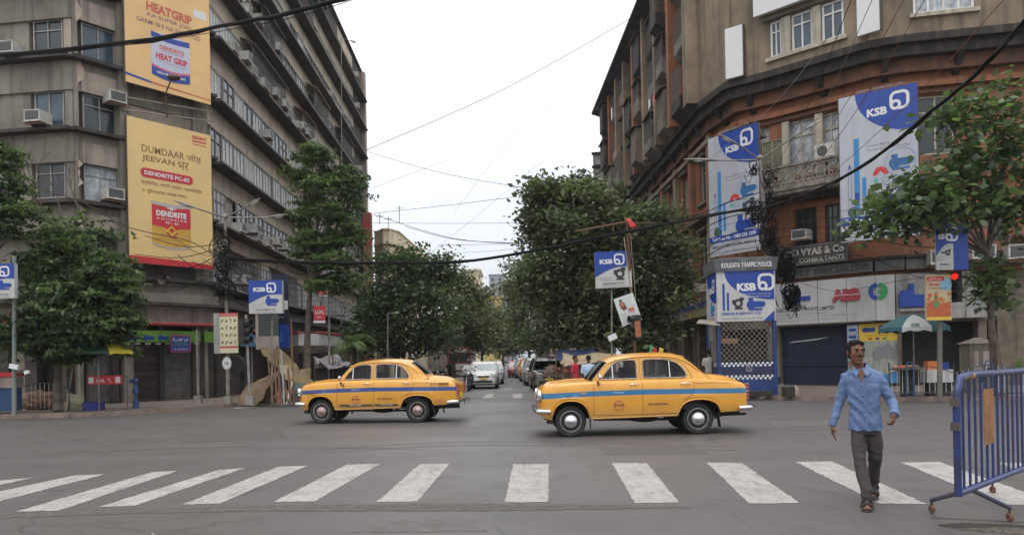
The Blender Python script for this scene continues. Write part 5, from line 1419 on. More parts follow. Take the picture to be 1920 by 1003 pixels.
def build_wheel(parent,c,side,r=.31,w=.16,hub=CHROME,sd=20):
 """c centre; side -1 faces local -y"""
 t=None
 y=c[1];s=side
 m=MB()
 m.lathe((c[0],y,c[2]),(0,s,0),[(-w/2,r*.68),(-w/2,r*.93),(-w*.36,r*.985),(-w*.15,r),(w*.15,r),(w*.36,r*.985),(w/2,r*.93),(w/2+.004,r*.8),(w/2-.008,r*.70),(w*.3,r*.68)],28)
 o=m.build('wheel',TYRE,parent,smooth=40)
 m=MB();m.lathe((c[0],y,c[2]),(0,s,0),[(w*.3,r*.69),(w/2-.004,r*.69),(w/2-.002,r*.655),(w/2-.03,r*.60),(w/2-.05,r*.56),(w/2-.05,r*.44),(w/2-.02,r*.40)],28,mis=[0,0,0,1,1,0]);m.build('rim',[RIM,UNDER],o,smooth=40)
 m=MB();m.lathe((c[0],y,c[2]),(0,s,0),[(w/2-.03,r*.42),(w/2+.004,r*.40),(w/2+.01,r*.30),(w/2+.022,r*.26),(w/2+.04,r*.02)],18);m.build('hubcap',hub,o,smooth=50)
 m=MB();m.lathe((c[0],y,c[2]),(0,-s,0),[(-w*.2,r*.68),(0,r*.1)],16);m.build('brake_drum',UNDER,o)
 return o
def ambassador(name,label,stripe,hub=CHROME,variant=0):
 T=thing(name,label,'taxi',(0,0,0))
 # lower body tables: x, z bottom, stripe low, stripe high, shoulder z, centre top z, half width
 top=[(0.10,.84,.50),(.13,.90,.60),(.2,.965,.68),(.3,1.0,.735),(.45,1.03,.775),(.7,1.05,.80),(1.0,1.065,.815),(1.14,1.07,.82),(2.1,1.085,.83),(3.05,1.085,.825),(3.3,1.08,.815),(3.6,1.055,.80),(3.9,1.02,.775),(4.05,.99,.74),(4.13,.95,.69),(4.16,.90,.62)]
 def arch(x,cx,rx,z0,zt,p=2.3):
  d=abs(x-cx)/rx
  return z0 if d>=1 else z0+(zt-z0)*(1-d**p)**(1/p)
 def zbot(x):
  base=float(np.interp(x,[.1,.2,.36,1.07,1.2,2.7,2.8,3.6,4.0,4.16],[.44,.36,.33,.35,.345,.375,.38,.425,.44,.47]))
  a=arch(x,.70,.36,base,.70);b=arch(x,3.18,.41,base,.685)
  return max(a,b,base)
 xs=sorted(set([.10,.13,.16,.2,.25,.3,.339,.35,.37,.4,.44,.5,.56,.62,.7,.78,.84,.9,.96,1.0,1.03,1.05,1.062,1.14,1.25,1.4,1.55,1.7,1.85,2.0,2.08,2.2,2.35,2.5,2.65,2.72,2.765,2.78,2.8,2.84,2.9,2.98,3.07,3.18,3.29,3.38,3.46,3.52,3.56,3.58,3.595,3.7,3.8,3.9,4.0,4.05,4.1,4.13,4.16]))
 def section(x,s):
  sh,hw=lerp_tab(top,x)
  zb=zbot(x)
  slo=float(np.interp(x,[.1,1.14,2.1,4.16],[.74,.785,.80,.785]));shi=float(np.interp(x,[.1,1.14,2.1,4.16],[.842,.882,.90,.882]))
  slo=max(slo,zb+.01)if zb<slo-.012 else zb+.012
  sh=max(sh,shi+.03)
  # flare of the wheel arch lips and rear haunch
  fl=.0
  for cx,rx in((.70,.36),(3.18,.41)):
   d=abs(x-cx)/rx
   if d<1.25:fl=max(fl,.018*(1-(d/1.25)**4))
  pts=[(hw-.05,zb),(hw-.012+fl,zb+.004),(hw-.004+fl,zb+.045 if zb+.045<slo else zb+.005)]
  m=(zb+.045+slo)/2
  pts+=[(hw+.008+fl*.6,max(m,zb+.006)),(hw+.006,slo),(hw-.001,shi),(hw-.018,sh-.05),(hw-.05,sh-.012),(hw-.09,sh)]
  # over the top
  if x<=1.141:
   cz=float(np.interp(x,[.1,.2,.3,.6,1.14],[.86,.985,1.045,1.085,1.10]))
   pts+=[(hw-.15,sh-.005),(hw-.22,sh-.012),(hw*.62,(sh+cz)/2-.01),(hw*.45,cz-.02),(hw*.2,cz),(0,cz+.006)]
  elif x>=3.29:
   cz=float(np.interp(x,[3.29,3.5,3.8,4.0,4.1,4.16],[1.13,1.165,1.13,1.06,.98,.90]))
   pts+=[(hw-.13,sh),(hw-.2,sh+.0),(hw*.66,(sh+cz)/2),(hw*.45,cz-.012),(hw*.2,cz),(0,cz+.004)]
  else:
   pts+=[(hw-.10,sh),(hw-.11,sh),(hw-.115,sh-.02),(hw-.12,sh-.05),(hw-.13,sh-.08),(hw-.14,sh-.1)]
  return[(x,s*y,z)for y,z in pts]
 secs={s:[section(x,s)for x in xs]for s in(-1,1)}
 K=len(secs[-1][0])
 buckets={}
 for s in(-1,1):
  mb=MB();fd=MB();rd=MB()
  for i in range(len(xs)-1):
   xm=(xs[i]+xs[i+1])/2
   for k in range(K-1):
    q=[secs[s][i][k],secs[s][i+1][k],secs[s][i+1][k+1],secs[s][i][k+1]]
    if s>0:q=q[::-1]
    mi=1 if k==4 else 0
    tgt=mb
    if 2<=k<=7:
     if 1.14<xm<2.08:tgt=fd
     elif 2.08<xm<2.77 or(k>=4 and 2.08<xm<3.07):tgt=rd
    tgt.add(q,[(0,1,2,3)],mi)
    # merge doubles for smooth shading
  for m_,nm in((mb,'body_side'),(fd,'front_door'),(rd,'rear_door')):
   me=m_.mesh(nm,[TAXI,stripe])
   bm=bmesh.new();bm.from_mesh(me);bmesh.ops.remove_doubles(bm,verts=bm.verts,dist=.0008);bm.to_mesh(me);bm.free()
   me.polygons.foreach_set('use_smooth',[True]*len(me.polygons));me.set_sharp_from_angle(angle=RA(38))
   buckets[(nm,s)]=link(nm,me,T)
   # front and rear closing panels
 for idx,nm,flip in((0,'front_panel',False),(len(xs)-1,'rear_panel',True)):
  a=secs[-1][idx];b=secs[1][idx]
  ring=a+b[::-1][1:]
  bm=bmesh.new();f=bm.faces.new([bm.verts.new(v)for v in ring]);bmesh.ops.triangulate(bm,faces=[f])
  me=bpy.data.meshes.new(nm);bm.to_mesh(me);bm.free();me.materials.append(TAXI);link(nm,me,T)
  # greenhouse: rail (side) and centre profiles
 rail=[(1.15,1.075,.735),(1.26,1.20,.70),(1.36,1.32,.665),(1.45,1.415,.64),(1.6,1.475,.625),(1.9,1.515,.615),(2.2,1.53,.61),(2.5,1.528,.61),(2.75,1.50,.61),(2.95,1.43,.615),(3.1,1.33,.635),(3.22,1.225,.665),(3.33,1.13,.71),(3.42,1.075,.75)]
 cent=[(1.04,1.085),(1.15,1.22),(1.25,1.34),(1.36,1.455),(1.52,1.535),(1.85,1.59),(2.2,1.61),(2.5,1.612),(2.8,1.59),(3.02,1.53),(3.15,1.43),(3.27,1.32),(3.38,1.21),(3.46,1.14)]
 tt=[0,.03,.07,.13,.2,.28,.4,.6,.8,1.0]
 NR=len(rail)
 grid={}
 for s in(-1,1):
  for i in range(NR):
   xr,zr,yr=rail[i];xc,zc=cent[i]
   for j,t in enumerate(tt):
    y=yr*(1-t);g=1-(1-t)**2.6;gx=1-(1-t)**2
    grid[(s,i,j)]=(xr+(xc-xr)*gx,s*y,zr+(zc-zr)*g)
 roof=MB();scr=MB();rear=MB()
 for s in(-1,1):
  for i in range(NR-1):
   for j in range(len(tt)-1):
    q=[grid[(s,i,j)],grid[(s,i+1,j)],grid[(s,i+1,j+1)],grid[(s,i,j+1)]]
    if s>0:q=q[::-1]
    if i<3 and j>=2:scr.add(q,[(0,1,2,3)])
    elif 9<=i<=11 and j>=5:rear.add(q,[(0,1,2,3)])
    else:roof.add(q,[(0,1,2,3)])
 for m_,nm,mt in((roof,'roof',TAXI),(scr,'windscreen',GLASS),(rear,'rear_window',GLASS)):
  me=m_.mesh(nm,mt);bm=bmesh.new();bm.from_mesh(me);bmesh.ops.remove_doubles(bm,verts=bm.verts,dist=.0005);bm.to_mesh(me);bm.free()
  me.polygons.foreach_set('use_smooth',[True]*len(me.polygons));me.set_sharp_from_angle(angle=RA(50));link(nm,me,T)
  # glass surrounds
 def gp(s,i,j,o=.006):
  p=Vector(grid[(s,i,j)]);return p+Vector((-.3 if i<4 else.5,0,.6)).normalized()*o
 ws=[gp(-1,i,2)for i in range(0,4)]+[gp(-1,3,j)for j in range(3,len(tt))]+[gp(1,3,j)for j in range(len(tt)-2,2,-1)]+[gp(1,i,2)for i in range(3,-1,-1)]
 MB().tube(ws,.011,6).build('windscreen_trim',BLACK if variant else RIM,T,smooth=60)
 rw=[gp(-1,i,5)for i in range(9,13)]+[gp(-1,12,j)for j in range(6,len(tt))]+[gp(1,12,j)for j in range(len(tt)-2,5,-1)]+[gp(1,i,5)for i in range(12,8,-1)]+[gp(1,9,j)for j in range(6,len(tt))]+[gp(-1,9,j)for j in range(len(tt)-2,5,-1)]
 MB().tube(rw,.013,6,closed=True).build('rear_window_trim',RIM if variant else BLACK,T,smooth=60)
 # side panels with window openings
 fw=[(1.31,1.105),(1.39,1.22),(1.50,1.35),(1.58,1.425),(1.7,1.455),(1.9,1.468),(1.97,1.455),(1.995,1.41),(1.995,1.13),(1.97,1.105)]
 rwn=[(2.14,1.115),(2.12,1.14),(2.12,1.43),(2.15,1.465),(2.3,1.472),(2.5,1.468),(2.65,1.445),(2.78,1.39),(2.88,1.31),(2.94,1.22),(2.965,1.165),(2.94,1.125),(2.88,1.112)]
 outer=[(x,z)for x,z,y in rail]+[(3.40,1.055),(1.12,1.055)]
 def ysec(x,z):
  b=float(np.interp(x,[1.15,2.0,3.0,3.42],[.735,.745,.745,.75]));
  k=(z-1.07)/.45
  zr=float(np.interp(x,[p[0]for p in rail],[p[1]for p in rail]));yr=float(np.interp(x,[p[0]for p in rail],[p[2]for p in rail]))
  if zr-1.07<.02:return yr
  return b+(yr-b)*min(max((z-1.07)/(zr-1.07),0),1)
 for s in(-1,1):
  bm=bmesh.new()
  def loop(pts,seg=.07):
   vs=[]
   for i in range(len(pts)):
    a=Vector(pts[i]);b=Vector(pts[(i+1)%len(pts)]);k=max(1,int((b-a).length/seg))
    for j in range(k):q=a.lerp(b,j/k);vs.append(bm.verts.new((q.x,0,q.y)))
   es=[bm.edges.new((vs[i],vs[(i+1)%len(vs)]))for i in range(len(vs))]
   return es
  es=loop(outer)+loop(fw)+loop(rwn)
  bmesh.ops.triangle_fill(bm,edges=es,use_beauty=True)
  for v in bm.verts:v.co.y=s*ysec(v.co.x,v.co.z)
  bmesh.ops.recalc_face_normals(bm,faces=bm.faces)
  me=bpy.data.meshes.new('window_surround');bm.to_mesh(me);bm.free();me.materials.append(TAXI)
  me.polygons.foreach_set('use_smooth',[True]*len(me.polygons));me.set_sharp_from_angle(angle=RA(60));link('window_surround',me,T)
  def yy(p,o):return(p[0],s*(ysec(*p)+o),p[1])
  for w_,nm in((fw,'front_window'),(rwn,'rear_side_window')):
   wp=[(w_[i])for i in range(len(w_))]
   tr=MB().tube([yy(p,.004)for p in wp],.013,6,closed=True).build('window_trim',RIM,T,smooth=60)
   MB().add([yy(p,-.012)for p in wp],[tuple(range(len(wp)))]).build('pane',GLASS,tr)
  MB().tube([yy((1.53,1.11),.003),yy((1.53,1.39),.003)],.011,6).tube([yy((2.64,1.115),.003),yy((2.64,1.445),.003)],.011,6).build('quarter_light_bar',CHROME,T)
  MB().tube([(x,s*(y+.008),z+.002)for x,z,y in rail[3:-2]],.012,5).build('drip_rail',TAXI,T,smooth=60)
  # door seams following the photo
  def side(x,z,o=.004):
   i=min(range(len(xs)),key=lambda q:abs(xs[q]-x));sec=secs[s][i]
   zz=[p[2]for p in sec[:9]];yv=[abs(p[1])for p in sec[:9]]
   return(x,s*(float(np.interp(z,zz,yv))+o),z)
  seam=MB()
  seam.tube([side(1.14,z,.001)for z in(.42,.6,.8,1.0,1.06)],.0035,4)
  seam.tube([side(2.085,z,.001)for z in(.42,.6,.8,1.0,1.05)]+[(2.06,s*ysec(2.06,z)+s*.002,z)for z in(1.1,1.3,1.49)],.0035,4)
  seam.tube([side(*p,.001)for p in((1.14,.42),(1.6,.415),(2.08,.42),(2.74,.435),(2.80,.52),(2.90,.68),(2.98,.75),(3.06,.80),(3.08,.88),(3.08,1.02),(3.06,1.06))],.0035,4)
  seam.tube([(x,s*(ysec(x,z)+.002),z)for x,z in((3.06,1.07),(3.04,1.2),(2.96,1.32),(2.86,1.41),(2.74,1.46),(2.5,1.49))],.003,4)
  seam.build('door_seam',UNDER,T)
  for hx in(1.93,2.93):
   MB().tube([side(hx-.1,.99,.01),side(hx-.07,1.005,.035),side(hx+.05,1.0,.035),side(hx+.07,.995,.01)],.011,6).build('door_handle',CHROME,buckets[('front_door' if hx<2 else 'rear_door',s)],smooth=60)
   # sill moulding and wheel arch lips
  MB().tube([side(x,zbot(x)+.012,.004)for x in np.linspace(1.1,2.74,14)],.016,6).build('sill_moulding',TAXI,T,smooth=60)
  for c0,c1 in((.345,1.055),(2.775,3.588)):
   x_=np.linspace(c0,c1,22)
   pts=[]
   for x in x_:
    sh,hw=lerp_tab(top,x);pts.append((x,s*(hw+.012),zbot(x)+.004))
   MB().tube(pts,.013,6).build('wheel_arch_lip',TAXI,T,smooth=60)
   # dark wheel well
   MB().add([(x,s*(lerp_tab(top,x)[1]-.03),zbot(x)+.002)for x in x_]+[(x,s*.45,zbot(x)+.03)for x in x_],[(i,i+1,len(x_)+i+1,len(x_)+i)for i in range(len(x_)-1)]).build('wheel_well',UNDER,T)
   # side fender crease
  MB().tube([side(3.1,1.0,.0),side(3.4,1.01,.0),side(3.8,.985,0),side(4.08,.93,0)],.01,5).build('haunch_crease',TAXI,T,smooth=60)
  # lights
  MB().ell((.12,s*.56,.80),(.05,.10,.10),14,8).build('headlight',LAMP_C,T,smooth=60)
  MB().lathe((.13,s*.56,.80),(-1,0,0),[(0,.115),(.05,.118),(.055,.1)],18).build('headlight_rim',CHROME,T,smooth=60)
  MB().ell((.11,s*.56,.62),(.03,.05,.035),10,6).build('side_lamp',mat('lamp_amber',(.6,.2,.02),None,.2),T,smooth=60)
  tl=MB()
  for k in range(4):tl.box(4.13,4.195,s*.60-.045,s*.60+.045,.69+k*.07,.73+k*.07)
  tl.build('tail_lamp',LAMP_R,T)
  tl=MB()
  for k in range(5):tl.box(4.12,4.20,s*.60-.055,s*.60+.055,.672+k*.07,.687+k*.07)
  tl.build('tail_lamp_rim',RIM,T)
  # wheels
  build_wheel(T,(.70,s*.66,.305),s,.305,.15,hub);build_wheel(T,(3.17,s*.66,.305),s,.305,.15,hub)
  # lettering on the door
  F_=Fr((0,0,0),(1,0,0))if s<0 else Fr((0,0,0),(-1,0,0))
  yo=.842
  def dd(a):return a if s<0 else-a
  F2=Fr((0,s*yo,0),(1,0,0)if s<0 else(-1,0,0))
  cx_=dd(1.62)
  MB().ribbon(F2,circ(cx_,.605,.088,24),.018,.0,True,0,.004).build('taxi_ring',INKF,buckets[('front_door',s)])
  MB().fpoly(F2,[(cx_-.135,.608),(cx_-.115,.62),(cx_-.115,.597)],0,.004).fpoly(F2,[(cx_+.135,.608),(cx_+.115,.597),(cx_+.115,.62)],0,.004).build('taxi_ring_tips',INKF,buckets[('front_door',s)])
  v,f_=text_data('TAXI',.03,0.0)
  def small(txt,w,h,cx2,z,m,par,bold=.02):
   v,f_=text_data(txt,bold,0.0);mn=v.min(0);mx=v.max(0);q=MB()
   q.add([F2(cx2-w/2+(p[0]-mn[0])*w/(mx[0]-mn[0]),z+(p[1]-mn[1])*h/(mx[1]-mn[1]),.005)for p in v],f_)
   q.build('lettering',m,par)
  small('TAXI',.19,.034,cx_,.59,INKB,buckets[('front_door',s)],.04)
  small('NO REFUSAL',.40,.036,dd(2.38),.598,INKB,buckets[('rear_door',s)])
  small('WB04E1967' if variant else 'WB04D4267',.20,.022,cx_,.838,INKWHITE,buckets[('front_door',s)],.01)
  if variant:
   for c0,c1 in((1.2,2.06),(2.11,2.7)):
    F3=F2;a,b=(c0,c1)if s<0 else(-c1,-c0)
    MB().fpoly(F3,[(a,.445),(b,.445),(b,.482),(a,.482)],0,.004).build('dark_band',INKB,T)
   for c0,w in((1.62,.3),(2.42,.3)):small('SAVE TREES' if c0<2 else 'SAVE LIFE',w,.02,dd(c0),.454,INKWHITE,T,.01)
   mb=MB()
   for k in range(3):a=dd(3.55+k*.06);mb.fpoly(F2,[(a,.93),(a+.02,.93),(a+.005,1.0),(a-.015,1.0)],-.03,-.02)
   a=dd(3.85)-.13;mb.fpoly(F2,[(a,.935),(a+.26,.935),(a+.26,.99),(a,.99)],-.045,-.03);mb.build('rear_badge',INKBROWN,T)
  elif s<0:
   MB().fpoly(F2,rrect(.86,1.0,.82,.87,.02),-.015,-.01).build('side_badge',RIM,T)
   # bonnet ridge, grille, bumpers
 MB().tube([(.3,0,1.05),(.7,0,1.095),(1.05,0,1.105)],.012,6).build('bonnet_ridge',TAXI,T,smooth=60)
 mb=MB()
 for k in range(7):mb.box(.075,.12,-.38,.38,.56+k*.035,.572+k*.035)
 mb.box(.085,.125,-.4,.4,.545,.81,0);mb.build('grille',RIM,T)
 for x0,sgn,nm in((.03,-1,'front_bumper'),(4.22,1,'rear_bumper')):
  pts=[(x0-sgn*.27,-.82,.50),(x0-sgn*.12,-.83,.51),(x0-sgn*.03,-.77,.51),(x0,-.6,.51),(x0+sgn*.01,0,.51),(x0,.6,.51),(x0-sgn*.03,.77,.51),(x0-sgn*.12,.83,.51),(x0-sgn*.27,.82,.50)]
  MB().tube(spline(pts,4),.047,10).build(nm,CHROME,T,smooth=60)
 mb=MB()
 mb.tube([(4.22,-.5,.5),(4.3,-.5,.55),(4.34,-.4,.5),(4.3,-.35,.42)],.012,6);mb.tube([(4.22,.5,.5),(4.3,.5,.55),(4.34,.4,.5),(4.3,.35,.42)],.012,6);mb.tube([(4.28,-.75,.53),(4.32,0,.53),(4.28,.75,.53)],.014,6)
 mb.build('bumper_guard',IRON,T)
 mb=MB();mb.box(.08,.11,-.2,.2,.4,.5);mb.build('number_plate',INKYEL,T)
 mb=MB();mb.box(4.17,4.185,-.22,.22,.6,.7);mb.build('number_plate',INKYEL,T)
 # mirror on near door
 mb=MB();mb.tube([(1.27,-.79,1.07),(1.25,-.88,1.12)],.01,6);mb.ell((1.25,-.92,1.15),(.035,.075,.06),10,6);mb.build('mirror',CHROME,T,smooth=60)
 MB().tube([(1.22,-.80,1.05),(1.26,-.82,1.0),(1.33,-.82,.93)]if variant else[(1.22,-.77,1.06),(1.24,-.80,1.04),(1.23,-.83,1.0)],.02,6).build('mirror_stalk',RUST if variant else BLACK,T)
 # underbody, mud flaps, exhaust, axle
 mb=MB();mb.box(.3,4.05,-.52,.52,.34,.42);mb.box(1.05,2.8,-.72,.72,.355,.41);mb.box(.5,.9,-.5,.5,.2,.35);mb.box(.3,1.1,-.46,.46,.425,.8);mb.box(2.75,3.6,-.46,.46,.425,.8);mb.tube([(3.17,-.6,.3),(3.17,.6,.3)],.05,8);mb.tube([(.7,-.6,.28),(.7,.6,.28)],.035,8)
 mb.tube([(1.2,-.3,.3),(2.6,-.35,.28),(3.4,-.42,.34),(4.2,-.42,.36)],.025,8);mb.ell((2.2,-.35,.29),(.3,.1,.06),10,6);mb.tube([(2.55,-.5,.33),(3.0,-.5,.24),(3.35,-.5,.24),(3.75,-.5,.36)],.02,6)
 mb.box(.25,.36,-.7,-.4,.26,.36);mb.box(.25,.36,.4,.7,.26,.36);mb.build('underbody',UNDER,T)
 for s in(-1,1):
  MB().hexa([(3.60,s*.66-.09,.14),(3.61,s*.66-.09,.14),(3.61,s*.66+.09,.14),(3.60,s*.66+.09,.14),(3.56,s*.66-.09,.42),(3.57,s*.66-.09,.42),(3.57,s*.66+.09,.42),(3.56,s*.66+.09,.42)]).build('mud_flap',BLACK,T)
  MB().box(1.08,1.09,s*.66-.08,s*.66+.08,.16,.38).build('mud_flap',BLACK,T)
  # interior
 mb=MB();mb.box(1.2,3.2,-.7,.7,.5,.55);mb.box(1.18,1.25,-.7,.7,.55,1.05);mb.box(3.2,3.25,-.68,.68,.55,1.1)
 for s in(-1,1):mb.box(1.2,3.2,s*.71-.01,s*.71+.01,.5,1.04)
 mb.build('cabin_lining',DARK,T)
 mb=MB()
 for x0,y0,y1 in((1.85,-.62,-.04),(1.85,.04,.62),(2.75,-.64,.64)):
  mb.box(x0-.45,x0+.08,y0,y1,.6,.78)
  mb.hexa([(x0,y0,.76),(x0+.14,y0,.76),(x0+.14,y1,.76),(x0,y1,.76),(x0+.17,y0,1.28),(x0+.25,y0,1.28),(x0+.25,y1,1.28),(x0+.17,y1,1.28)])
 mb.build('seat',SEATM,T)
 MB().tube([(1.5+.06*math.cos(w)*1,.35+.19*math.sin(w),1.02+.17*math.cos(w))for w in np.linspace(0,2*math.pi,18)[:-1]],.012,6,closed=True).build('steering_wheel',BLACK,T)
 mb=MB();mb.box(1.2,1.36,-.66,.66,.86,1.02);mb.build('dashboard',BLACK,T)
 return T
t1=ambassador('taxi',"yellow taxi with a light blue stripe, right and nearer of the two",STR_L,CHROME,0)
t2=ambassador('taxi',"yellow taxi with a deep blue stripe and reddish hubcaps, left of the two",STR_D,HUBR,1)
D1=15.1
p=P(1068,800,D1-.7);q=P(1302,800,D1-.7)
t1.location=(p.x-.70*(q.x-p.x)/2.47,D1+.05,0);t1.rotation_euler=(0,0,RA(0.8));
D2=19.6
yw=RA(-4.5)
p=P(606,790,D2-.75)
t2.location=(p.x-.70,D2+.1,0)
t2.rotation_euler=(0,0,yw)
# paint scars on the left taxi
for pts,m in(([(.3,.80),(.45,.79),(.56,.80),(.64,.775),(.5,.755),(.33,.76)],IRON),([(3.62,.53),(3.7,.56),(3.82,.555),(3.78,.53),(3.86,.48),(3.8,.475),(3.74,.52)],INKF)):
 MB().add([(x,-.845+(.03 if x<1 else.02),z)for x,z in pts],[tuple(range(len(pts)))]).build('paint_scar',m,t2)
 # ---- generic modern cars
def modern_car(name,label,cat,body,Lc=3.85,W=1.68,H=1.5,kind='hatch',group=None,plate=INKYEL):
 """front at x=0 facing -x"""
 T=thing(name,label,cat,(0,0,0),0,group)
 prof={'hatch':[(0,.35,.55),(.03,.62,.62),(.15,.80,.72),(.5,.93,.78),(.95,1.0,.82),(2.0,1.0,.84),(3.2,1.0,.83),(3.7,.98,.80),(3.83,.9,.76),(3.85,.45,.7)],'suv':[(0,.4,.62),(.04,.85,.70),(.15,1.0,.78),(.5,1.06,.83),(1.1,1.1,.85),(2.5,1.1,.86),(3.8,1.1,.85),(3.83,1.0,.82),(3.85,.5,.8)],'sedan':[(0,.35,.55),(.03,.62,.62),(.15,.78,.72),(.5,.88,.78),(1.0,.94,.82),(2.5,.98,.84),(3.3,.98,.82),(3.75,.96,.78),(3.83,.88,.74),(3.85,.45,.7)]}[kind]
 gh={'hatch':[(.95,1.0),(1.5,1.36),(1.85,1.46),(2.5,1.5),(3.2,1.46),(3.55,1.35),(3.75,1.0)],'suv':[(1.0,1.1),(1.35,1.55),(1.6,1.66),(2.6,1.7),(3.5,1.66),(3.72,1.5),(3.82,1.1)],'sedan':[(1.0,.94),(1.5,1.3),(1.8,1.42),(2.4,1.46),(2.8,1.42),(3.15,1.2),(3.35,.98)]}[kind]
 k=Lc/3.85;ks=H/gh[3][1];kw=W/1.68
 mb=MB();rows=[]
 xs=sorted(set([p[0]for p in prof]+list(np.linspace(.2,3.7,22))))
 for x in xs:
  z,w=lerp_tab(prof,x)
  zb=.25
  for cx in(.68,3.1):
   d=abs(x-cx)/.38
   if d<1:zb=max(zb,.25+.42*math.sqrt(1-d*d))
  sec=[(w-.04,zb),(w+.0,zb+.03),(w+.01,(zb+z)/2+.02),(w-.02,z-.1),(w-.08,z-.02),(w-.2,z),(0,z+.02)]
  rows.append([(x*k,-y*kw,q*ks)for y,q in sec]+[(x*k,y*kw,q*ks)for y,q in sec[::-1][1:]])
 n=len(rows[0])
 for a,b in zip(rows[:-1],rows[1:]):
  for i in range(n-1):mb.add([a[i],b[i],b[i+1],a[i+1]],[(0,1,2,3)])
 mb.add(rows[0],[tuple(range(n-1,-1,-1))]);mb.add(rows[-1],[tuple(range(n))])
 me=mb.mesh('body',body);bm=bmesh.new();bm.from_mesh(me);bmesh.ops.remove_doubles(bm,verts=bm.verts,dist=.002);bm.to_mesh(me);bm.free()
 me.polygons.foreach_set('use_smooth',[True]*len(me.polygons));me.set_sharp_from_angle(angle=RA(45));link('body',me,T)
 # cabin
 zb=gh[0][1]-.02;rf=MB();gl=MB()
 pts=gh
 def gy(z):return(.76-.16*max(0,(z-zb))/.5)*kw
 for(x0,z0),(x1,z1)in zip(pts[:-1],pts[1:]):
  q=[(x0*k,-gy(z0)+.0,z0*ks),(x1*k,-gy(z1),z1*ks),(x1*k,gy(z1),z1*ks),(x0*k,gy(z0),z0*ks)]
  steep=abs(z1-z0)/(x1-x0)>.45
  (gl if steep else rf).add(q[::-1],[(0,1,2,3)])
 for s in(-1,1):
  band=[(x,z)for x,z in pts]
  rf.tube([(x*k,s*gy(z),z*ks)for x,z in band],.035,6)
  ins=[(x*k,s*(gy(z)-.01),z*ks)for x,z in band]+[(band[-1][0]*k,s*(gy(zb)-.01),zb*ks),(band[0][0]*k,s*(gy(zb)-.01),zb*ks)]
  gl.add(ins,[tuple(range(len(ins)))])
  for xp in(1.95,2.75):
   zt2=float(np.interp(xp,[p[0]for p in pts],[p[1]for p in pts]))
   rf.tube([(xp*k,s*(gy(zb)+.01),zb*ks),(xp*k,s*(gy(zt2)+.01),zt2*ks)],.03,5)
 rf.build('roof',body,T);gl.build('window',GLASST,T)
 MB().box(1.1*k,3.4*k,-.6*kw,.6*kw,.5,.9*ks).box(1.9*k,2.05*k,-.55,-.08,.9*ks,1.3*ks).box(1.9*k,2.05*k,.08,.55,.9*ks,1.3*ks).build('seat',SEATM,T)
 for s in(-1,1):
  build_wheel(T,(.68*k,s*.68*kw,.29),s,.29,.17,RIM);build_wheel(T,(3.1*k,s*.68*kw,.29),s,.29,.17,RIM)
  zc=.74*ks if kind!='suv' else.85*ks
  MB().hexa([(.015,s*.48*kw-.12,zc-.09),(.1,s*.60*kw-.12,zc-.09),(.12,s*.60*kw+.12,zc-.07),(.04,s*.50*kw+.14,zc-.07),(.03,s*.48*kw-.12,zc+.06),(.12,s*.60*kw-.12,zc+.08),(.2,s*.6*kw+.13,zc+.13),(.1,s*.50*kw+.14,zc+.1)]).build('headlight',LAMP_C,T)
  MB().ell((1.25*k,s*.93*kw,1.02*ks),(.06,.09,.07),8,6).build('mirror',body,T)
  MB().box(Lc-.06,Lc+.01,s*.62*kw-.1,s*.62*kw+.1,.65*ks,.95*ks).build('tail_lamp',LAMP_R,T)
 MB().box(-.01,.06,-.32,.32,.64*ks,.72*ks).box(-.015,.05,-.5,.5,.33,.46).build('grille',BLACK,T)
 MB().box(-.03,-.016,-.22,.22,.5,.6).build('number_plate',plate,T)
 MB().ell((-.01,0,.69*ks),(.02,.06,.05),8,6).build('badge',CHROME,T)
 MB().box(.1,Lc-.1,-.6,.6,.2,.3).build('underbody',UNDER,T)
 return T
CW=car_paint('car_white',(.62,.63,.63),None,.3,.2)
CRED=car_paint('car_red',(.42,.03,.03),None,.3,.2);CBLK=car_paint('car_black',(.03,.03,.032),None,.25,.6);CSIL=car_paint('car_silver',(.4,.4,.41),None,.3,.4)
CORG=car_paint('car_orange',(.62,.25,.03),None,.35,.4)
def place_car(o,px,D,rz,dz=0):
 p=P(px,700,D);o.location=(p.x,D,dz);o.rotation_euler=(0,0,rz)
F90=RA(90)
w1=modern_car('car',"white hatchback with a yellow number plate, front one of the white pair",'car',CW)
place_car(w1,906,40.5,F90)
w2=modern_car('car','white car half hidden behind and to the right of the front white hatchback','car',CW,4.2,1.68,1.5,'sedan',None,INKWHITE)
place_car(w2,921,48,F90)
for lab,m,kind,px,D,H,Lc in(("dark tall car parked facing us, nearest in the row on the right kerb",CBLK,'suv',1030,37,1.6,4.2),('white-roofed dark car parked second in the row on the right kerb',CSIL,'suv',1011,44,1.65,4.0),('orange-yellow car parked third in the row on the right kerb',CORG,'sedan',998,52,1.6,4.3),('small white and blue van parked fourth in the row on the right kerb',CSIL,'suv',986,62,1.75,4.0),('dark car at the far end of the row parked on the right kerb',CBLK,'suv',976,72,1.8,4.0)):
 c=modern_car('car',lab,'car',m,Lc,1.68,H,kind,'cars parked along the right kerb');place_car(c,px,D,F90+RA(2))
c=modern_car('car','small red car driving up the middle of the street in the distance','car',CRED,4.0,1.68,1.5,'sedan');place_car(c,969,66,F90)
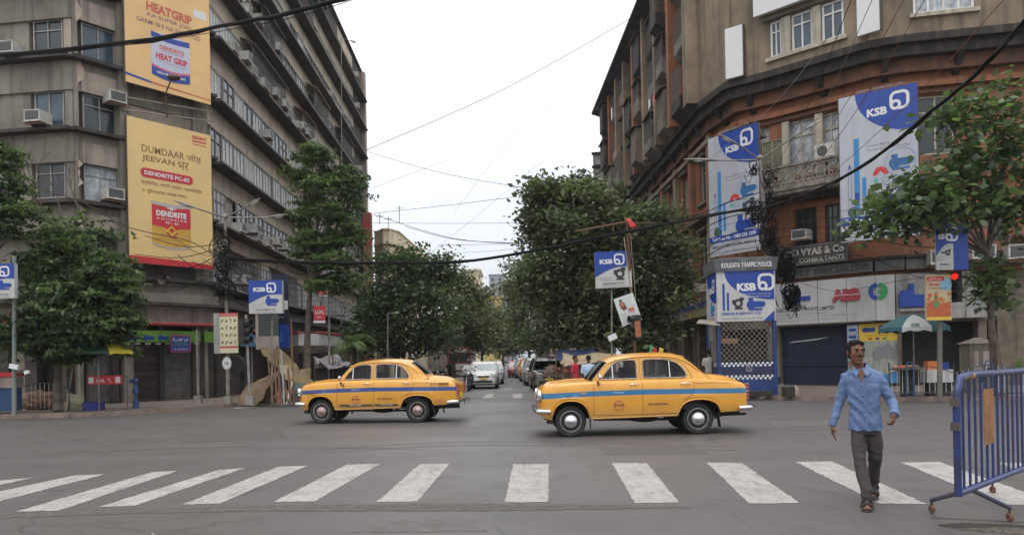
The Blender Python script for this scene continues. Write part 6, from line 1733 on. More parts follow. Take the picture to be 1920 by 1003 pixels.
# red and white bus standing on the left side of the street
t=thing('bus','red and white bus standing at the left side of the street under the trees','bus',(0,0,0))
BR=car_paint('bus_red',(.35,.04,.04),(.28,.05,.04),.4,.5);BW=car_paint('bus_white',(.5,.49,.47),None,.45,.6)
MB().box(-1.2,1.2,0,9,1.3,2.9).build('upper_body',BR,t);MB().box(-1.2,1.2,-.02,9,.5,1.297).build('lower_body',BW,t)
MB().box(-1.05,1.05,-.05,-.021,1.5,2.3).build('windscreen',GL_D,t);MB().box(-1.0,1.0,-.06,-.021,2.45,2.75).build('destination_board',BW,t);MB().box(-1.2,1.2,-.12,-.021,.45,.7).build('bumper',IRON,t)
for s in(-1,1):
 MB().ell((s*.85,-.05,.95),(.13,.06,.1),10,6).build('headlight',LAMP_C,t)
 for y in(1.5,7):MB().lathe((s*1.05,y,.45),(s,0,0),[(-.12,.45),(.12,.45),(.13,.3),(.1,.28),(.1,0)],18).build('wheel',TYRE,t)
 for k in range(7):MB().box(s*1.205-.003,s*1.205+.003,.5+k*1.15,1.4+k*1.15,1.6,2.3).build('window',GL_D,t)
t.location=(P(862,700,74).x,74,0)
# handcart / barrow in front of parked cars at right
WOODO=mat('old_wood',(0.16,0.10,0.065),(0.08,0.055,0.04),.85,5,bump=.3)
t=thing('handcart','low wooden handcart loaded with junk parked between the cars and the nearer taxi','cart',(P(1065,715,34).x,34,0))
MB().box(-1.1,1.1,-.6,.6,.75,.85).build('deck',WOODO,t)
for s in(-1,1):MB().tube([(s*.0+.45*math.cos(w),s*.65,.5+.45*math.sin(w))for w in np.linspace(0,2*math.pi,20)[:-1]],.03,6,closed=True).build('wheel',WOODO,t)
MB().tube([(-1,-.5,.8),(-2.2,-.5,.95)],.03,6).tube([(-1,.5,.8),(-2.2,.5,.95)],.03,6).build('handle',WOODO,t)
rq=random.Random(5);mb=MB()
for i in range(16):mb.ell((rq.uniform(-.9,.9),rq.uniform(-.5,.5),.9+rq.uniform(0,.25)),(rq.uniform(.1,.3),rq.uniform(.1,.25),rq.uniform(.05,.2)),7,5)
tag(mb.build('cart_load',mat('junk_brown',(.18,.12,.09),(.07,.05,.05),.9,4)),'heap of brown bundles and boards lying on the wooden handcart','bundle');bpy.data.objects['cart_load'].location=t.location
# ================================================================== PEOPLE
def fuse(mb,voxel,smooth,name,m,parent,fold=None,extra=None):
 """grow one continuous skin round overlapping volumes"""
 me=mb.mesh('tmp',m);o=bpy.data.objects.new('tmp',me);COL.objects.link(o)
 md=o.modifiers.new('r','REMESH');md.mode='VOXEL';md.voxel_size=voxel;md.use_smooth_shade=True
 if smooth:
  ms=o.modifiers.new('s','SMOOTH');ms.factor=.6;ms.iterations=smooth
 dg=bpy.context.evaluated_depsgraph_get();dg.update()
 out=bpy.data.meshes.new_from_object(o.evaluated_get(dg));out.name=name
 bpy.data.objects.remove(o);bpy.data.meshes.remove(me)
 if fold:
  n=len(out.vertices);co=np.empty(n*3);out.vertices.foreach_get('co',co);co=co.reshape(-1,3)
  no=np.empty(n*3);out.vertices.foreach_get('normal',no);no=no.reshape(-1,3)
  d=np.array([fold(Vector(c))for c in co]);co=co+no*d[:,None]
  out.vertices.foreach_set('co',co.ravel());out.update()
 if len(out.materials)==0:out.materials.append(m)
 out.polygons.foreach_set('use_smooth',[True]*len(out.polygons))
 return link(name,out,parent)
def chain(mb,pts,n=14,flat=1.0):
 """pts: (x, y, z, r)"""
 P_=[Vector(p[:3])for p in pts];R_=[p[3]for p in pts]
 mb.tube(P_,R_,n,flat=flat);
 mb.ell(P_[0],(R_[0],)*3,12,8);mb.ell(P_[-1],(R_[-1],)*3,12,8)
def esec(mb,secs,n=24):
 """stack of elliptical sections: (x, y, z, rx, ry)"""
 k0=len(mb.v)
 for x,y,z,rx,ry in secs:
  for j in range(n):
   w=2*math.pi*j/n;mb.v.append((x+rx*math.cos(w),y+ry*math.sin(w),z))
 for i in range(len(secs)-1):
  for j in range(n):
   j2=(j+1)%n;mb.f.append([k0+i*n+j,k0+i*n+j2,k0+(i+1)*n+j2,k0+(i+1)*n+j]);mb.m.append(0)
 mb.f.append([k0+j for j in range(n-1,-1,-1)]);mb.m.append(0);e=k0+(len(secs)-1)*n
 mb.f.append([e+j for j in range(n)]);mb.m.append(0)
def hand(mb,w,d,nrm,thumb,s=1.0,curl=.5):
 """w wrist, d along the hand, nrm palm side, thumb direction across"""
 w=Vector(w);d=Vector(d).normalized();nrm=Vector(nrm);nrm=(nrm-d*nrm.dot(d)).normalized();t=Vector(thumb);t=(t-d*t.dot(d)-nrm*t.dot(nrm)).normalized()
 R=Matrix((t,nrm,d)).transposed()
 mb.ell(w+d*.045*s,(.038*s,.015*s,.05*s),12,8,R=R)
 mb.ell(w,(.026*s,.02*s,.03*s),10,6,R=R)
 for k,(off,ln)in enumerate(((.028,.072),(.010,.082),(-.009,.076),(-.027,.058))):
  p=w+d*.078*s+t*off*s;a=curl*(.6+.18*k);dirv=d.copy();pts=[p-dirv*.02*s];rs=[.0095*s]
  for sgm,fr_ in enumerate((.45,.32,.23)):
   dirv=(Matrix.Rotation(-a*(.5 if sgm==0 else 1.0),3,t)@dirv)if True else dirv
   # turn towards the palm side
   if dirv.dot(nrm)<0:dirv=(dirv-nrm*2*dirv.dot(nrm))
   p=p+dirv*ln*fr_*s;pts.append(p.copy());rs.append((.009,.0082,.0072)[sgm]*s)
  mb.tube(pts,rs,8);mb.ell(pts[-1],(rs[-1],)*3,8,6)
 p0=w+d*.02*s+t*.028*s;p1=p0+(d*.6+t*.75+nrm*.25).normalized()*.035*s;p2=p1+(d*.9+t*.15+nrm*.35).normalized()*.032*s
 mb.tube([p0,p1,p2],[.014*s,.011*s,.009*s],8);mb.ell(p2,(.009*s,)*3,8,6)
def head_parts(body,hc,yaw,s=1.0,tilt=0.0):
 R=Matrix.Rotation(yaw,3,'Z')@Matrix.Rotation(tilt,3,'X')
 def H(x,y,z):return Vector(hc)+R@Vector((x*s,y*s,z*s))
 def e(c,r,n=16,m=10):body.ell(H(*c),tuple(q*s for q in r),n,m,R=R)
 e((0,.01,.025),(.074,.092,.092));e((0,-.02,-.045),(.060,.068,.075));e((0,-.055,-.098),(.028,.03,.022));e((0,-.045,-.01),(.064,.05,.06))
 e((.036,-.058,-.018),(.026,.022,.034));e((-.036,-.058,-.018),(.026,.022,.034))
 body.tube([H(0,-.09,.025),H(0,-.108,-.012),H(0,-.112,-.022)],[.008*s,.012*s,.014*s],8);e((.011,-.098,-.026),(.008,.01,.007),8,6);e((-.011,-.098,-.026),(.008,.01,.007),8,6)
 e((0,-.084,.034),(.046,.010,.010));e((0,-.074,.012),(.05,.012,.03));e((0,-.088,-.058),(.024,.009,.006));e((0,-.085,-.068),(.02,.009,.006))
 for sx in(-1,1):e((sx*.077,.012,-.005),(.010,.02,.032),10,8)
 return H,R
def face_extras(T,H,R,s,moustache=True,bald=.0):
 mb=MB()
 for sx in(-1,1):mb.ell(H(sx*.031,-.094,.012),(.010*s,.003*s,.0042*s),8,6,R=R)
 mb.build('eyes',HAIR,T)
 mb=MB()
 for sx in(-1,1):mb.tube([H(sx*.012,-.096,.029),H(sx*.03,-.097,.035),H(sx*.05,-.086,.029)],[.0045*s,.006*s,.0035*s],6)
 if moustache:mb.tube([H(-.028,-.092,-.047),H(-.012,-.102,-.04),H(.012,-.102,-.04),H(.028,-.092,-.047)],[.0015*s,.0035*s,.0035*s,.0015*s],6)
 mb.build('eyebrows',HAIR,T)
 MB().tube([H(-.022,-.096,-.0615),H(0,-.0985,-.0625),H(.022,-.096,-.0615)],[.0015*s,.0045*s,.0015*s],6).build('lips',mat('lips_brown',(.2,.075,.055),None,.45),T)
 # hair: upper and rear shell
 h=MB();h.ell(H(0,.028,.04),(.081*s,.092*s,.092*s),20,14,R=R);h.ell(H(0,-.015,.098),(.055*s,.055*s,.028*s),14,8,R=R);h.ell(H(0,.06,-.01),(.068*s,.05*s,.07*s),14,8,R=R)
 h.ell(H(.03,-.04,.088),(.035*s,.035*s,.022*s),12,8,R=R);h.ell(H(-.03,-.03,.088),(.035*s,.04*s,.022*s),12,8,R=R)
 for sx in(-1,1):h.ell(H(sx*.073,-.01,.02),(.008*s,.022*s,.035*s),8,6,R=R)
 fuse(h,.006*s,2,'hair',HAIR,T,fold=lambda c:.004*noise.noise(c*70)+.003*noise.noise(c*25))
def sandal(T,heel,toe,z,m=BLACK):
 h=Vector(heel);t=Vector(toe);d=(t-h).normalized();sd_=Vector((-d.y,d.x,0)).normalized()
 if sd_.length<.5:sd_=Vector((1,0,0))
 up=d.cross(sd_);up=-up if up.z<0 else up
 mb=MB();L_=(t-h).length
 ol=[(-.02,.03),(.06,.036),(.15,.045),(.22,.046),(.255,.03),(.265,0)]
 ol=ol+[(a,-b)for a,b in ol[::-1][1:]]
 k=L_/.25
 b=[h+d*a*k+sd_*c for a,c in ol]
 n=len(b);mb.add([p for p in b]+[p+up*.022 for p in b],[tuple(range(n-1,-1,-1)),tuple(range(n,2*n))]+[(i,(i+1)%n,n+(i+1)%n,n+i)for i in range(n)])
 def strap(f0,hh):
  pts=[h+d*f0*L_+sd_*(.046*math.cos(w))+up*(.02+hh*math.sin(w))for w in np.linspace(0,math.pi,9)]
  mb.tube(pts,.009,6,flat=2.0)
 strap(.62,.05);strap(.72,.042);strap(.3,.075)
 mb.tube([h+d*.66*L_+up*.07,h+d*.45*L_+up*.085,h+d*.3*L_+up*.095],.008,6)
 mb.tube([h-d*.015+sd_*.03+up*.05,h-d*.03+up*.06,h-d*.015-sd_*.03+up*.05],.008,6)
 return mb.build('sandal',m,T)
 # ---- the man on the crossing
SHIRT=mat('shirt_sky_blue',(0.125,0.19,0.345),(0.095,0.15,0.28),.8,6,bump=.25,bscale=45,obj=True)
TROU=mat('trousers_charcoal',(0.058,0.049,0.046),(0.04,0.035,0.034),.85,5,bump=.3,bscale=50,obj=True)
TRIM=mat('button_white',(.3,.35,.45),None,.4)
mp_=P(1625,948,7.45)
man=thing('person','man in a light blue long-sleeved shirt and charcoal trousers walking towards us over the crossing','person',(mp_.x,7.45,0),RA(-24))
body=MB()
HC=(-.068,-.025,1.512)
H,R_=head_parts(body,HC,RA(22),1.0)
chain(body,[(-.025,.015,1.30,.062),(-.05,.0,1.37,.053),(-.062,-.01,1.43,.052)])
esec(body,[(.01,.01,.80,.12,.09),(0,.01,.95,.11,.085),(-.01,.01,1.15,.135,.09),(-.015,.01,1.24,.12,.07),(-.02,.01,1.31,.06,.05)])
chain(body,[(-.14,.01,1.24,.032),(-.236,.03,1.02,.032),(-.298,-.02,.79,.024)]);chain(body,[(.11,.01,1.24,.032),(.24,.034,1.035,.032),(.252,-.18,.905,.024)])
hand(body,(-.30,-.03,.775),(.02,-.12,-1),(.9,.2,0),(0,-1,.0),.95,1.0)
hand(body,(.252,-.19,.90),(-.15,-.55,-.65),(-.7,.4,.1),(-.2,-.6,.8),.95,1.1)
chain(body,[(-.055,0,.80,.06),(-.05,-.09,.46,.042),(0,-.205,.08,.032)]);chain(body,[(.08,.02,.80,.06),(.085,.02,.48,.042),(.078,.35,.17,.032)])
# feet
chain(body,[(0,-.19,.055,.03),(0,-.28,.048,.03),(-.002,-.37,.032,.026)],10);chain(body,[(.078,.385,.13,.028),(.076,.31,.075,.028),(.074,.24,.04,.024)],10)
for k in range(5):
 x=-.036+k*.018;body.ell((x,-.405+.008*abs(k-1),.03),(.0095 if k else.013,.02,.010),8,6)
fuse(body,.0065,3,'body',SKIN,man)
face_extras(man,H,R_,1.0)
def folds(c):
 x,y,z=c
 a=0
 # diagonal drag folds across the trunk and creases in the sleeves
 a+=.010*math.sin((z*1.0+x*1.3)*52+4*noise.noise(c*5))*max(0,noise.noise(c*4+Vector((3,1,2)))+.25)*(1 if abs(x)<.17 else.5)
 a+=.010*noise.noise(Vector((x*9,y*9,z*14)))
 a+=.0035*noise.noise(c*32)
 if x>.17:a+=.004*math.sin(z*95+y*30+3*noise.noise(c*9))
 if x<-.19:a+=.004*math.sin(z*60+5*noise.noise(c*7))
 if z<.95:a+=.007*math.sin(x*60+3*noise.noise(c*6))*(.95-z)*4
 return a*.85
sh=MB()
esec(sh,[(.003,.01,.735,.162,.125),(.003,.01,.80,.157,.122),(.0,.01,.92,.142,.112),(-.005,.01,1.05,.147,.112),(-.01,.01,1.17,.162,.115),(-.014,.01,1.25,.165,.108),(-.016,.012,1.30,.15,.09),(-.018,.014,1.335,.13,.085),(-.02,.012,1.358,.075,.07)])
chain(sh,[(-.155,.012,1.262,.060),(-.195,.025,1.15,.053),(-.228,.032,1.02,.046),(-.262,.005,.90,.040),(-.298,-.02,.80,.036)],16)
chain(sh,[(.122,.012,1.262,.060),(.18,.028,1.15,.055),(.24,.034,1.035,.050),(.258,-.07,.975,.045),(.254,-.165,.915,.038)],16)
fuse(sh,.009,3,'shirt',SHIRT,man,fold=folds)
# cuffs, collar, placket, pocket, buttons
mb=MB();mb.tube([(-.295,-.013,.825),(-.30,-.022,.782)],[.043,.041],14);mb.tube([(.259,-.14,.93),(.2515,-.185,.902)],[.046,.043],14);mb.build('cuff',SHIRT,man,smooth=40)
co=MB()
for s in(-1,1):
 base=[(-.02+s*.01,.085,1.375),(-.02+s*.055,.055,1.372),(-.022+s*.072,.0,1.362),(-.025+s*.062,-.06,1.335),(-.025+s*.03,-.10,1.295)]
 tp=[(-.03+s*.01,.075,1.405),(-.03+s*.05,.048,1.41),(-.035+s*.062,.0,1.402),(-.038+s*.052,-.05,1.375),(-.03+s*.018,-.098,1.315)]
 out_=[(-.02+s*.01,.10,1.36),(-.02+s*.07,.06,1.358),(-.02+s*.09,-.01,1.345),(-.022+s*.085,-.08,1.315),(-.024+s*.045,-.115,1.275)]
 n=len(base)
 co.add(base+tp,[(i,i+1,n+i+1,n+i)for i in range(n-1)]);co.add(tp+out_,[(i,i+1,n+i+1,n+i)for i in range(n-1)])
me=co.mesh('collar',SHIRT);o_=link('collar',me,man);md=o_.modifiers.new('t','SOLIDIFY');md.thickness=.006;md.offset=0
# open neck: a wedge of skin and the placket edge
MB().add([(-.055,-.113,1.305),(.005,-.113,1.305),(-.022,-.125,1.215),(-.03,-.085,1.36)],[(0,2,3),(2,1,3)]).build('open_neck',SKIN,man)
pts=[(-.022,-.128,1.22),(-.005,-.136,1.15),(.0,-.132,1.05),(.012,-.132,.92),(.018,-.147,.80),(.02,-.15,.745)]
MB().tube(pts,.006,6,flat=1).build('placket_edge',SHIRT,man,smooth=60)
mb=MB()
for z,x,y in((1.2,-.03,-.133),(1.1,-.018,-.14),(1.0,-.01,-.137),(.9,-.002,-.137),(.8,.006,-.153)):mb.ell((x,y,z),(.006,.004,.006),8,6)
mb.build('buttons',TRIM,man)
MB().tube([(.045,-.126,1.19),(.05,-.128,1.1),(.115,-.112,1.1),(.118,-.108,1.19),(.045,-.126,1.195)],.0035,5).build('pocket_edge',SHIRT,man)
tr=MB()
esec(tr,[(.008,.01,.70,.138,.108),(.008,.01,.76,.136,.105),(.006,.01,.84,.12,.09)])
chain(tr,[(-.05,.0,.75,.078),(-.062,-.045,.62,.074),(-.056,-.10,.45,.060),(-.034,-.15,.30,.054),(-.004,-.20,.155,.054),(0,-.205,.09,.055)],16)
chain(tr,[(.062,.015,.75,.078),(.085,.015,.62,.076),(.088,.03,.47,.064),(.082,.17,.33,.057),(.079,.32,.215,.054),(.078,.345,.185,.054)],16)
def tf(c):
 x,y,z=c
 return.008*noise.noise(Vector((x*12,y*12,z*9)))+.003*noise.noise(c*30)+.006*math.sin(z*70+x*20+3*noise.noise(c*8))*(max(0,.3-z)*3+(max(0,1-abs(z-.5)*8))*.6)
fuse(tr,.010,3,'trousers',TROU,man,fold=tf)
MB().ell((-.012,-.118,.755),(.012,.008,.03),8,6).build('zip_flash',TRIM,man)if False else None
sandal(man,(0,-.165,.0),(-.003,-.425,.0),0);sandal(man,(.078,.42,.12),(.073,.215,.0),0)
def simple_person(label,loc,rz,shirt,trou,seated=False,incar=False,s=1.0,skirt=False,arms='down',voxel=.02,hairm=None,headdir=0.0,grp=None):
 T=thing('person',label,'person',loc,rz,grp)
 b=MB();hz=1.51 if not seated else 1.51
 H,R=head_parts(b,(0,-.01,1.51),headdir)
 chain(b,[(0,.01,1.3,.06),(0,0,1.42,.05)],10)
 esec(b,[(0,0,.82,.12,.09),(0,0,1.1,.13,.09),(0,0,1.3,.12,.07)],16)
 if arms=='down':A={s_:[(s_*.17,0,1.27),(s_*.23,.03,1.02),(s_*.22,-.08,.80)]for s_ in(-1,1)}
 elif arms=='bars':A={s_:[(s_*.17,0,1.27),(s_*.30,-.1,1.05),(s_*.33,-.42,1.0)]for s_ in(-1,1)}
 else:A={s_:[(s_*.17,0,1.27),(s_*.24,-.08,1.03),(s_*.12,-.32,1.08)]for s_ in(-1,1)}
 for s_ in(-1,1):
  a=A[s_];chain(b,[a[0]+(.045,),a[1]+(.035,),a[2]+(.024,)],8)
  d=Vector(a[2])-Vector(a[1]);hand(b,a[2],d,(-s_,0,0),(0,-1,.3),1.0,.4)
 if seated:L_={s_:[(s_*.09,0,.83),(s_*.2,-.42,.80),(s_*.22,-.38,.38)]for s_ in(-1,1)}
 else:L_={-1:[(-.08,0,.8),(-.09,-.06,.45),(-.09,-.02,.09)],1:[(.08,0,.8),(.09,0,.45),(.1,.12,.09)]}
 if incar:L_={s_:[(s_*.09,0,.83),(s_*.12,-.36,.84),(s_*.12,-.42,.76)]for s_ in(-1,1)}
 for s_ in(-1,1):
  l=L_[s_];chain(b,[l[0]+(.07,),l[1]+(.045,),l[2]+(.034,)],8)
  chain(b,[(l[2][0],l[2][1]+.03,l[2][2]-.04,.035),(l[2][0],l[2][1]-.15,l[2][2]-.055,.03)],8)
 fuse(b,min(voxel,.012),1,'body',SKIN,T)
 h=MB();h.ell(H(0,.025,.04),(.083,.096,.092),12,8,R=R);h.ell(H(0,-.02,.1),(.055,.055,.03),10,6,R=R);fuse(h,.014,1,'hair',hairm or HAIR,T)
 c=MB();esec(c,[(0,.01,.78,.165,.125),(0,.01,.95,.15,.115),(0,.01,1.17,.17,.12),(0,.01,1.28,.17,.10),(0,.01,1.35,.07,.065)],16)
 for s_ in(-1,1):
  a=A[s_];e=Vector(a[0]).lerp(Vector(a[1]),.8);chain(c,[a[0]+(.065,),tuple(e)+(.055,)],10)
 fuse(c,voxel,1,'shirt',shirt,T,fold=lambda q:.012*noise.noise(q*9))
 t_=MB();esec(t_,[(0,.01,.72,.14,.11),(0,.01,.86,.14,.11)],16)
 for s_ in(-1,1):
  l=L_[s_];e=Vector(l[1]).lerp(Vector(l[2]),.88);chain(t_,[l[0]+(.085,),l[1]+(.068,),tuple(e)+(.058,)],10)
 fuse(t_,voxel,1,'trousers',trou,T,fold=lambda q:.01*noise.noise(q*9))
 for s_ in(-1,1):
  l=L_[s_];MB().ell((l[2][0],l[2][1]-.06,l[2][2]-.06),(.045,.13,.035),10,6).build('shoe',BLACK,T)
 return T
GREYSH=mat('shirt_grey_white',(.4,.38,.34),(.3,.28,.25),.9,8,obj=True);REDSH=mat('shirt_red',(.42,.02,.04),None,.8,obj=True);PBLUE=mat('shirt_pale_blue',(.34,.45,.58),None,.8,obj=True)
KHAK=mat('trousers_khaki',(.15,.12,.085),None,.9,obj=True);DKC=mat('cloth_dark',(.03,.03,.035),None,.9,obj=True);WHS=mat('shirt_white',(.55,.54,.5),None,.85,obj=True);MAR=mat('cloth_maroon',(.2,.03,.04),None,.85,obj=True)
def at_px(px,D):p=P(px,700,D);return(p.x,D,0)
simple_person('person in a red shirt and red cloth standing behind the bonnet of the nearer taxi',at_px(1079,27),RA(60),REDSH,MAR)
simple_person("person in a pale blue shirt seen from behind beside the nearer taxi's windscreen",at_px(1104,24.5),RA(175),PBLUE,DKC)
q_=simple_person("person in a grey-white shirt standing with back turned left of the police kiosk",at_px(1330,27.5),RA(160),GREYSH,KHAK);q_.location.z=KH
# taxi occupants
o=simple_person('driver in dark clothes seen through the front window of the left taxi',(0,0,0),RA(-90),DKC,DKC,True,True,arms='bars',headdir=RA(30));o.location=t2.matrix_basis@Vector((1.86,-.33,-.17));o.rotation_euler.z=RA(-90)+t2.rotation_euler.z;o.scale=(.9,.9,.93)
o=simple_person('driver in dark clothes sitting low behind the wheel of the right taxi',(0,0,0),RA(-90),DKC,DKC,True,True,arms='bars');o.location=t1.matrix_basis@Vector((1.88,.33,-.2));o.rotation_euler.z=RA(-90);o.scale=(.9,.9,.93)
o=simple_person('passenger in a dark blue top in the rear seat of the right taxi',(0,0,0),RA(-90),mat('cloth_navy',(.03,.05,.16),None,.85,obj=True),DKC,True,True,arms='lap');o.location=t1.matrix_basis@Vector((2.78,-.15,-.2));o.rotation_euler.z=RA(-90);o.scale=(.9,.9,.93)
# people farther down the street
for px,D,sh_,tr_,lab in((1008,58,WHS,DKC,'distant pedestrian in white on the right side of the street'),(843,60,DKC,DKC,'distant pedestrian in dark clothes beside the red and white bus'),(941,88,MAR,DKC,'distant pedestrian crossing far down the street')):
 simple_person(lab,at_px(px,D),RND.uniform(-1,1),sh_,tr_,voxel=.03)
 # ---- motorcycle and rider
t=thing('motorcycle','dark motorcycle coming towards us just left of the white hatchback','motorcycle',at_px(879,38.6))
for y,r in((-.62,.30),(.68,.30)):
 w=MB().tube([(0,y+r*math.cos(a),.31+r*math.sin(a))for a in np.linspace(0,2*math.pi,24)[:-1]],.045,8,closed=True).build('wheel',TYRE,t,smooth=60)
 mb=MB()
 for k in range(6):mb.tube([(0,y,.31),(0,y+.26*math.cos(k),.31+.26*math.sin(k))],.008,4)
 mb.ell((0,y,.31),(.06,.05,.05),8,6);mb.build('hub',RIM,w)
mb=MB();mb.tube([(-.09,-.62,.31),(-.08,-.45,.75),(-.1,-.38,.98)],.022,6);mb.tube([(.09,-.62,.31),(.08,-.45,.75),(.1,-.38,.98)],.022,6);mb.tube([(-.36,-.28,1.02),(-.2,-.36,.98),(.2,-.36,.98),(.36,-.28,1.02)],.016,6);mb.build('fork',CHROME,t)
mb=MB();mb.ell((0,-.15,.84),(.13,.26,.12),12,8);mb.build('fuel_tank',CBLK,t,smooth=60)
MB().ell((0,.38,.80),(.13,.42,.06),12,8).build('seat',BLACK,t,smooth=60)
MB().box(-.13,.13,-.2,.2,.32,.62).ell((0,-.05,.55),(.14,.14,.14),8,6).tube([(.12,-.2,.4),(.15,.2,.28),(.15,.8,.35)],.035,6).build('engine',IRON,t)
MB().ell((0,-.50,.90),(.10,.06,.10),12,8).build('headlight',LAMP_C,t);MB().ell((0,-.46,.92),(.13,.05,.14),12,8).build('headlight_cowl',CBLK,t)
MB().box(-.08,.08,-.62,-.3,.62,.64).box(-.1,.1,-.56,-.55,.66,.76).build('mudguard',CBLK,t)
for s in(-1,1):MB().tube([(s*.33,-.3,1.02),(s*.36,-.3,1.2)],.008,5).ell((s*.38,-.3,1.22),(.05,.015,.035),8,6).build('mirror',BLACK,t)
o=simple_person('motorcycle rider in a white shirt with dark helmet beside the white hatchback',t.location,0,WHS,DKC,True,arms='bars');o.location=t.location+Vector((0,.12,-.02))
hm=MB();hm.ell((0,-.005,1.53),(.13,.15,.14),14,10);fuse(hm,.015,1,'helmet',mat('helmet_dark',(.04,.035,.035),None,.3,obj=True),o)
# parked scooters at the left side
for i,(px,D)in enumerate(((812,47),(824,52))):
 c=dup(t,Vector(at_px(px,D)),RA(40+20*i),('parked motorcycle leaning at the left kerb behind the boot of the left taxi','second parked motorcycle farther along the left kerb near the bus')[i])
# ================================================================== STREET FURNITURE
POLE=mat('pole_grey_worn',(0.32,0.31,0.29),(0.16,0.145,0.13),.6,4,metal=.2,streak=(.1,.07,.05),streak_s=3)
def lamp_head(t,p,d,L_=.62):
 d=Vector(d).normalized();p=Vector(p)
 mb=MB();sd_=d.cross(Z).normalized()
 pts=[p,p+d*L_*.2,p+d*L_*.6,p+d*L_]
 mb.tube(pts,[.035,.075,.11,.03],10,flat=.5);mb.build('lamp_head',POLE,t,world=True,smooth=50)
 MB().ell(p+d*L_*.58-Z*.045,(.17,.09,.04),10,6,R=Matrix((d,sd_,Z)).transposed()).build('lamp_cover',LAMP_C,t,world=True)
def pole_thing(name,label,cat,base,top,r0,r1,plinth=.0,m=POLE):
 b=Vector(base);t=thing(name,label,cat,b)
 MB().tube([b,b.lerp(Vector(top),.5),Vector(top)],[r0,(r0+r1)/2,r1],10).build('pole',m,t,world=True,smooth=50)
 if plinth:MB().box(b.x-plinth,b.x+plinth,b.y-plinth,b.y+plinth,b.z-.02,b.z+plinth*2.2).build('plinth',mat('plinth_concrete',(.3,.27,.23),(.2,.18,.16),.9,5),t,world=True)
 return t
 # left lamp post with three heads
DLp=27.5
b=P(428,757,DLp);b.z=KH
top=P(422,408,DLp)
t=pole_thing('street_lamp','old street lamp post with three long arms wrapped in loose cables beside the pictogram board','street lamp',b,top,.075,.05,.12)
for(x1,y1,x2,y2,D2_)in((372,392,326,376,25.5),(462,388,488,372,26.0),(500,408,540,402,28.5)):
 a=P(x1,y1,D2_);e_=P(x2,y2,D2_)
 MB().tube([top,a],.028,6).build('arm',POLE,t,world=True);lamp_head(t,a,e_-a,(e_-a).length)
MB().ell(top+Z*.05,(.09,.09,.09),10,6).build('finial',POLE,t,world=True)
def cable_nest(name,label,c,r,h,n,loops,seed,D):
 rr_=random.Random(seed);mb=MB()
 for i in range(loops):
  cc=Vector(c)+Vector((rr_.uniform(-1,1)*r*.5,rr_.uniform(-.3,.1)*r,rr_.uniform(-h,h)));ra=rr_.uniform(.3,1)*r;tl=rr_.uniform(-.8,.8);yw_=rr_.uniform(-1,1)
  pts=[]
  for k in range(14):
   w=2*math.pi*k/14;q=Vector((ra*math.cos(w),0,ra*1.1*math.sin(w)));q=Matrix.Rotation(yw_,3,'Z')@Matrix.Rotation(tl,3,'X')@q;pts.append(cc+q*rr_.uniform(.93,1.07))
  mb.tube(pts,rr_.uniform(.010,.022),5,closed=True)
 for i in range(n):
  a=Vector(c)+Vector((rr_.uniform(-.5,.5)*r,rr_.uniform(-.3,.1)*r,rr_.uniform(-h,h)));e_=a+Vector((rr_.uniform(-1.3,1.3)*r,rr_.uniform(-.3,.3),rr_.uniform(-1,.6)*h))
  mb.tube(sag(a,e_,rr_.uniform(.05,.4),6),rr_.uniform(.006,.014),4)
 return tag(mb.build(name,CABLE),label,'cables',kind='stuff')
cable_nest('cable_tangle','tangle of thin black cables hanging on the left lamp post',P(424,480,DLp-.2),.4,1.1,26,14,3,DLp)
cable_nest('cable_tangle','bundle of coiled cables low on the left lamp post',P(420,520,DLp-.2),.35,.7,12,10,4,DLp)
MB().ell(P(372,535,30),(.4,.3,.3),10,8)
t=thing('speaker_horn','dark horn loudspeaker on the wall below the lower yellow hoarding','loudspeaker',P(310,522,31));MB().lathe(P(310,522,30.6),(-.3,-1,-.1),[(-.25,.05),(0,.1),(.2,.24)],14).tube([P(310,522,30.6),P(312,522,31.3)],.04,6).build('horn',IRON,t,world=True)
# pictogram board and round 12 sign
fr=cam_frame(413,662,27.2);w=33/FPX*27.2;h=75/FPX*27.2
t=thing('sign_board',"cream board with rows of black pictograms before the left lamp post",'sign',fr.o)
MB().fbox(fr,0,w,0,h,-.08,0).build('panel',mat('board_cream',(.62,.58,.38),(.55,.52,.34),.5,3),t,world=True)
MB().fbox(fr,-.24,-.01,-.01,h,-.3,-.04).build('side_panel',mat('board_side',(.36,.35,.32),(.28,.27,.25),.6,3),t,world=True)
MB().fpoly(fr,[(0,h*.92),(w,h*.92),(w,h),(0,h)],.003,.006).fpoly(fr,[(0,h*.13),(w,h*.13),(w,h*.17),(0,h*.17)],.003,.006).build('red_bands',INKRED,t,world=True)
scribble(fr,w*.06,h*.94,w*.88,h*.035,.008,INKWHITE,t,1)
rq=random.Random(8)
for i in range(4):
 for j in range(4):
  cx_=w*(.14+.24*i);cz_=h*(.26+.18*j);mb=MB();k=(i+j*3)%4;s=w*.085
  if k==0:mb.fpoly(fr,circ(cx_,cz_,s*.7,8),.003,.005);mb.fpoly(fr,circ(cx_+s*.4,cz_+s*.9,s*.4,6),.006,.008)
  elif k==1:mb.ribbon(fr,[(cx_-s,cz_-s),(cx_,cz_+s*.3),(cx_+s,cz_+s)],s*.6,.003,False,0,.005)
  elif k==2:mb.fpoly(fr,[(cx_-s,cz_-s*.5),(cx_+s,cz_-s*.5),(cx_+s*.4,cz_+s*.6),(cx_-s*.5,cz_+s*.4)],.003,.005)
  else:mb.ribbon(fr,[(cx_,cz_-s*1.2),(cx_,cz_+s*1.2)],s*.35,.003,False,0,.005);mb.fpoly(fr,circ(cx_,cz_+s,s*.5,6),.006,.008)
  mb.build('pictogram',INKB,t,world=True)
fr=cam_frame(425,681,27.1)
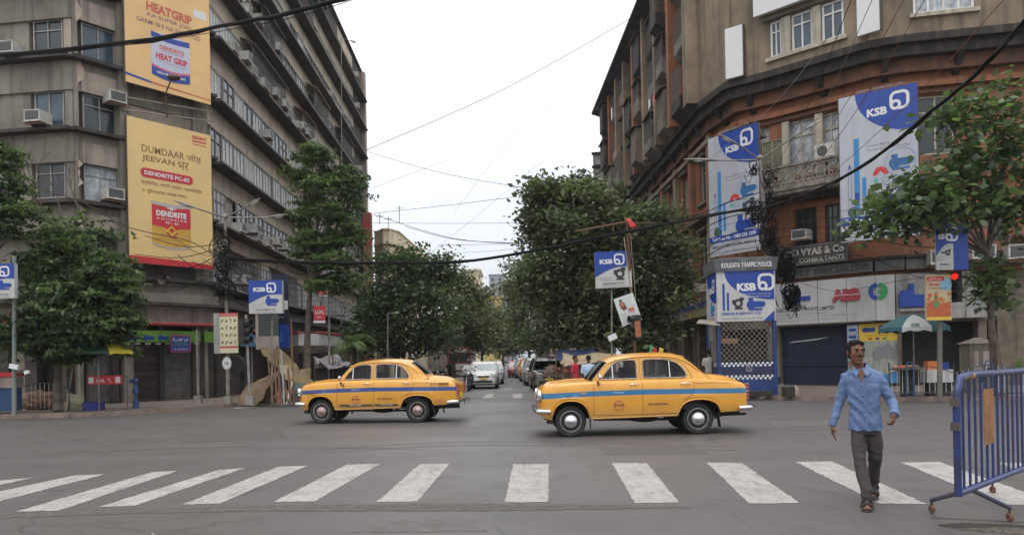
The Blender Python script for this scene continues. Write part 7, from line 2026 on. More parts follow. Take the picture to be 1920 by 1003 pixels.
t=thing('round_sign','oval white sign reading 12 on the left lamp post','sign',fr.o)
MB().fpoly(fr,circ(0,0,.17,20,ry=.235),-.02,0).build('plate',INKWHITE,t,world=True);MB().ribbon(fr,circ(0,0,.15,20,ry=.21),.015,.002,True,0,.004).build('ring',INKB,t,world=True)
lettering('12',fr,0,-.05,.15,.11,.003,INKB,t,.05,mode='c');scribble(fr,-.09,-.11,.18,.03,.003,INKB,t,5);scribble(fr,-.03,.1,.06,.03,.003,INKB,t,7)
t=thing('road_drum','large dark round barrel lid leaning behind the round 12 sign','drum',P(438,682,28));MB().lathe(P(440,684,28),(0,1,0),[(0,0),(0,.36),(.1,.38),(.2,.36)],18).build('lid',BLACK,t,world=True)
# left KSB sign with its pole, traffic light
fr=cam_frame(467,588,27,RA(2));pc=P(500,760,27.2)
KW=mat('sign_white_grey',(.5,.5,.48),(.42,.42,.4),.5,2)
small_ksb("blue and white KSB sign with a blue pump, left of the tall thin tree",fr,62/FPX*27,62/FPX*27,.22,KW)
def post(label,px,py,D,y2,r=.05,pl=0,m=POLE,x2=None,name='sign_post'):
 b=P(px,py,D);b.z=KH if D>20 else 0;return pole_thing(name,label,'post',b,P(x2 or px,y2,D),r,r*.9,pl,m)
post('slim post holding the left KSB sign above the shelter',510,745,27.4,588,.04)
def traffic_light(label,px,py,D,lit=None,face_=0,body=None,hoods=3,yaw=0.0):
 fr=cam_frame(px,py,D,yaw);t=thing('traffic_light',label,'traffic light',fr.o)
 MB().fbox(fr,-.15,.15,0,.9,-.2,0).build('housing',body or BLACK,t,world=True)
 for k in range(hoods):
  z=.75-k*.29
  MB().lathe(fr(0,z,.0),fr.n,[(0,.115),(.22,.125),(.22,.115),(.01,.105)],14).build('hood',BLACK,t,world=True)
  m=mat('lens_red_lit',(.9,.03,.02),None,.3,emit=1.1)if lit==k else mat('lens_dark',(.03,.02,.02),None,.2)
  MB().lathe(fr(0,z,.03),fr.n,[(0,.1),(.03,.0)],14).build('lens',m,t,world=True)
 return t
t=traffic_light('dark traffic light turned sideways on a post with a concrete foot beside the brown tarpaulin',462,645,26.5,None,0,None,3,RA(70))
post('leaning post with a square concrete foot carrying the sideways traffic light',469,752,26.6,590,.05,.14,x2=461)
traffic_light('traffic light showing red at the far left among the tree leaves',15,645,24,0)
post('green-grey post at the left edge with a small white box',27,785,22.8,480,.065,0,mat('pole_green_grey',(.13,.2,.18),(.2,.19,.17),.6,4))
t=thing('junction_box','small white box tilted on the green-grey post at the left edge','box',P(22,686,22.7));MB().fbox(cam_frame(16,690,22.6,0,RA(-12)),0,.26,0,.14,-.1,0).build('case',INKWHITE,t,world=True)
t=thing('camera_pair','pair of black and white lamps fixed right of the green-grey post at the left','lamp',P(43,698,22.7))
for k in(0,1):MB().fbox(cam_frame(36+k*10,702,22.6,0,RA(20)),0,.12,0,.1,-.1,0).build('lamp_head',INKWHITE if k else BLACK,t,world=True)
fr=cam_frame(-32,560,22.5);small_ksb('blue and white KSB sign cut by the left edge of the picture',fr,60/FPX*22.5,65/FPX*22.5,.15,KW)
post('thin pole standing before the roller shutter between the name board and the lamp post',372,762,28.2,618,.045,.13,POLE,369)
# hydrant
p=P(255,768,25.6);p.z=KH
t=thing('standpipe','blue painted street standpipe with a curved nozzle on the left pavement','hydrant',p);HB=mat('hydrant_blue',(.025,.07,.2),(.02,.045,.12),.5,6)
MB().lathe(p,(0,0,1),[(0,.11),(.25,.1),(.26,.06),(.5,.06),(.52,.1),(.6,.11),(.68,.07),(.85,.06),(.87,.1),(.97,.11),(1.03,.05)],14,caps=True).build('barrel',HB,t,world=True,smooth=40)
MB().tube([p+Vector((0,0,.92)),p+Vector((-.12,-.03,.98)),p+Vector((-.17,-.04,.88))],.04,8).tube([p+Vector((.02,-.02,.6)),p+Vector((.1,-.1,.5))],.035,8).build('nozzle',HB,t,world=True)
# ---- railings
def railing(label,pts,cat='fence',arches=True,col=None,h=.95,postm=None,gap=.14,name='railing',whitebars=True):
 t=thing(name,label,cat,(pts[0][0],pts[0][1],KH));col=col or IRON
 for(a,b)in zip(pts[:-1],pts[1:]):
  A=Vector((a[0],a[1],KH));B=Vector((b[0],b[1],KH));L_=(B-A).length;fr=Fr(A,B-A)
  n=int(L_/gap)
  MB().fbox(fr,0,L_,.12,.15,-.015,.015).build('lower_rail',col,t,world=True)
  seg=1.6;k=max(1,round(L_/seg));top_=[]
  for i in range(k*8+1):
   a_=L_*i/(k*8);top_.append(fr(a_,(h-.22+.22*math.sin(math.pi*(i%8)/8))if arches else h,0))
  MB().tube(top_,.016,6).build('top_rail',col,t,world=True)
  bar=MB().tube([(0,0,0),(0,0,1)],.009,5).mesh('bar',FR_W if whitebars else col)
  for i in range(n):
   a_=L_*(i+.5)/n;f_=(a_/L_*k)%1;hh=(h-.22+.22*math.sin(math.pi*f_))if arches else h
   o=link('bar',bar,t,Matrix.Translation(fr(a_,.1,0))@Matrix.Diagonal((1,1,hh-.11,1)))
  for i in range(k+1):
   p=fr(L_*i/k,0,0);MB().tube([p,p+Z*(h+.12)],.025,8).build('post',postm or col,t,world=True)
 return t
BLP=mat('fence_blue',(.02,.07,.2),(.03,.06,.12),.5,5)
g0=[G(x,y,KH).xy for x,y in((-120,778),(30,772),(130,770),(0,0))[:3]]
railing('low arched railing with pale bars and blue posts on the left pavement under the tree',[tuple(v)for v in g0],postm=BLP)
# barrier with red plate
p=G(205,768,KH);t=thing('barrier','black wire barrier with a red lettered plate standing by the left roller shutter','barrier',p)
fr=Fr(p+Vector((-.75,0,0)),(1,.1,0));mb=MB();mb.tube([fr(0,0),fr(0,1.1),fr(1.3,1.1),fr(1.3,0)],.02,6);mb.build('frame',IRON,t,world=True)
mb=MB()
for k in range(11):mb.fbox(fr,.1+k*.11,.11+k*.11,.3,1.1,-.005,.005)
for k in range(6):mb.fbox(fr,0,1.3,.3+k*.13,.31+k*.13,-.004,.006)
tag(mb.build('wire_mesh',IRON,t,world=True),kind='stuff')
MB().fbox(fr,.05,1.15,.85,1.15,.02,.05).build('plate',INKRED,t,world=True);scribble(fr,.35,.92,.5,.12,.052,INKWHITE,t,3)
MB().fbox(fr,.1,.25,.9,1.1,.052,.056).build('white_square',INKWHITE,t,world=True);MB().fbox(fr,.95,1.1,.9,1.1,.052,.056).build('white_square',INKWHITE,t,world=True)
# rubbish on the left pavement
for label,px,py,c,r,cat in(('white and yellow plastic bag slumped beside the left railing',140,768,(.5,.48,.3),(.3,.2,.28),'bag'),('bright blue crate on the ground under the wire barrier',176,769,(.015,.03,.2),(.26,.2,.14),'crate'),('brown cardboard heap behind the low railing at left',70,768,(.2,.11,.06),(.6,.3,.35),'cardboard'),('red plastic bundle behind the low railing at left',105,768,(.16,.03,.03),(.25,.2,.2),'bundle')):
 p=G(px,py,KH);mb=MB()
 if cat=='crate':
  mb.box(-r[0],r[0],-r[1],r[1],0,.03)
  for a,b_ in((-r[0],-r[0]+.02),(r[0]-.02,r[0])):mb.box(a,b_,-r[1],r[1],.031,.28)
  mb.box(-r[0],r[0],-r[1],-r[1]+.02,.031,.28);mb.box(-r[0],r[0],r[1]-.02,r[1],.031,.28)
 else:
  mb.ell((0,0,r[2]*.8),r,14,10);mb.v=[tuple(Vector(v)*(1+.35*noise.noise(Vector(v)*5)))for v in mb.v]
 o=mb.build(cat if cat!='bag' else 'rubbish_bag',mat('junk_'+cat,c,tuple(x*.6 for x in c),.6,6));o.location=p;tag(o,label,cat)
 # left umbrella
def umbrella(label,p,r,h,cols,mast=True,tilt=(0,0),n=8,drop=.0,logo=None):
 t=thing('umbrella',label,'umbrella',p);R=Matrix.Rotation(tilt[0],3,'X')@Matrix.Rotation(tilt[1],3,'Y');top=Vector(p)+Z*h
 for i in range(n):
  w0=2*math.pi*i/n;w1=2*math.pi*(i+1)/n;mb=MB();K=5;rows=[]
  for j in range(K+1):
   s=j/K;z=-.38*r*s**1.8;row=[]
   for k in range(5):
    w=w0+(w1-w0)*k/4;pin=1-.06*math.sin(math.pi*k/4)*s;row.append(top+R@Vector((r*s*pin*math.cos(w),r*s*pin*math.sin(w),z+.02*math.sin(math.pi*k/4))))
   rows.append(row)
  if drop:rows.append([q-Z*(drop*(1-.3*abs(math.sin(math.pi*kk/2))))for kk,q in enumerate(rows[-1])])
  for a,b_ in zip(rows[:-1],rows[1:]):
   for k in range(4):mb.add([a[k],b_[k],b_[k+1],a[k+1]],[(0,1,2,3)])
  mb.build('canopy_panel',cols[i%len(cols)],t,world=True,smooth=40)
 mb=MB()
 for i in range(n):w=2*math.pi*i/n;mb.tube([top-Z*.02,top+R@Vector((r*.97*math.cos(w),r*.97*math.sin(w),-.37*r))],.006,4)
 mb.build('ribs',STEEL,t,world=True)
 MB().tube([Vector(p),top+Z*.06],.018,8).build('mast',STEEL,t,world=True)
 return t
p=G(186,770,KH)
umbrella('green umbrella with one bright yellow panel over the left pavement stall',p,1.15,2.35,[mat('cloth_dark_green',(.02,.06,.035),None,.7),mat('cloth_dark_green',(0,0,0)),mat('cloth_dark_green',(0,0,0)),mat('cloth_dark_green',(0,0,0)),mat('cloth_dark_green',(0,0,0)),mat('cloth_dark_green',(0,0,0)),mat('cloth_dark_green',(0,0,0)),mat('cloth_yellow',(.6,.5,.05),None,.7)],drop=.1)
t=thing('bamboo_pole','bamboo pole leaning against the end of the low left railing','pole',G(122,771,KH));MB().tube([G(122,771,KH),P(138,682,25.2)],.03,6).build('stem',mat('bamboo',(.42,.33,.18),(.3,.22,.12),.7,6),t,world=True)
# handbill cart at far left edge
t=thing('street_stall','small stall with a red cloth top and printed panel at the left edge','stall',P(5,760,24));fr=cam_frame(-30,728,24)
MB().fbox(fr,0,.95,0,.35,-.5,0).build('panel',WASH,t,world=True);MB().fbox(fr,0,.95,.36,.5,-.55,.05).build('top',INKRED,t,world=True);MB().fbox(fr,.03,.92,-.75,-.003,-.45,-.05).build('stand',BLP,t,world=True)
# ---- tarpaulin shelters and sticks
def cloth_mesh(label,name,pts,nu,nv,m,amp=.08,seed=0,cat='tarpaulin'):
 """pts: four corners; sagging wrinkled sheet"""
 a,b_,c,d=[Vector(p)for p in pts];mb=MB();vs=[]
 for i in range(nu+1):
  for j in range(nv+1):
   u=i/nu;v=j/nv;p=a.lerp(b_,u).lerp(d.lerp(c,u),v)
   p-=Z*(.25*amp*8*u*(1-u)*v*(1-v)*4);p+=Vector((noise.noise(p*2.2+Vector((seed,0,0))),noise.noise(p*2.2+Vector((0,seed,5))),noise.noise(p*1.8+Vector((seed,9,5)))))*amp;p+=Z*amp*.5*noise.noise(p*6)
   vs.append(p)
 mb.add(vs,[(i*(nv+1)+j,(i+1)*(nv+1)+j,(i+1)*(nv+1)+j+1,i*(nv+1)+j+1)for i in range(nu)for j in range(nv)])
 o=mb.build(name,m,smooth=60);md=o.modifiers.new('t','SOLIDIFY');md.thickness=.01;return tag(o,label,cat)
TB=mat('tarp_brown',(.22,.15,.085),(.13,.09,.055),.6,2.5,bump=.5,bscale=5);TY=mat('tarp_ochre',(.2,.14,.05),(.12,.085,.04),.6,2.5,bump=.5,bscale=5);TP=mat('tarp_pale',(.33,.26,.16),(.22,.17,.11),.6,2.5,bump=.4,bscale=5);TG=mat('tarp_grey',(.24,.22,.23),(.14,.13,.14),.55,3,bump=.5,bscale=5)
DT=27.5
# the hump: a covered barrow
mb=MB();prof=[(448,745),(448,722),(455,705),(475,697),(500,690),(515,688),(518,700),(505,715),(493,735),(480,748)]
c0=P(480,720,DT);vs=[]
K=9;M_=16
for i in range(M_+1):
 s=i/M_;x=P(447+72*s,700,DT).x;ht=float(np.interp(s,[0,.05,.15,.4,.7,.95,1],[.2,.6,.8,.98,1.15,1.25,1.2]));bt=float(np.interp(s,[0,.5,.62,.8,1],[.05,.05,.25,.65,1.05]))
 for j in range(K+1):
  q=j/K;w=math.pi*q;vs.append(Vector((x,DT+.5-.65*math.cos(w)*(1 if s<.9 else.8),bt+(ht-bt)*math.sin(w)**.6)))
vs=[v+Vector((0,noise.noise(v*3)*.12,noise.noise(v*3.5+Vector((4,0,0)))*.12))for v in vs]
mb.add(vs,[(i*(K+1)+j,(i+1)*(K+1)+j,(i+1)*(K+1)+j+1,i*(K+1)+j+1)for i in range(M_)for j in range(K)])
tag(mb.build('tarpaulin',TB,smooth=60),'brown tarpaulin hump covering a barrow beside the concrete-footed traffic light post','tarpaulin')
cloth_mesh('long ochre tarpaulin sloping down to the right behind the bundle of sticks','tarpaulin',[P(484,652,29),P(520,655,28.8),P(588,716,28),P(562,730,27.2)],22,12,TY,.22,1)
cloth_mesh('pale tan tarpaulin sheet draped in front of the ochre one beside the sticks','tarpaulin',[P(516,686,27.2),P(540,684,27.2),P(553,706,26.9),P(538,714,26.8)],12,10,TP,.12,3)
cloth_mesh('grey plastic tarpaulin roof of the small stall just behind the bonnet of the left taxi','tarpaulin',[P(588,672,31.5),P(625,664,32),P(661,686,31),P(615,692,29.5)],14,8,TG,.16,5)
cloth_mesh('crumpled ochre tarpaulin end hanging to the ground beside the thin tree trunk','tarpaulin',[P(556,700,27.5),P(580,692,27.8),P(588,725,27.3),P(562,728,27)],10,8,TY,.2,8)
# the stall below the grey tarp
t=thing('street_stall','dark street stall under the grey plastic tarpaulin roof','stall',P(625,725,31));fr=cam_frame(592,735,31)
MB().fbox(fr,0,1.5,0,1.0,-.8,0).build('counter',DARK,t,world=True)
for a_ in(0,.75,1.5):MB().tube([fr(a_,-.3,.1),fr(a_,1.5,.1)],.03,6).build('post',WOODO,t,world=True)
mb=MB();rq=random.Random(9)
for i in range(14):a_=rq.uniform(0,1.4);mb.fbox(fr,a_,a_+.06,1.0,1.0+rq.uniform(.1,.35),.02,.08)
mb.build('wares',WASH,t,world=True)
rq=random.Random(17)
for i,(x0,y0,x1,y1,m)in enumerate(((512,745,502,668,RUST),(519,748,514,655,RUST),(527,750,519,650,WOODO),(533,752,527,655,FR_G),(540,752,531,700,WOODO),(545,752,540,690,RUST),(538,755,548,715,FR_W),(524,748,522,690,INKRED),(551,752,546,600,RUST),(520,752,534,712,WOODO))):
 p=P(x0,y0,26.6);p.z=KH;q=P(x1,y1,26.8)
 tag(MB().tube([p,q],rq.uniform(.025,.045),6).build('wooden_stick',m),'stick or rusty rod propped upright in the bundle beside the tarpaulins','stick','sticks and rods propped beside the tarpaulins')
for i,(px,py,w,h,m,lab)in enumerate(((490,748,.5,.28,WASH,'grey stone block lying under the tarpaulins, left one'),(512,750,.6,.3,CONC,'grey stone block lying under the tarpaulins, right one'),(565,745,.7,.9,DARK,'dark green sack beside the foot of the thin tree'),(543,748,.5,.35,RUST,'heap of brown rubble at the foot of the sticks'),(495,735,.5,.6,TP,'pale wooden box half under the brown tarpaulin'))):
 p=G(px,py,KH);mb=MB();mb.ell((0,0,h*.5),(w*.55,.3,h*.55),12,8)
 mb.v=[(max(-w/2,min(w/2,v[0])),max(-.25,min(.25,v[1])),max(0,min(h,v[2]))+.04*noise.noise(Vector(v)*6))for v in mb.v]
 o=mb.build(('stone_block','stone_block','sack','rubble','wooden_box')[i],m);o.location=p;tag(o,lab,('stone','stone','sack','rubble','box')[i])
cloth_mesh('dark teal plastic sheet hung low beside the crumpled ochre tarpaulin','plastic_sheet',[P(548,715,27),P(575,718,27),P(578,742,26.8),P(552,745,26.8)],8,6,mat('sheet_teal',(.05,.09,.09),(.03,.05,.05),.6,4),.1,12,'sheet')
# other left posts and column
t=post('tall thin grey pole beside the tall tree in front of the canopy',617,740,31,515,.05)
t=post('rusty brown post standing under the left end of the white canopy',547,745,31,640,.05,0,RUST)
fr=cam_frame(686,700,60);t=thing('chimney_stack','tall brown ventilation stack with peeling red paint against the end of the grey block','chimney',(fr.o.x,60,0))
MB().box(fr.o.x,fr.o.x+.62,60,60.7,0,P(690,398,60).z).build('shaft',mat('stack_brown',(.26,.15,.09),(.16,.09,.06),.85,1.2,streak=(.08,.05,.04)),t,world=True)
MB().box(fr.o.x-.01,fr.o.x+.63,59.99,60.71,P(690,462,60).z,P(690,400,60).z).build('red_paint',mat('red_peeling',(.3,.045,.035),(.18,.08,.06),.8,1.4,contrast=(.45,.6)),t,world=True)
def simple_lamp(label,px,py0,D,ptop,arms,r=.055):
 b=P(px,690,D);b.z=0;tp=P(*ptop,D);t=pole_thing('street_lamp',label,'street lamp',b,tp,r,r*.7)
 for ax,ay in arms:e_=P(ax,ay,D);m_=tp.lerp(e_,.55);MB().tube([tp,m_],r*.45,6).build('arm',POLE,t,world=True);lamp_head(t,m_,e_-m_,(e_-m_).length)
simple_lamp('thin street lamp with one short arm in front of the dark left trees',726,700,44,(727,588),[(748,585)])
simple_lamp('street lamp arm reaching right from the stack at the end of the grey block',683,700,52,(683,560),[(738,543)])
simple_lamp('distant street lamp with its head before the right-hand trees',1022,700,70,(1022,545),[(990,535)])
simple_lamp('street lamp head high against the sky at the roof edge of the grey block',640,700,56,(640,72),[(668,80)],.04)
# ---- centre right: KSB sign, gantry pole, tilted poster, traffic light
fr=cam_frame(1117,541,27.5,RA(-3),RA(1.5));small_ksb('blue and white KSB sign with a black pump in front of the big right tree',fr,68/FPX*27.5,68/FPX*27.5,.06,KW,pk=1)
post('thin grey post under the KSB sign in front of the big right tree',1147,735,27.6,541,.035)
t=pole_thing('gantry_pole',"leaning dark pole with a rusty cross arm and a red rag on top",'pole',G(1196,738,KH),P(1175,415,27),.07,.05,0,RUST)
MB().tube([P(1078,434,27),P(1180,415,27)],.035,6).tube([P(1100,440,27),P(1103,431,27)],.02,5).tube([P(1150,434,27),P(1150,421,27)],.02,5).tube([P(1180,418,27),P(1232,418,27)],.015,5).build('cross_arm',RUST,t,world=True)
MB().tube([P(1170,445,26.9),P(1190,600,26.9)],.02,6).tube([P(1182,440,26.9),P(1192,560,26.9)],.012,5).build('conduit',TP,t,world=True)
tag(cloth_mesh('red rag tied to the top of the rusty cross arm','rag',[P(1172,412,26.9),P(1182,410,26.9),P(1196,426,26.9),P(1184,430,26.9)],6,4,INKRED,.08,2,'rag'))
fr=cam_frame(1176,604,26.8,0,RA(18));w=38/FPX*26.8;h=54/FPX*26.8;fr.o=P(1168,612,26.8)
t=thing('poster_board','white poster hanging crooked on the leaning pole with a small figure and red lettering','poster',fr.o)
MB().fbox(fr,0,w,0,h,-.04,0).build('panel',mat('poster_white',(.6,.62,.6),(.5,.55,.53),.5,3),t,world=True)
MB().fpoly(fr,rrect(w*.52,w*.82,h*.42,h*.53,.01),.002,.005).build('red_label',INKF,t,world=True)
mb=MB();mb.fpoly(fr,circ(w*.3,h*.86,w*.08,10),.002,.005);mb.fpoly(fr,[(w*.18,h*.8),(w*.42,h*.8),(w*.5,h*.55),(w*.3,h*.5),(w*.2,h*.62)],.002,.005);mb.build('figure',SKIN,t,world=True)
mb=MB();mb.fpoly(fr,[(w*.24,h*.78),(w*.38,h*.78),(w*.4,h*.66),(w*.24,h*.64)],.006,.008);mb.build('figure_shirt',INKF,t,world=True)
for k in range(5):scribble(fr,w*.12,h*(.34-.065*k),w*.76,h*(.07 if k==0 else.03),.003,INKF if k==0 else INKGREY,t,k)
traffic_light('dark traffic light with an orange side plate turned away below the crooked poster',1190,638,26.6,None,0,None,3,RA(-70))
t=thing('side_plate','rusty orange plate on the traffic light below the crooked poster','plate',P(1197,630,26.4));MB().fbox(cam_frame(1192,632,26.3,0,RA(4)),0,.2,0,.56,-.03,0).build('sheet',mat('plate_orange',(.42,.13,.05),(.28,.1,.05),.7,4),t,world=True)
t=thing('junction_box','small white box tilted on top of the slim post behind the nearer taxi roof','box',P(1151,636,27));MB().fbox(cam_frame(1143,640,26.9,0,RA(22)),0,.32,0,.2,-.1,0).build('case',INKWHITE,t,world=True)
# bright clothes hanging behind the taxi roof
for i,(px,py,m,lab)in enumerate(((1240,655,INKYEL,'yellow shirt hung on the line behind the nearer taxi roof'),(1228,655,INKRED,'red cloth hung on the line behind the nearer taxi roof'),(1222,652,INKGREEN,'green cloth hung on the line behind the nearer taxi roof'))):
 cloth_mesh(lab,'hanging_cloth',[P(px-3,py-3-2*i,29+i),P(px+4,py-1,29+i),P(px+6,py+20,29+i),P(px-5,py+16,29+i)],5,6,m,.06,i,'cloth')
 # stalls along the right pavement (behind the parked cars)
for i,(px,py,D,w_,m,lab)in enumerate(((1080,672,34,1.9,mat('tarp_navy',(.012,.03,.11),(.03,.035,.06),.7,3),'blue tarpaulin awning sagging over a pavement stall right of the parked cars'),(1065,668,40,2.0,mat('tarp_pink',(.35,.2,.2),(.25,.14,.14),.7,3),'pinkish tarpaulin awning over the farther pavement stall'),(1105,682,30,2.2,TP,'tan awning over the pavement stall behind the blue-shirted person'))):
 p=P(px,py,D);cloth_mesh(lab,'tarpaulin',[p+Vector((-w_/2,.8,.35)),p+Vector((w_/2,.8,.45)),p+Vector((w_/2,-.8,0)),p+Vector((-w_/2,-.8,-.05))],8,6,m,.15,i)
 t=thing('street_stall',('dark stall under the blue awning','dark stall under the pinkish awning','dark stall under the tan awning')[i]+' on the right pavement','stall',(p.x,p.y,KH))
 MB().box(p.x-w_/2,p.x+w_/2,p.y-.3,p.y+.6,KH,.95).build('counter',WOODO,t,world=True)
 for sx in(-1,1):MB().tube([(p.x+sx*w_/2,p.y-.7,KH),(p.x+sx*w_/2,p.y-.7,p.z)],.03,6).build('post',WOODO,t,world=True)
 for k in range(7):x=p.x-w_/2+.2+k*w_/7.5;MB().ell((x,p.y-.1,1.05),(.12,.12,.12+.04*(k%3)),8,6).build('wares',(INKF,TP,INKGREY)[k%3],t,world=True)
# ================================================================== POLICE KIOSK
KBL=mat('kiosk_blue',(.012,.048,.19),(.01,.03,.12),.5,3,streak=(.04,.05,.1),streak_s=3);KNV=mat('kiosk_navy',(.02,.03,.09),(.015,.02,.06),.5,3);KGR=mat('kiosk_roof_grey',(.13,.14,.15),(.09,.095,.1),.6,3,streak=(.2,.2,.2))
Dk=26.0
A=P(1347,600,Dk);B=P(1452,600,Dk-.3);C0=P(1328,600,Dk+2.0)
f1=face((A.x,A.y),(B.x,B.y));f2=face((C0.x,C0.y),(A.x,A.y));f3=face((B.x,B.y),(B.x+.4,B.y+1.9))
t=thing('police_kiosk',"blue police kiosk with chequered bands, diamond mesh windows and KSB panels",'kiosk',(A.x+1,Dk+1,KH))
zk=lambda y:EYE+(ray(1400,y).z)*(Dk-.2)
z_ch1,z_ch0,z_m1,z_r1,z_top=zk(680),zk(714),zk(602),zk(508),zk(484)
z_ch1=1.30;z_ch0=.68
for k,(f,L_)in enumerate(((f1,f1.L),(f2,f2.L),(f3,f3.L))):
 MB().fbox(f,0,L_,KH,z_ch0,-.08,.0).build('base_panel',KBL,t,world=True)
 MB().fbox(f,0,L_,z_ch0+.002,z_ch1,-.08,-.005).build('band_panel',KNV,t,world=True)
 sq=.075;mb=MB();n=int(L_/sq)
 for base in(z_ch0+.01,z_ch1-2*sq-.01):
  for i in range(n):
   for j in range(2):
    if(i+j)%2==0:mb.fpoly(f,[(i*sq,base+j*sq),((i+1)*sq,base+j*sq),((i+1)*sq,base+(j+1)*sq),(i*sq,base+(j+1)*sq)],-.003)
 tag(mb.build('chequers',INKWHITE,t,world=True),kind='stuff')
 # mesh of diamonds
 mb=MB();zc0,zc1=z_ch1+.03,z_m1-.02;s=.17 if k==0 else.2;H_=zc1-zc0;nn=int((L_+H_)/s)+1
 for i in range(nn):
  for sg in(1,-1):
   a0=i*s-(H_ if sg>0 else 0);pts=[]
   for q in range(13):
    zq=zc0+H_*q/12;aq=a0+(H_*q/12)*sg*.9+.012*math.sin(q*2.1+i)
    if.03<aq<L_-.03:pts.append(f(aq,zq,-.02*sg))
   if len(pts)>1:mb.tube(pts,.009,4)
 tag(mb.build('diamond_mesh',mat('mesh_iron_pale',(.3,.28,.24),(.18,.15,.12),.6,8),t,world=True),kind='stuff')
 MB().fbox(f,-.02,L_+.02,z_m1,z_r1,-.1,.05).build('sign_box',BRD,t,world=True)
 MB().hexa([f(-.06,z_r1+.002,.1),f(L_+.06,z_r1+.002,.1),f(L_+.06,z_r1+.002,-.3),f(-.06,z_r1+.002,-.3),f(-.1,z_top,.16),f(L_+.1,z_top,.16),f(L_+.1,z_top,-.3),f(-.1,z_top,-.3)]).build('roof_band',KGR,t,world=True)
MB().hexa([(C0.x,C0.y,z_top+.003),(A.x,A.y,z_top+.003),(B.x,B.y,z_top+.003),(B.x+.4,B.y+2,z_top+.003),(C0.x+.2,C0.y,z_top+.06),(A.x+.1,A.y+.2,z_top+.06),(B.x,B.y+.2,z_top+.06),(B.x+.4,B.y+2,z_top+.06)]).build('roof',KGR,t,world=True)
for p in(A,B,C0):MB().fbox(Fr((p.x,p.y,0),(1,0,0)),-.06,.06,KH,z_m1,-.1,.03).build('corner_post',KBL,t,world=True)
MB().box(A.x+.1,B.x-.1,Dk+.6,Dk+1.6,KH,z_m1-.6).build('inner_panel',DARK,t,world=True)
MB().fbox(f1,.1,.65,z_m1-.75,z_m1-.58,-.3,-.1).build('inner_shelf',mat('shelf_wood',(.3,.15,.08),None,.6),t,world=True)
mb=MB();mb.ribbon(f1,circ(1.0,1.1,.1,12),.03,.0,True,0,.004);mb.fpoly(f1,circ(1.0,1.1,.04,8),.005,.008);mb.fpoly(f1,[(.9,.97),(1.1,.97),(1.1,1.0),(.9,1.0)],.005,.008);mb.build('emblem',INKGREY,t,world=True)
w=f1.L;h=z_r1-z_m1;F1=Fr(f1(0,z_m1,.052),f1.x)
quarter(F1,w*.12,w*1.0,h*.42,h,'drop',.002,INKBLUE,t,'blue_field');lettering('KSB',F1,w*.34,h*.60,w*.34,h*.16,.008,INKWHITE,t,.05);ksb_logo(F1,w*.71,h*.6,h*.34,.008,INKWHITE,t)
scribble(F1,w*.46,h*.53,w*.48,h*.022,.008,INKWHITE,t,2);scribble(F1,w*.43,h*.48,w*.5,h*.022,.008,INKWHITE,t,3)
MB().fpoly(F1,[(w*.08,h*.22),(w*.12,h*.22),(w*.12,h*.76),(w*.08,h*.76)],.002,.005).fpoly(F1,[(w*.155,h*.22),(w*.195,h*.22),(w*.195,h*.58),(w*.155,h*.58)],.002,.005).build('tube_pump',INKBLUE,t,world=True)
pump(F1,w*.36,h*.36,w*.22,.004,INKB,t,1);pump(F1,w*.66,h*.34,w*.28,.008,INKBLUE,t)
lettering('DEBSON PUMPS PVT. LTD.',F1,w*.06,h*.13,w*.72,h*.05,.003,INKBLUE,t,.03);lettering('Ph: 2243 5083 / 7139 / 98301 07802',F1,w*.06,h*.04,w*.75,h*.035,.003,INKGREY,t,.01)
MB().fpoly(F1,[(w*.8,0),(w,0),(w,h*.2)],.002,.005).build('blue_corner',INKBLUE,t,world=True)
w2_=f2.L;F2_=Fr(f2(0,z_m1,.052),f2.x);quarter(F2_,w2_*.1,w2_,h*.38,h,'drop',.002,INKBLUE,t,'blue_field');lettering('KSB',F2_,w2_*.25,h*.6,w2_*.35,h*.13,.008,INKWHITE,t,.05);ksb_logo(F2_,w2_*.62,h*.6,h*.28,.008,INKWHITE,t);pump(F2_,w2_*.6,h*.3,w2_*.3,.004,INKSKY,t);scribble(F2_,w2_*.1,h*.07,w2_*.7,h*.04,.004,INKGREY,t,4)
zr=Fr(f1(0,z_r1+.06,.135),f1.x);lettering('KOLKATA TRAFFIC POLICE',zr,.12,.06,f1.L-.2,.17,.012,WHITE,t,.03);zr2=Fr(f2(0,z_r1+.06,.135),f2.x);lettering('KOLKATA POLICE',zr2,.2,.06,f2.L-.5,.15,.012,INKGREY,t,.03)
p=P(1330,606,25.9);MB().hexa([p+Vector((-.45,0,0)),p+Vector((.35,-.1,-.1)),p+Vector((.45,.6,.12)),p+Vector((-.2,.6,.15)),p+Vector((-.45,0,.02)),p+Vector((.35,-.1,-.08)),p+Vector((.45,.6,.14)),p+Vector((-.2,.6,.17))]).build('side_flap',CONC,t,world=True)
MB().box(B.x-1.1,B.x-.3,Dk-.9,Dk-.5,KH,.3).build('step',DARK,t,world=True)
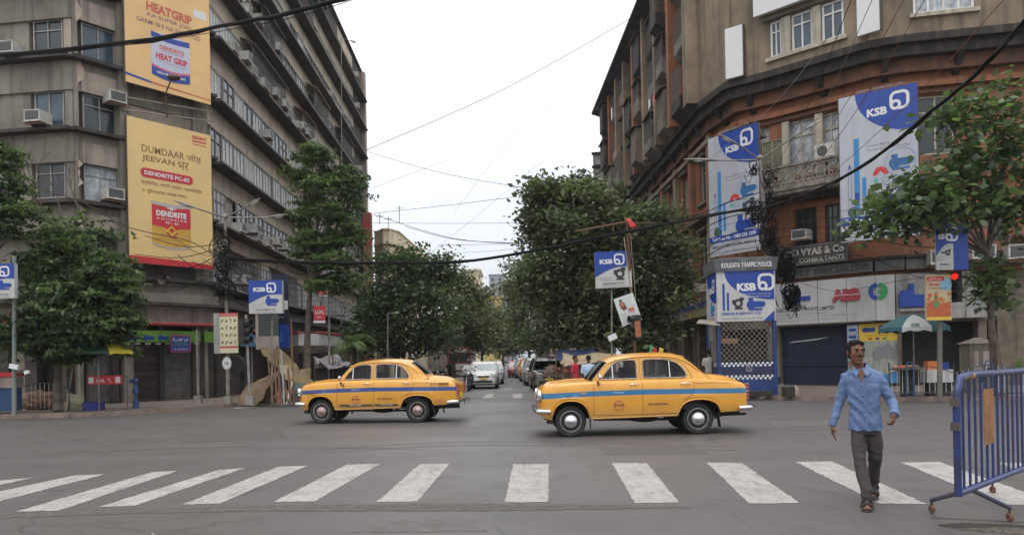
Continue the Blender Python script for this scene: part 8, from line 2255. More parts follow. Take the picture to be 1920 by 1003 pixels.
# ---- right lamp post and its nests
b=G(1459,737,KH);top=P(1425,300,b.y)
Dp=b.y
t=pole_thing('street_lamp',"lamp post with three heads and masses of coiled cable beside the police kiosk",'street lamp',b,top,.10,.06,.15)
for(x1,y1,x2,y2,dD)in((1350,301,1281,299,0),(1385,272,1345,252,-1),(1508,244,1540,226,-1.5)):
 a=P(x1,y1,Dp+dD);e_=P(x2,y2,Dp+dD);MB().tube([top,a],.025,6).build('arm',POLE,t,world=True);lamp_head(t,a,e_-a,(e_-a).length)
MB().ell(top+Z*.08,(.11,.11,.1),10,6).build('finial',POLE,t,world=True)
MB().fbox(Fr(b+Vector((-.03,-.105,0)),(1,0,0)),-.06,.1,0,.6,0,.01).build('black_mark',BLACK,t,world=True)
for i,(px,py,r,hh,n,l,lab)in enumerate(((1412,315,.25,.2,2,7,'cable coil high on the left side of the right lamp post'),(1412,398,.35,.35,12,16,'cable coils over the tall hoarding edge on the right lamp post'),(1438,430,.45,.9,40,22,'thick dark mass of cables in the middle of the right lamp post'),(1478,500,.42,.45,20,34,'dense round coil of black cable right of the lamp post at the black sign'),(1488,560,.42,.38,22,34,'dense round coil of black cable before the white fascia'),(1412,572,.34,.32,8,16,'open coil of black cable before the police kiosk panel'),(1446,480,.3,1.2,36,10,'cables running down the right lamp post'),(1440,350,.3,.9,26,6,'thin cables at the top of the right lamp post'))):
 cable_nest('cable_tangle',lab,P(px+(3 if px<1450 else-4),py,Dp-.3),r*.72,hh*.85,n,int(l*1.2),30+i,Dp)
fr=cam_frame(1444,628,Dp-.4,0,RA(8));t=thing('notice_board','small red and white notice tilted on the right lamp post','sign',fr.o)
MB().fbox(fr,0,.22,0,.42,-.02,0).build('panel',mat('notice_pink',(.55,.4,.42),None,.6),t,world=True);MB().fbox(fr,.01,.21,.28,.41,.001,.004).build('red_panel',INKRED,t,world=True);scribble(fr,.03,.08,.16,.05,.002,INKBLUE,t,3);scribble(fr,.03,.18,.16,.05,.002,INKBLUE,t,5)
p=G(1492,741,KH);t=thing('water_bottle','clear plastic water can on the right pavement before the dark blue shutter','bottle',p);MB().lathe(p,(0,0,1),[(0,.12),(.22,.125),(.27,.1),(.3,.04),(.35,.04)],14,caps=True).build('body',WASH,t,world=True,smooth=40)
p=G(1475,743,KH);t=thing('broken_kerb_block','dark stone block at the foot of the right lamp post','stone',p);MB().box(p.x-.1,p.x+.25,p.y-.1,p.y+.2,KH,.45).build('block',DARK,t,world=True)
# ---- far right furniture
TEAL=mat('umbrella_teal',(.035,.13,.15),(.03,.1,.12),.6,4);UWH=mat('umbrella_white',(.5,.51,.49),None,.6)
p=G(1720,738,KH);p.y=23.6;p.x=P(1714,700,23.6).x
u=umbrella('large teal and white umbrella over the snack stall left of the orange poster',p,1.05,3.0-.45,[TEAL,TEAL,TEAL,TEAL,TEAL,UWH,TEAL,TEAL],drop=.16)
u.rotation_euler.z=0
fr=cam_frame(1714,612,22.65);lettering('co',fr,-.12,0,.26,.1,.05,TEAL,u,.04)
t=thing('snack_stall','round tray of snacks on a stand beneath the teal and white umbrella','stall',p+Vector((-.3,0,0)));c=P(1700,690,23.4)
MB().lathe((c.x,c.y,c.z),(0,0,1),[(-.05,.05),(-.05,.5),(0,.55),(0,.0)],20).build('tray',WASH,t,world=True);MB().tube([(c.x,c.y,KH),(c.x,c.y,c.z)],.2,8).build('stand',DARK,t,world=True)
rq=random.Random(4)
for k in range(9):MB().ell((c.x+rq.uniform(-.4,.4),c.y+rq.uniform(-.3,.3),c.z+.04),(.1,.1,.06),8,5).build('snack',(INKF,TP,mat('snack_pink',(.5,.25,.2),None,.6))[k%3],t,world=True)
c=P(1757,716,23.6);t=thing('cool_box','white box with coloured packets on top behind the right railing','box',(c.x,c.y,KH));MB().box(c.x-.42,c.x+.4,c.y-.2,c.y+.2,.55,.95).build('case',WHITE,t,world=True);MB().box(c.x-.35,c.x-.05,c.y-.15,c.y+.1,.953,1.22).build('packets',INKORG,t,world=True);MB().box(c.x+.02,c.x+.3,c.y-.15,c.y+.1,.953,1.18).build('packets',INKBLUE,t,world=True);MB().box(c.x-.35,c.x+.35,c.y-.15,c.y+.15,KH,.547).build('stand',DARK,t,world=True)
c=P(1834,716,24.6);t=thing('electrical_cabinet','grey-brown street cabinet with a shallow hipped cap behind the right railing','cabinet',(c.x,c.y,KH))
CAB=mat('cabinet_brown',(.19,.16,.125),(.12,.1,.08),.8,4,streak=(.3,.27,.23),streak_s=4)
MB().box(c.x-.42,c.x+.42,c.y-.3,c.y+.3,KH,1.75).build('case',CAB,t,world=True);MB().add([(c.x-.5,c.y-.36,1.752),(c.x+.5,c.y-.36,1.752),(c.x+.5,c.y+.36,1.752),(c.x-.5,c.y+.36,1.752),(c.x-.12,c.y,1.95),(c.x+.12,c.y,1.95)],[(0,1,5,4),(1,2,5),(2,3,4,5),(3,0,4),(3,2,1,0)]).build('cap',CAB,t,world=True)
for x in(-.3,.0,.14):MB().box(c.x+x,c.x+x+.14,c.y-.305,c.y-.301,.9,1.5).build('torn_bill',WASH,t,world=True)
gg=[G(x,y,KH).xy for x,y in((1668,744),(1790,744),(1925,745),(2100,748))]
railing("low arched railing with pale bars in front of the snack stall and cabinet",[tuple(v)for v in gg],col=mat('fence_teal',(.05,.09,.1),(.05,.06,.06),.6,4))
for i,px in enumerate((1705,1852)):
 p=G(px,745,KH);t=thing('bollard_hoop',('blue hoop guard beneath the umbrella at the left end of the right railing','blue hoop guard in front of the street cabinet in the right railing')[i],'hoop',p)
 MB().tube([p+Vector((-.11,-.06,0)),p+Vector((-.11,-.06,.98)),p+Vector((-.06,-.06,1.08)),p+Vector((.06,-.06,1.08)),p+Vector((.11,-.06,.98)),p+Vector((.11,-.06,0))],.022,8).build('hoop',BLP,t,world=True)
t=post("teal and rust striped post carrying the orange syrup poster on the right",1762,748,22.3,470,.075,0,mat('pole_teal_rust',(.07,.12,.12),(.2,.14,.1),.7,1.5))
fr=cam_frame(1737,601,22.1);w=48/FPX*22.1;h=86/FPX*22.1
t=thing('poster_board','orange and cream syrup poster with a green bottle on the teal post at right','poster',fr.o)
MB().fbox(fr,0,w,0,h,-.08,0).build('panel',mat('poster_cream',(.52,.42,.25),(.45,.34,.2),.5,3),t,world=True)
MB().fpoly(fr,[(.02,h*.08),(w-.02,h*.08),(w-.02,h*.42),(w*.6,h*.36),(w*.3,h*.44),(.02,h*.38)],.003,.006).build('red_fruit_field',mat('poster_red',(.45,.06,.03),(.5,.16,.04),.5,9),t,world=True)
MB().fpoly(fr,[(.02,.01),(w-.02,.01),(w-.02,h*.075),(.02,h*.075)],.003,.006).build('yellow_band',INKYEL,t,world=True)
MB().fpoly(fr,rrect(w*.32,w*.47,h*.28,h*.54,.02),.007,.01).fpoly(fr,rrect(w*.36,w*.43,h*.5,h*.62,.01),.007,.01).build('bottle',INKGREEN,t,world=True)
MB().fpoly(fr,circ(w*.78,h*.78,w*.24,14),.003,.006).build('blue_splash',mat('ink_pale_blue',(.2,.38,.5),None,.5),t,world=True)
MB().fpoly(fr,rrect(w*.05,w*.72,h*.86,h*.95,.03),.008,.011).build('red_lozenge',INKRED,t,world=True)
scribble(fr,w*.12,h*.88,w*.5,h*.045,.013,INKWHITE,t,6);lettering('Syrup',fr,w*.12,h*.74,w*.4,h*.08,.008,INKRED,t,.03);scribble(fr,w*.1,h*.69,w*.75,h*.025,.008,INKB,t,4)
mb=MB();rq=random.Random(2)
for k in range(9):mb.fpoly(fr,circ(w*rq.uniform(.08,.92),h*rq.uniform(.36,.58),w*rq.uniform(.05,.1),8),.012+k*.001,.0126+k*.001)
tag(mb.build('fruit',mat('fruit_orange',(.6,.22,.04),(.5,.05,.04),.5,14),t,world=True),kind='stuff')
tl_=traffic_light('traffic light showing red at the right edge of the orange poster',1792,566,22.2,0,yaw=RA(-40))
fr=cam_frame(1756,506,21.8,RA(5));tk=small_ksb('shaded blue and white KSB sign among the branches above the orange poster',fr,34/FPX*21.8,86/FPX*21.8,.05,KW,pk=1)
MB().fbox(Fr(fr.o,fr.x),.535,1.0,.0,86/FPX*21.8,-.06,-.002).build('blue_side',INKBLUE,tk,world=True)
# ---- foreground barrier
BAR=mat('barrier_blue',(.009,.032,.17),(.012,.018,.06),.4,7,streak=(.06,.045,.05),streak_s=6,coat=.1);BARR=mat('barrier_scuffed',(.3,.2,.12),(.14,.1,.1),.7,9)
A=G(1803,942-13,0);A=P(1797,930,5.4)
A=Vector((P(1797,930,5.55).x,5.55,0));zb=P(1797,925,5.55).z;zt2=P(1797,703,5.55).z
B=Vector((P(1925,860,6.75).x,6.75,0));dirv=(B-A).normalized()
t=thing('crowd_barrier','blue steel crowd barrier with a rusty number plate and small castors in the right foreground','barrier',A)
fb=Fr(A,dirv);Lb=2.3
zt2=1.36;zb=.36
zb=EYE+ray(1797,925).z*5.55;zt2=EYE+ray(1830,703).z*5.75
MB().tube(spline([fb(0,zb-.02),fb(0,zt2-.25),fb(.05,zt2-.07),fb(.2,zt2),fb(1,zt2+.0),fb(Lb,zt2)],5),.027,12).build('top_tube',BAR,t,world=True,smooth=60)
MB().tube([fb(0,zb),fb(Lb,zb)],.026,10).build('bottom_tube',BAR,t,world=True,smooth=60);MB().tube([fb(Lb,zb),fb(Lb,zt2)],.03,10).build('end_tube',BAR,t,world=True,smooth=60)
MB().tube([fb(.3,zt2),fb(.36,zt2)],.029,12).build('scuffed_band',mat('tape_orange',(.45,.2,.06),None,.7),t,world=True)
MB().tube([fb(.12,zt2-.015),fb(.16,zt2-.006),fb(.3,zt2)],.0275,12).build('scuff',BARR,t,world=True)
bar=MB().tube([(0,0,0),(0,0,1)],.0102,8).mesh('bar',BAR);n=15
for i in range(n):
 a_=.13+(Lb-.2)*i/n;link('bar',bar,t,Matrix.Translation(fb(a_,zb))@Matrix.Diagonal((1,1,zt2-zb-(.012 if i else.03),1)))
MB().fbox(fb,.56,.80,zt2-.56,zt2-.12,.015,.022).build('rusty_plate',mat('plate_rust',(.32,.15,.05),(.2,.1,.05),.8,7),t,world=True)
for z in(.5,.68):MB().fbox(fb,-.05,-.028,zb+z-.03,zb+z+.03,-.03,.03).build('hook',IRON,t,world=True)
def foot(p0,px,py,D):
 e_=P(px,py,D);MB().tube([p0,e_+Z*.05],.02,8).build('leg',mat('leg_navy',(.02,.035,.12),(.06,.05,.06),.5,8),t,world=True)
 MB().tube([e_+Z*.06,e_-Z*.0],.012,6).build('castor_fork',IRON,t,world=True)
 MB().lathe(e_+Vector((-.016,0,-.03)),(1,0,0),[(0,.01),(0,.034),(.012,.038),(.032,.034),(.032,.01)],14).build('castor',RUST,t,world=True)
g=G(1747,962);foot(fb(.1,zb),1747,962-15,g.y);g=G(1893,978);foot(fb(.26,zb),1893,978-16,g.y);g=G(1861,924);foot(fb(1.5,zb),1861,912,g.y);
# ================================================================== TREES
def leaf_mat(name,c,t):
 return mat(name,c,tuple(x*.7 for x in c),.5,3.5,trans=t,spec=.5)
LG=[leaf_mat('leaf_dark',(.045,.07,.036),(.08,.13,.035)),leaf_mat('leaf_mid',(.08,.12,.055),(.13,.22,.05)),leaf_mat('leaf_light',(.12,.175,.065),(.2,.32,.07))]
LY=[leaf_mat('leaf_olive_dark',(.06,.08,.045),(.1,.14,.045)),leaf_mat('leaf_olive',(.11,.14,.075),(.17,.24,.075)),leaf_mat('leaf_lime',(.17,.21,.10),(.26,.34,.1))]
BARK=mat('bark',(.14,.11,.085),(.07,.055,.045),.95,5,bump=.8,bscale=14)
def leaf_mesh(name,rng,blobs,size,n_clump,per,mats,spread=.35,droop=.3,w=(.35,.45,.2),aspect=.5,flatten=.55,gap=-.12,feather=False,bough=.72):
 V=[];MI=[]
 for(c,r,dens)in blobs:
  c=np.array(c);r=np.array(r);rm=r.mean()
  nb=max(4,int(6+13*dens));K=int(n_clump*dens*.76/nb)
  d=rng.normal(size=(nb,3));d/=np.linalg.norm(d,axis=1)[:,None]
  bc=c+d*(rng.uniform(.05,1,nb)**.45)[:,None]*r*.86;br=rm*rng.uniform(.26,.46,nb)*(1.35/(1+.35*dens))
  q=rng.normal(size=(nb,K,3));q[:,:,2]=np.where(rng.random((nb,K))<.72,np.abs(q[:,:,2]),q[:,:,2]);q/=np.linalg.norm(q,axis=2)[:,:,None]
  pc=(bc[:,None,:]+q*(rng.uniform(.3,1.08,(nb,K))**.5)[:,:,None]*br[:,None,None]*np.array([1.15,1.15,bough])).reshape(-1,3)
  K2=int(n_clump*dens*.42);d2=rng.normal(size=(K2,3));d2/=np.linalg.norm(d2,axis=1)[:,None]
  pc=np.concatenate([pc,c+d2*(rng.uniform(.1,1.25,K2)**.6)[:,None]*r])
  keep=np.array([noise.noise(Vector(p)*(1.5/max(r.min(),.5)))>gap for p in pc]);pc=pc[keep];K=len(pc)
  if K==0:continue
  tn=np.array([noise.noise(Vector(p)*(1.3/rm))for p in pc])*1.5+rng.normal(size=K)*.35;o1,o2=np.quantile(tn,[w[0],w[0]+w[1]]);mi=(tn>o1).astype(int)+(tn>o2);  # coarse noise puts lit and dark clumps into the leaf colours
  L_=np.repeat(pc,per,0);M_=np.repeat(mi,per);n=len(L_)
  if feather:
   ang=np.repeat(rng.uniform(0,2*np.pi,K),per)+rng.choice([0,1.3,2.5,-1.2],n);t_=rng.uniform(0,1,n)*spread*1.6
   L_=L_+np.stack([np.cos(ang)*t_,np.sin(ang)*t_,-droop*t_**2+rng.normal(size=n)*.02],1)
  else:L_=L_+rng.normal(size=(n,3))*np.array([spread,spread,spread*flatten])
  nz=rng.normal(size=(n,3))*.55+np.array([0,0,1.0]);nz/=np.linalg.norm(nz,axis=1)[:,None]
  a=rng.normal(size=(n,3));a-=nz*(a*nz).sum(1)[:,None];a/=np.linalg.norm(a,axis=1)[:,None];a[:,2]-=droop*.6;b=np.cross(nz,a)
  s=size*rng.uniform(.6,1.25,n)[:,None]
  V.append(np.stack([L_-a*s*.5,L_+b*s*aspect*.5+nz*s*.04,L_+a*s*.5,L_-b*s*aspect*.5+nz*s*.04],1).reshape(-1,3));MI.append(M_)
 V=np.concatenate(V).astype(np.float32);MI=np.concatenate(MI).astype(np.int32);n=len(MI)
 me=bpy.data.meshes.new(name);me.vertices.add(n*4);me.vertices.foreach_set('co',V.ravel());me.loops.add(n*4);me.loops.foreach_set('vertex_index',np.arange(n*4,dtype=np.int32))
 me.polygons.add(n);me.polygons.foreach_set('loop_start',np.arange(0,n*4,4,dtype=np.int32));me.update()
 for m in mats:me.materials.append(m)
 me.polygons.foreach_set('material_index',MI);me.update();me.validate()
 return me
def tree(label,base,trunk_top,blobs,size,clumps,per,mats,seed,r0=.2,name='street_tree',group=None,spread=.35,limbs=True,cat='tree',**kw):
 base=Vector(base);rng=np.random.default_rng(seed);rr_=random.Random(seed);t=thing(name,label,cat,base,0,group);tt_=Vector(trunk_top)
 mb=MB();mid=base.lerp(tt_,.5)+Vector((rr_.uniform(-.15,.15),rr_.uniform(-.15,.15),0));mb.tube(spline([base,mid,tt_],5),[r0*(1-.55*i/10)for i in range(11)],10);mb.build('trunk',BARK,t,world=True,smooth=60)
 if limbs:
  mb=MB()
  for(c,r,d)in blobs:
   c=Vector(c);m_=tt_.lerp(c,.5)+Vector((rr_.uniform(-.3,.3),rr_.uniform(-.3,.3),rr_.uniform(-.1,.3)));pts=spline([tt_-Z*.1,m_,c],4);mb.tube(pts,[r0*.42*(1-.75*i/8)for i in range(9)],6)
   for k in range(7):
    e_=c+Vector((rr_.uniform(-1,1)*r[0],rr_.uniform(-1,1)*r[1],rr_.uniform(-.7,1)*r[2]))*.8;s=pts[rr_.randint(3,8)];mb.tube(spline([s,s.lerp(e_,.5)+Z*.15,e_],3),[r0*.14,r0*.12,r0*.1,r0*.08,r0*.06,r0*.05,r0*.03],5)
  mb.build('limbs',BARK,t,world=True,smooth=60)
 blobs=[(tuple(c),r,d)for c,r,d in blobs]
 me=leaf_mesh('crown',rng,blobs,size,clumps,per,mats,spread,**kw);o=link('crown',me);o.parent=t;o.matrix_basis=wm(t).inverted();tag(o,kind='stuff')
 return t
def B_(px,py,D,rx,rz,d=1.0,ry=None):return(P(px,py,D),(rx/FPX*D,ry or rx/FPX*D,rz/FPX*D),d)
# feathery tree at far left
tree('feathery dark green tree filling the left side in front of the grey block corner',G(108,772,KH),P(115,620,25),[B_(140,450,25,80,50,.8),B_(95,520,25,65,60),B_(190,510,24.5,65,50),B_(130,580,24,100,55,1.3),B_(200,610,24,60,45),B_(90,640,24.3,75,40),B_(215,555,24.2,45,40,.6),B_(150,640,24.2,90,45)],.22,520,16,LG,1,.16,spread=.26,droop=.5,aspect=.42,feather=True,bough=.42,w=(.46,.38,.16),gap=.03)
tree('dark branches of a tree reaching in from the left edge above the feathery one',G(-60,778,KH),P(-40,500,23),[B_(5,300,23,30,30,.5),B_(10,365,23,40,45),B_(45,400,23,40,25,.4),B_(0,420,23,40,40,.7)],.16,300,14,LG,2,.16,spread=.26,droop=.5,aspect=.42,feather=True,bough=.42,w=(.4,.42,.18))
# tall thin tree in front of the long facade
tree('tall thin tree with layered bright green foliage in front of the long grey facade',G(577,748,KH),P(583,520,29.5),[B_(588,292,29.5,36,20,.6),B_(562,325,29.5,26,18,.4),B_(600,350,29.5,50,30),B_(655,330,29.5,28,22,.5),B_(665,365,29.5,26,25,.5),B_(625,400,29.5,55,25),B_(570,400,29.5,26,28,.5),B_(650,440,29.3,40,22,.8),B_(595,450,29.3,45,22,.9),B_(630,490,29,50,25),B_(615,535,29,40,22,.7),B_(650,525,29,26,28,.5),B_(570,480,29.5,22,14,.2)],.2,210,15,LG,3,.17,spread=.26,droop=.45,aspect=.45,feather=True,bough=.42,w=(.26,.44,.30),gap=.04)
# foreground tree at right with big leaves
tree('tree with big heart-shaped leaves and bare forked stems hanging over the right pavement',G(1868,742,KH),P(1850,470,22.5),[B_(1780,220,22,50,30,.6),B_(1860,215,22,70,50,1.2),B_(1900,290,22,50,50,1.1),B_(1800,300,21.7,80,50,1.5),B_(1730,350,21.7,60,40),B_(1670,390,21.7,55,28,.7),B_(1640,425,21.7,35,14,.4),B_(1780,390,21.7,80,40,1.3),B_(1860,380,22,70,50,1.2),B_(1730,425,21.7,70,20,.8),B_(1930,400,22,50,50)],.25,60,10,LG,4,.13,spread=.34,droop=.35,aspect=.85,w=(.42,.42,.16),gap=-.06)
tree('thin leafy sapling stem climbing beside the white fascia at right',G(1880,744,KH),P(1858,560,22.6),[B_(1850,520,22.5,40,30,.9),B_(1862,565,22.5,40,25,.6),B_(1878,690,22.7,24,30,.4)],.24,34,9,LG,5,.06,spread=.28,droop=.4,aspect=.85,w=(.34,.44,.22),gap=-.3)
# big street tree at right of the street, and the avenue
tree('large dark leafy tree in front of the orange building, right of the street',(P(1190,700,36).x,36,KH),P(1160,590,37),[B_(1030,370,37,45,35,.9),B_(1090,375,37,70,40,1.2),B_(1020,430,37,40,40,.8),B_(1100,450,37,110,60,2.2),B_(1200,430,36,60,45,1.2),B_(1240,470,35,55,50,1.1),B_(1060,530,37,90,60,1.8),B_(1170,540,36,90,60,1.8),B_(1080,610,37,90,50,1.6),B_(1190,620,36,70,50,1.2),B_(1250,540,35,45,45,.8)],.30,330,14,LY,6,.3,spread=.42,droop=.3,aspect=.55,w=(.42,.40,.18),gap=-.04)
def avenue(label,px,D,ptop,blobs,seed,mats=LG,w=(.42,.42,.16),size=.32,cl=230,group=None):
 x=P(px,700,D).x;tree(label,(x,D,KH),P(*ptop,D),blobs,size,cl,13,mats,seed,.22,group=group,spread=.5,droop=.3,aspect=.6,w=w,gap=-.08)
avenue('dark street tree left of the street, nearest behind the stack',745,47,(745,620),[B_(745,500,48,55,35),B_(800,508,48,60,42,1.3),B_(735,560,47,50,55,1.1),B_(790,580,47,75,60,1.5),B_(730,640,47,45,40,.8),B_(800,640,47,60,30,.8)],11)
avenue('mid green street tree left of the street with its crown against the sky',850,60,(850,640),[B_(845,535,62,48,35,1.2),B_(885,570,62,42,36,1.0),B_(850,600,60,60,50,1.3),B_(890,630,60,55,40)],12,LY,(.3,.45,.25))
avenue('pale leafy tree left of the street at the height of the distant cars',905,85,(905,640),[B_(905,592,86,40,30,.9),B_(925,620,86,40,40,.9),B_(880,640,84,40,30,.8)],13,LY,(.24,.46,.3),.42)
avenue('tree closing the view at the far end of the street',945,118,(945,640),[B_(950,598,120,35,30,1.3),B_(925,620,118,40,40,1.3),B_(965,630,118,40,35,1.2),B_(945,655,120,50,20,1.0)],14,LG,(.4,.42,.18),.5)
avenue('light green tree right of the street, farther back beside the gap of sky',990,80,(990,640),[B_(985,500,84,35,22,.8),B_(970,545,84,32,35,.9),B_(1000,560,82,45,50,1.2),B_(985,620,80,45,40,1.1)],15,LY,(.24,.46,.3),.42)
avenue('dark tree right of the street between the pale one and the large one',1040,58,(1040,630),[B_(1035,560,58,55,50,1.3),B_(1050,620,56,60,45,1.2),B_(1010,640,58,40,25,.7)],16)
avenue('small tree at the left kerb behind the grey tarpaulin',668,46,(668,640),[B_(700,590,50,30,45,.7),B_(672,640,46,30,30,.7)],17)
# bushes and palm near the canopy
def palm(label,base,n,L_,seed,z0):
 rr_=random.Random(seed);t=thing('palm_shrub',label,'palm',base);b=Vector(base)
 MB().tube([b,b+Z*z0],.06,6).build('stem',BARK,t,world=True)
 mb=MB()
 for i in range(n):
  w=rr_.uniform(0,6.28);up=rr_.uniform(.5,1.4);L2=L_*rr_.uniform(.7,1.1);pts=[b+Z*z0+Vector((math.cos(w)*L2*s*.8,math.sin(w)*L2*s*.8,up*L2*s-1.1*L2*s*s))for s in(0,.2,.4,.6,.8,1)]
  for q in range(5):
   a=pts[q];c=pts[q+1];d=(c-a).normalized();sd_=d.cross(Z).normalized()
   for k in range(4):
    p0=a.lerp(c,k/4)
    for sg in(-1,1):e_=p0+(d*.6+sd_*sg-Z*.3).normalized()*L_*.28;mb.add([p0,p0+d*.04,e_],[(0,1,2)])
 tag(mb.build('fronds',LG[2],t,world=True),kind='stuff')
palm('bright green palm-like shrub right of the white canopy',(P(650,700,37).x,37,KH),16,1.3,2,2.0);palm('yellow-green palm-like shrub beside the brown stack',(P(672,700,44).x,44,KH),14,1.4,5,2.6)
# bare twigs in front of the corner of the grey block
rr_=random.Random(21);t=thing('bare_branch','bare twigs rising above the feathery tree against the grey block corner','branch',P(100,420,25.5));mb=MB()
def twig(p,d,L_,r,k):
 e_=p+d*L_;mb.tube([p,e_],[r,r*.6],5)
 if k:
  for _ in range(3):twig(p.lerp(e_,rr_.uniform(.5,1)),(d+Vector((rr_.uniform(-.7,.7),rr_.uniform(-.4,.4),rr_.uniform(-.3,.5)))).normalized(),L_*.65,r*.55,k-1)
for px,py in((90,430),(120,420),(150,400),(75,400),(60,380)):twig(P(px,py,25.3),Vector((rr_.uniform(-.4,.4),0,1)).normalized(),1.0,.03,3)
mb.build('twigs',BARK,t,world=True)
# ================================================================== FAR BUILDINGS
FB=mat('far_cream_wall',(.70,.60,.43),(.62,.52,.37),.85,1.5,streak=(.3,.25,.18));FBG=mat('far_grey_wall',(.30,.31,.34),(.25,.26,.29),.85,.5)
t=thing('cream_building','cream building with a curved corner and cornices showing above the left trees','building',(P(730,600,72).x,75,0))
x0=P(698,600,72).x;x1=P(757,600,72).x;z1=P(740,440,72).z;xc=P(716,600,72).x
for z0_,z1_,e_ in((0,z1-.9,0),(z1-.9,z1-.6,.35),(z1-.6,z1+.5,0),(z1+.5,z1+.62,.12)):
 ol=[(x0,76),(x0,74-e_),(x0+1.2,72-e_),(xc+.9,72-e_),(xc+1.5+e_,73.5),(x1+e_,86),(x1,100),(x0,100)];n=len(ol)
 MB().add([(x,y,z0_+(.002 if z0_ else 0))for x,y in ol]+[(x,y,z1_)for x,y in ol],[tuple(range(n-1,-1,-1)),tuple(range(n,2*n))]+[(i,(i+1)%n,n+(i+1)%n,n+i)for i in range(n)]).build('cornice' if e_ else 'wall',FB,t,world=True)
fq=face((xc+1.5,73.5),(x1,86));wq=window_proto(1.2,1.5,2,GL_D,FR_W);fq2=face((x0+1.2,72),(xc+.9,72))
for z in range(2,int(z1)-2,3):
 for k in range(4):put_window(wq,t,fq,1+k*3,z,.02)
 if z>1:put_window(wq,t,fq2,.4,z,.02)
def block(label,xa,xb,ytop,D,m,depth=14,nm='far_building',rows=True):
 a=P(xa,ytop,D);b_=P(xb,ytop,D);t=thing(nm,label,'building',((a.x+b_.x)/2,D,0));MB().box(a.x,b_.x,D,D+depth,0,a.z).build('wall',m,t,world=True);MB().box(a.x-.3,b_.x+.3,D-.3,D+depth,a.z+.003,a.z+.4).build('parapet',m,t,world=True)
 f=face((a.x,D),(b_.x,D));w=f.L;wq=window_proto(1.4,1.4,2,GL_D,FR_G)
 z=a.z-2.6
 while z>a.z*.45:
  for k in range(max(1,int(w/3.2))):put_window(wq,t,f,.8+k*3.2,z,.03)
  z-=3.2
 return t
block('pale cream block with a flat top peeping over the distant trees',864,900,508,190,FB,nm='cream_building')
block('blue-grey office block in the far distance behind the trees',917,945,516,330,FBG);block('lower blue-grey wing of the office block in the far distance',940,960,528,335,FBG)
block('ochre building half hidden by trees at the end of the street',905,940,560,150,mat('far_ochre_wall',(.5,.38,.14),(.4,.3,.12),.85,1),nm='cream_building')
# low continuation of the street fronts, hidden mostly by the trees
block('plain building beyond the grey block on the left of the street, mostly behind trees',690,850,600,92,CONC,nm='street_building')
block('plain dark building beyond the orange one on the right of the street, mostly behind trees',1010,1118,520,78,TAND,nm='street_building')
# antennas
for i,(px,y0,y1)in enumerate(((749,418,385),(712,420,400),(728,430,405),(936,516,500))):
 p=P(px,y0,74 if px<900 else 331);q=P(px,y1,74 if px<900 else 331);tag(MB().tube([p,q],.04 if px<900 else.1,5).tube([q-Z*.3+Vector((-.4,0,0)),q-Z*.3+Vector((.4,0,0))],.03,4).build('roof_antenna',STEEL),('tallest thin antenna on the cream building roof','small antenna at the left corner of the cream building roof','short antenna in the middle of the cream building roof','mast on the far office block')[i],'antenna')
# ================================================================== OVERHEAD CABLES
def wire(label,pts,r,m=CABLE,wav=0.0,sub=5,name='overhead_cable',group=None):
 """pts: (px, py, D)"""
 ps=spline([P(*p)for p in pts],sub)
 if wav:ps=[p+Vector((0,0,wav*noise.noise(p*1.7)))for p in ps]
 return tag(MB().tube(ps,r,6,caps=True).build(name,m,smooth=60),label,'cable',group)
for k in range(3):wire(('thick','middle','thin')[k]+' strand of the heavy cable bundle crossing the upper left corner over the hoardings',[(-30,106+k*2,22),(240,79+k*3,18),(450,44+k,14),(560,20+k,12),(690,-14,10.5)],(.035,.02,.012)[k],wav=.08 if k else.03)
wire('thin cable below the heavy bundle at upper left',[(-20,108,22),(240,84,20),(520,40,16),(720,-20,13)],.008)
for k in range(3):wire(('thick','middle','thin')[k]+' strand of the long dark cable sagging across the street between the two lamp posts',[(424,484+k,27.5),(560,491+k*2,27),(700,493+k,26),(860,491+k,25),(1000,470-k,25),(1130,443+k*2,25),(1330,405-k*2,Dp),(1432,385+k*5,Dp)],(.05,.028,.018)[k],wav=.05 if k else.02)
wire('thick black cable rising from the right lamp post to the upper right corner',[(1432,392,Dp),(1540,352,21),(1640,296,17),(1740,214,14),(1830,140,12),(1915,48,10.5),(1960,-10,10)],.034,wav=.02)
wire('thin cable alongside the thick one rising to the upper right corner',[(1432,398,Dp),(1540,357,21),(1660,284,17),(1760,200,14),(1900,70,10.5),(1960,5,10)],.014,wav=.05)
REDW=mat('cable_red',(.2,.03,.03),None,.6);GREYW=mat('cable_grey',(.2,.2,.21),None,.6)
for i,(x0,y0,x1,y1,m)in enumerate(((1432,420,1700,-10,REDW),(1432,440,1740,-10,REDW),(1425,410,1640,-10,GREYW),(1440,430,1900,-20,REDW),(1330,300,1560,60,GREYW),(1432,360,1600,-10,CABLE))):
 wire(('first','second','third','fourth','fifth','sixth')[i]+' thin slanting wire counted from the left end, running up from the right lamp post past the tan wall',[(x0,y0,Dp),((x0+x1)/2,(y0+y1)/2+22,18),(x1,y1,12)],.007,m,group='thin wires slanting up from the right lamp post')
for o in list(COL.objects):
 if o.get('group')=='thin wires slanting up from the right lamp post':o['label']='thin wire slanting up from the right lamp post past the tan upper wall'
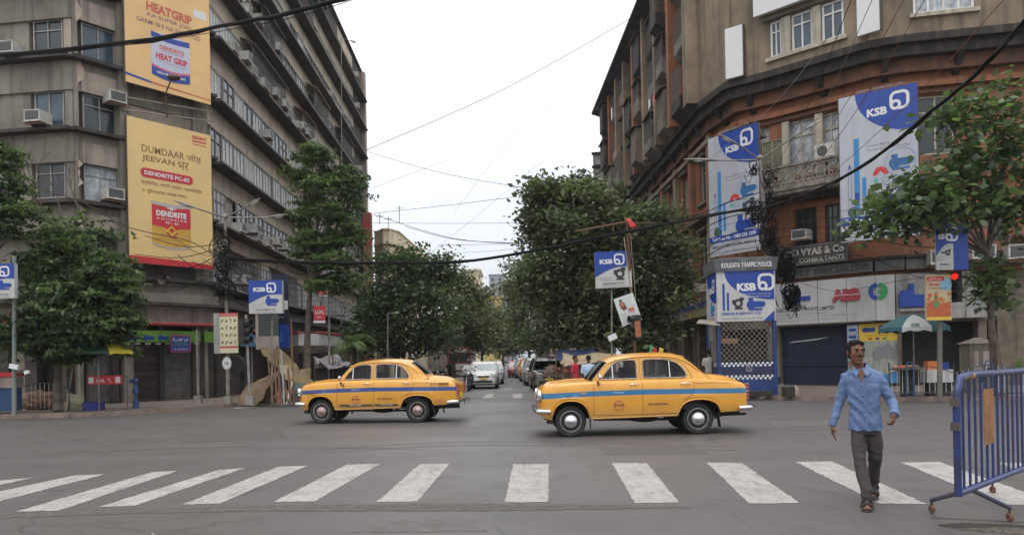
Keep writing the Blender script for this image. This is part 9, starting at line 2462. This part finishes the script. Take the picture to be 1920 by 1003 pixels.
SKW=[((684,283),(940,170),(1192,30),.010,'thin wire rising from the grey block roofline to the top of the orange building'),((690,285),(830,325),(980,352),.008,'thin wire sloping down from the grey block edge to the big right tree'),((660,124),(820,95),(950,68),.005,'faint wire high in the middle of the sky'),((690,356),(760,330),(840,300),.005,'faint wire rising right from the grey block edge'),((700,400),(840,385),(975,368),.008,'thin wire low in the sky just above the cream building'),((700,418),(840,419),(985,418),.007,'level thin wire above the left trees'),((700,402),(850,447),(1000,458),.011,'dark cable sagging over the left trees'),((760,425),(860,450),(1010,456),.009,'second dark cable sagging over the left trees'),((820,460),(930,458),(1030,458),.007,'thin wire just above the gap between the trees'),((1130,150),(990,230),(850,400),.005,'faint diagonal wire falling left across the sky'),((1020,300),(900,400),(800,480),.005,'faint diagonal wire falling left to the tree tops'),((830,475),(930,470),(1040,455),.006,'thin wire over the sky gap at tree-top height')]
for a,b_,c,r,lab in SKW:wire(lab,[(a[0],a[1],46),(b_[0],b_[1],44),(c[0],c[1],42)],r*1.6,GREYW if r<.007 else CABLE)
for i in range(13):
 y=300+i*13;rr_.seed(i)
 wire("thin black cable strung from the right lamp post across the tall hoarding",[(1428,y+60,Dp),(1360,y+75+rr_.uniform(-10,10),29),(1290+rr_.uniform(-40,20),y+95+rr_.uniform(0,25),32),(1180+rr_.uniform(-60,40),420+i*5,34)],rr_.choice((.008,.011,.015)),group='thin cables strung left from the right lamp post')
for i in range(7):
 rr_.seed(50+i);wire("thin cable strung right from the right lamp post over the orange front",[(1434,400+i*16,Dp),(1580+rr_.uniform(-30,30),395+i*14,26),(1720,380+i*22+rr_.uniform(-10,20),25),(1930,350+i*34,24)],rr_.choice((.007,.01)),group='thin cables strung right from the right lamp post')
for i in range(16):
 rr_.seed(90+i);x1=rr_.uniform(240,400);y1=rr_.uniform(470,510)if i%2 else rr_.uniform(430,560)
 wire('thin cable strung from the left lamp post across the foot of the lower yellow hoarding',[(424,455+i*6,27.3),((424+x1)/2,(455+i*6+y1)/2+14,28),(x1,y1,29.5)],rr_.choice((.007,.01,.014)),group='thin cables left of the left lamp post')
for i in range(9):
 rr_.seed(130+i);wire('thin cable strung from the left lamp post along the long grey facade',[(424,470+i*10,27.3),(500,500+i*12+rr_.uniform(-6,6),33),(600,520+i*9,45),(688,530+i*8,60)],rr_.choice((.008,.012)),group='thin cables right of the left lamp post')
wire('brown cable slanting across the lower yellow hoarding to the left tree',[(-20,328,24),(150,378,25),(240,425,26),(360,454,27),(424,500,27.3)],.018,mat('cable_brown',(.06,.035,.03),None,.7),wav=.04)
wire('cable running down to the railing along the white fascia',[(1440,500,Dp),(1560,545,27),(1750,520,26),(1930,560,25)],.008)
# ================================================================== HAZE
hz_m=bpy.data.materials.new('haze_air');hz_m.use_nodes=True
hn=hz_m.node_tree.nodes;hn.clear();ho=hn.new('ShaderNodeOutputMaterial');hv=hn.new('ShaderNodeVolumePrincipled')
hv.inputs['Density'].default_value=0.0003;hv.inputs['Color'].default_value=(.86,.9,.95,1);hv.inputs['Anisotropy'].default_value=.2
hz_m.node_tree.links.new(hv.outputs[0],ho.inputs['Volume'])
hz=MB().box(-75,75,-30,380,-1,60).build('haze',hz_m);tag(hz,kind='stuff')
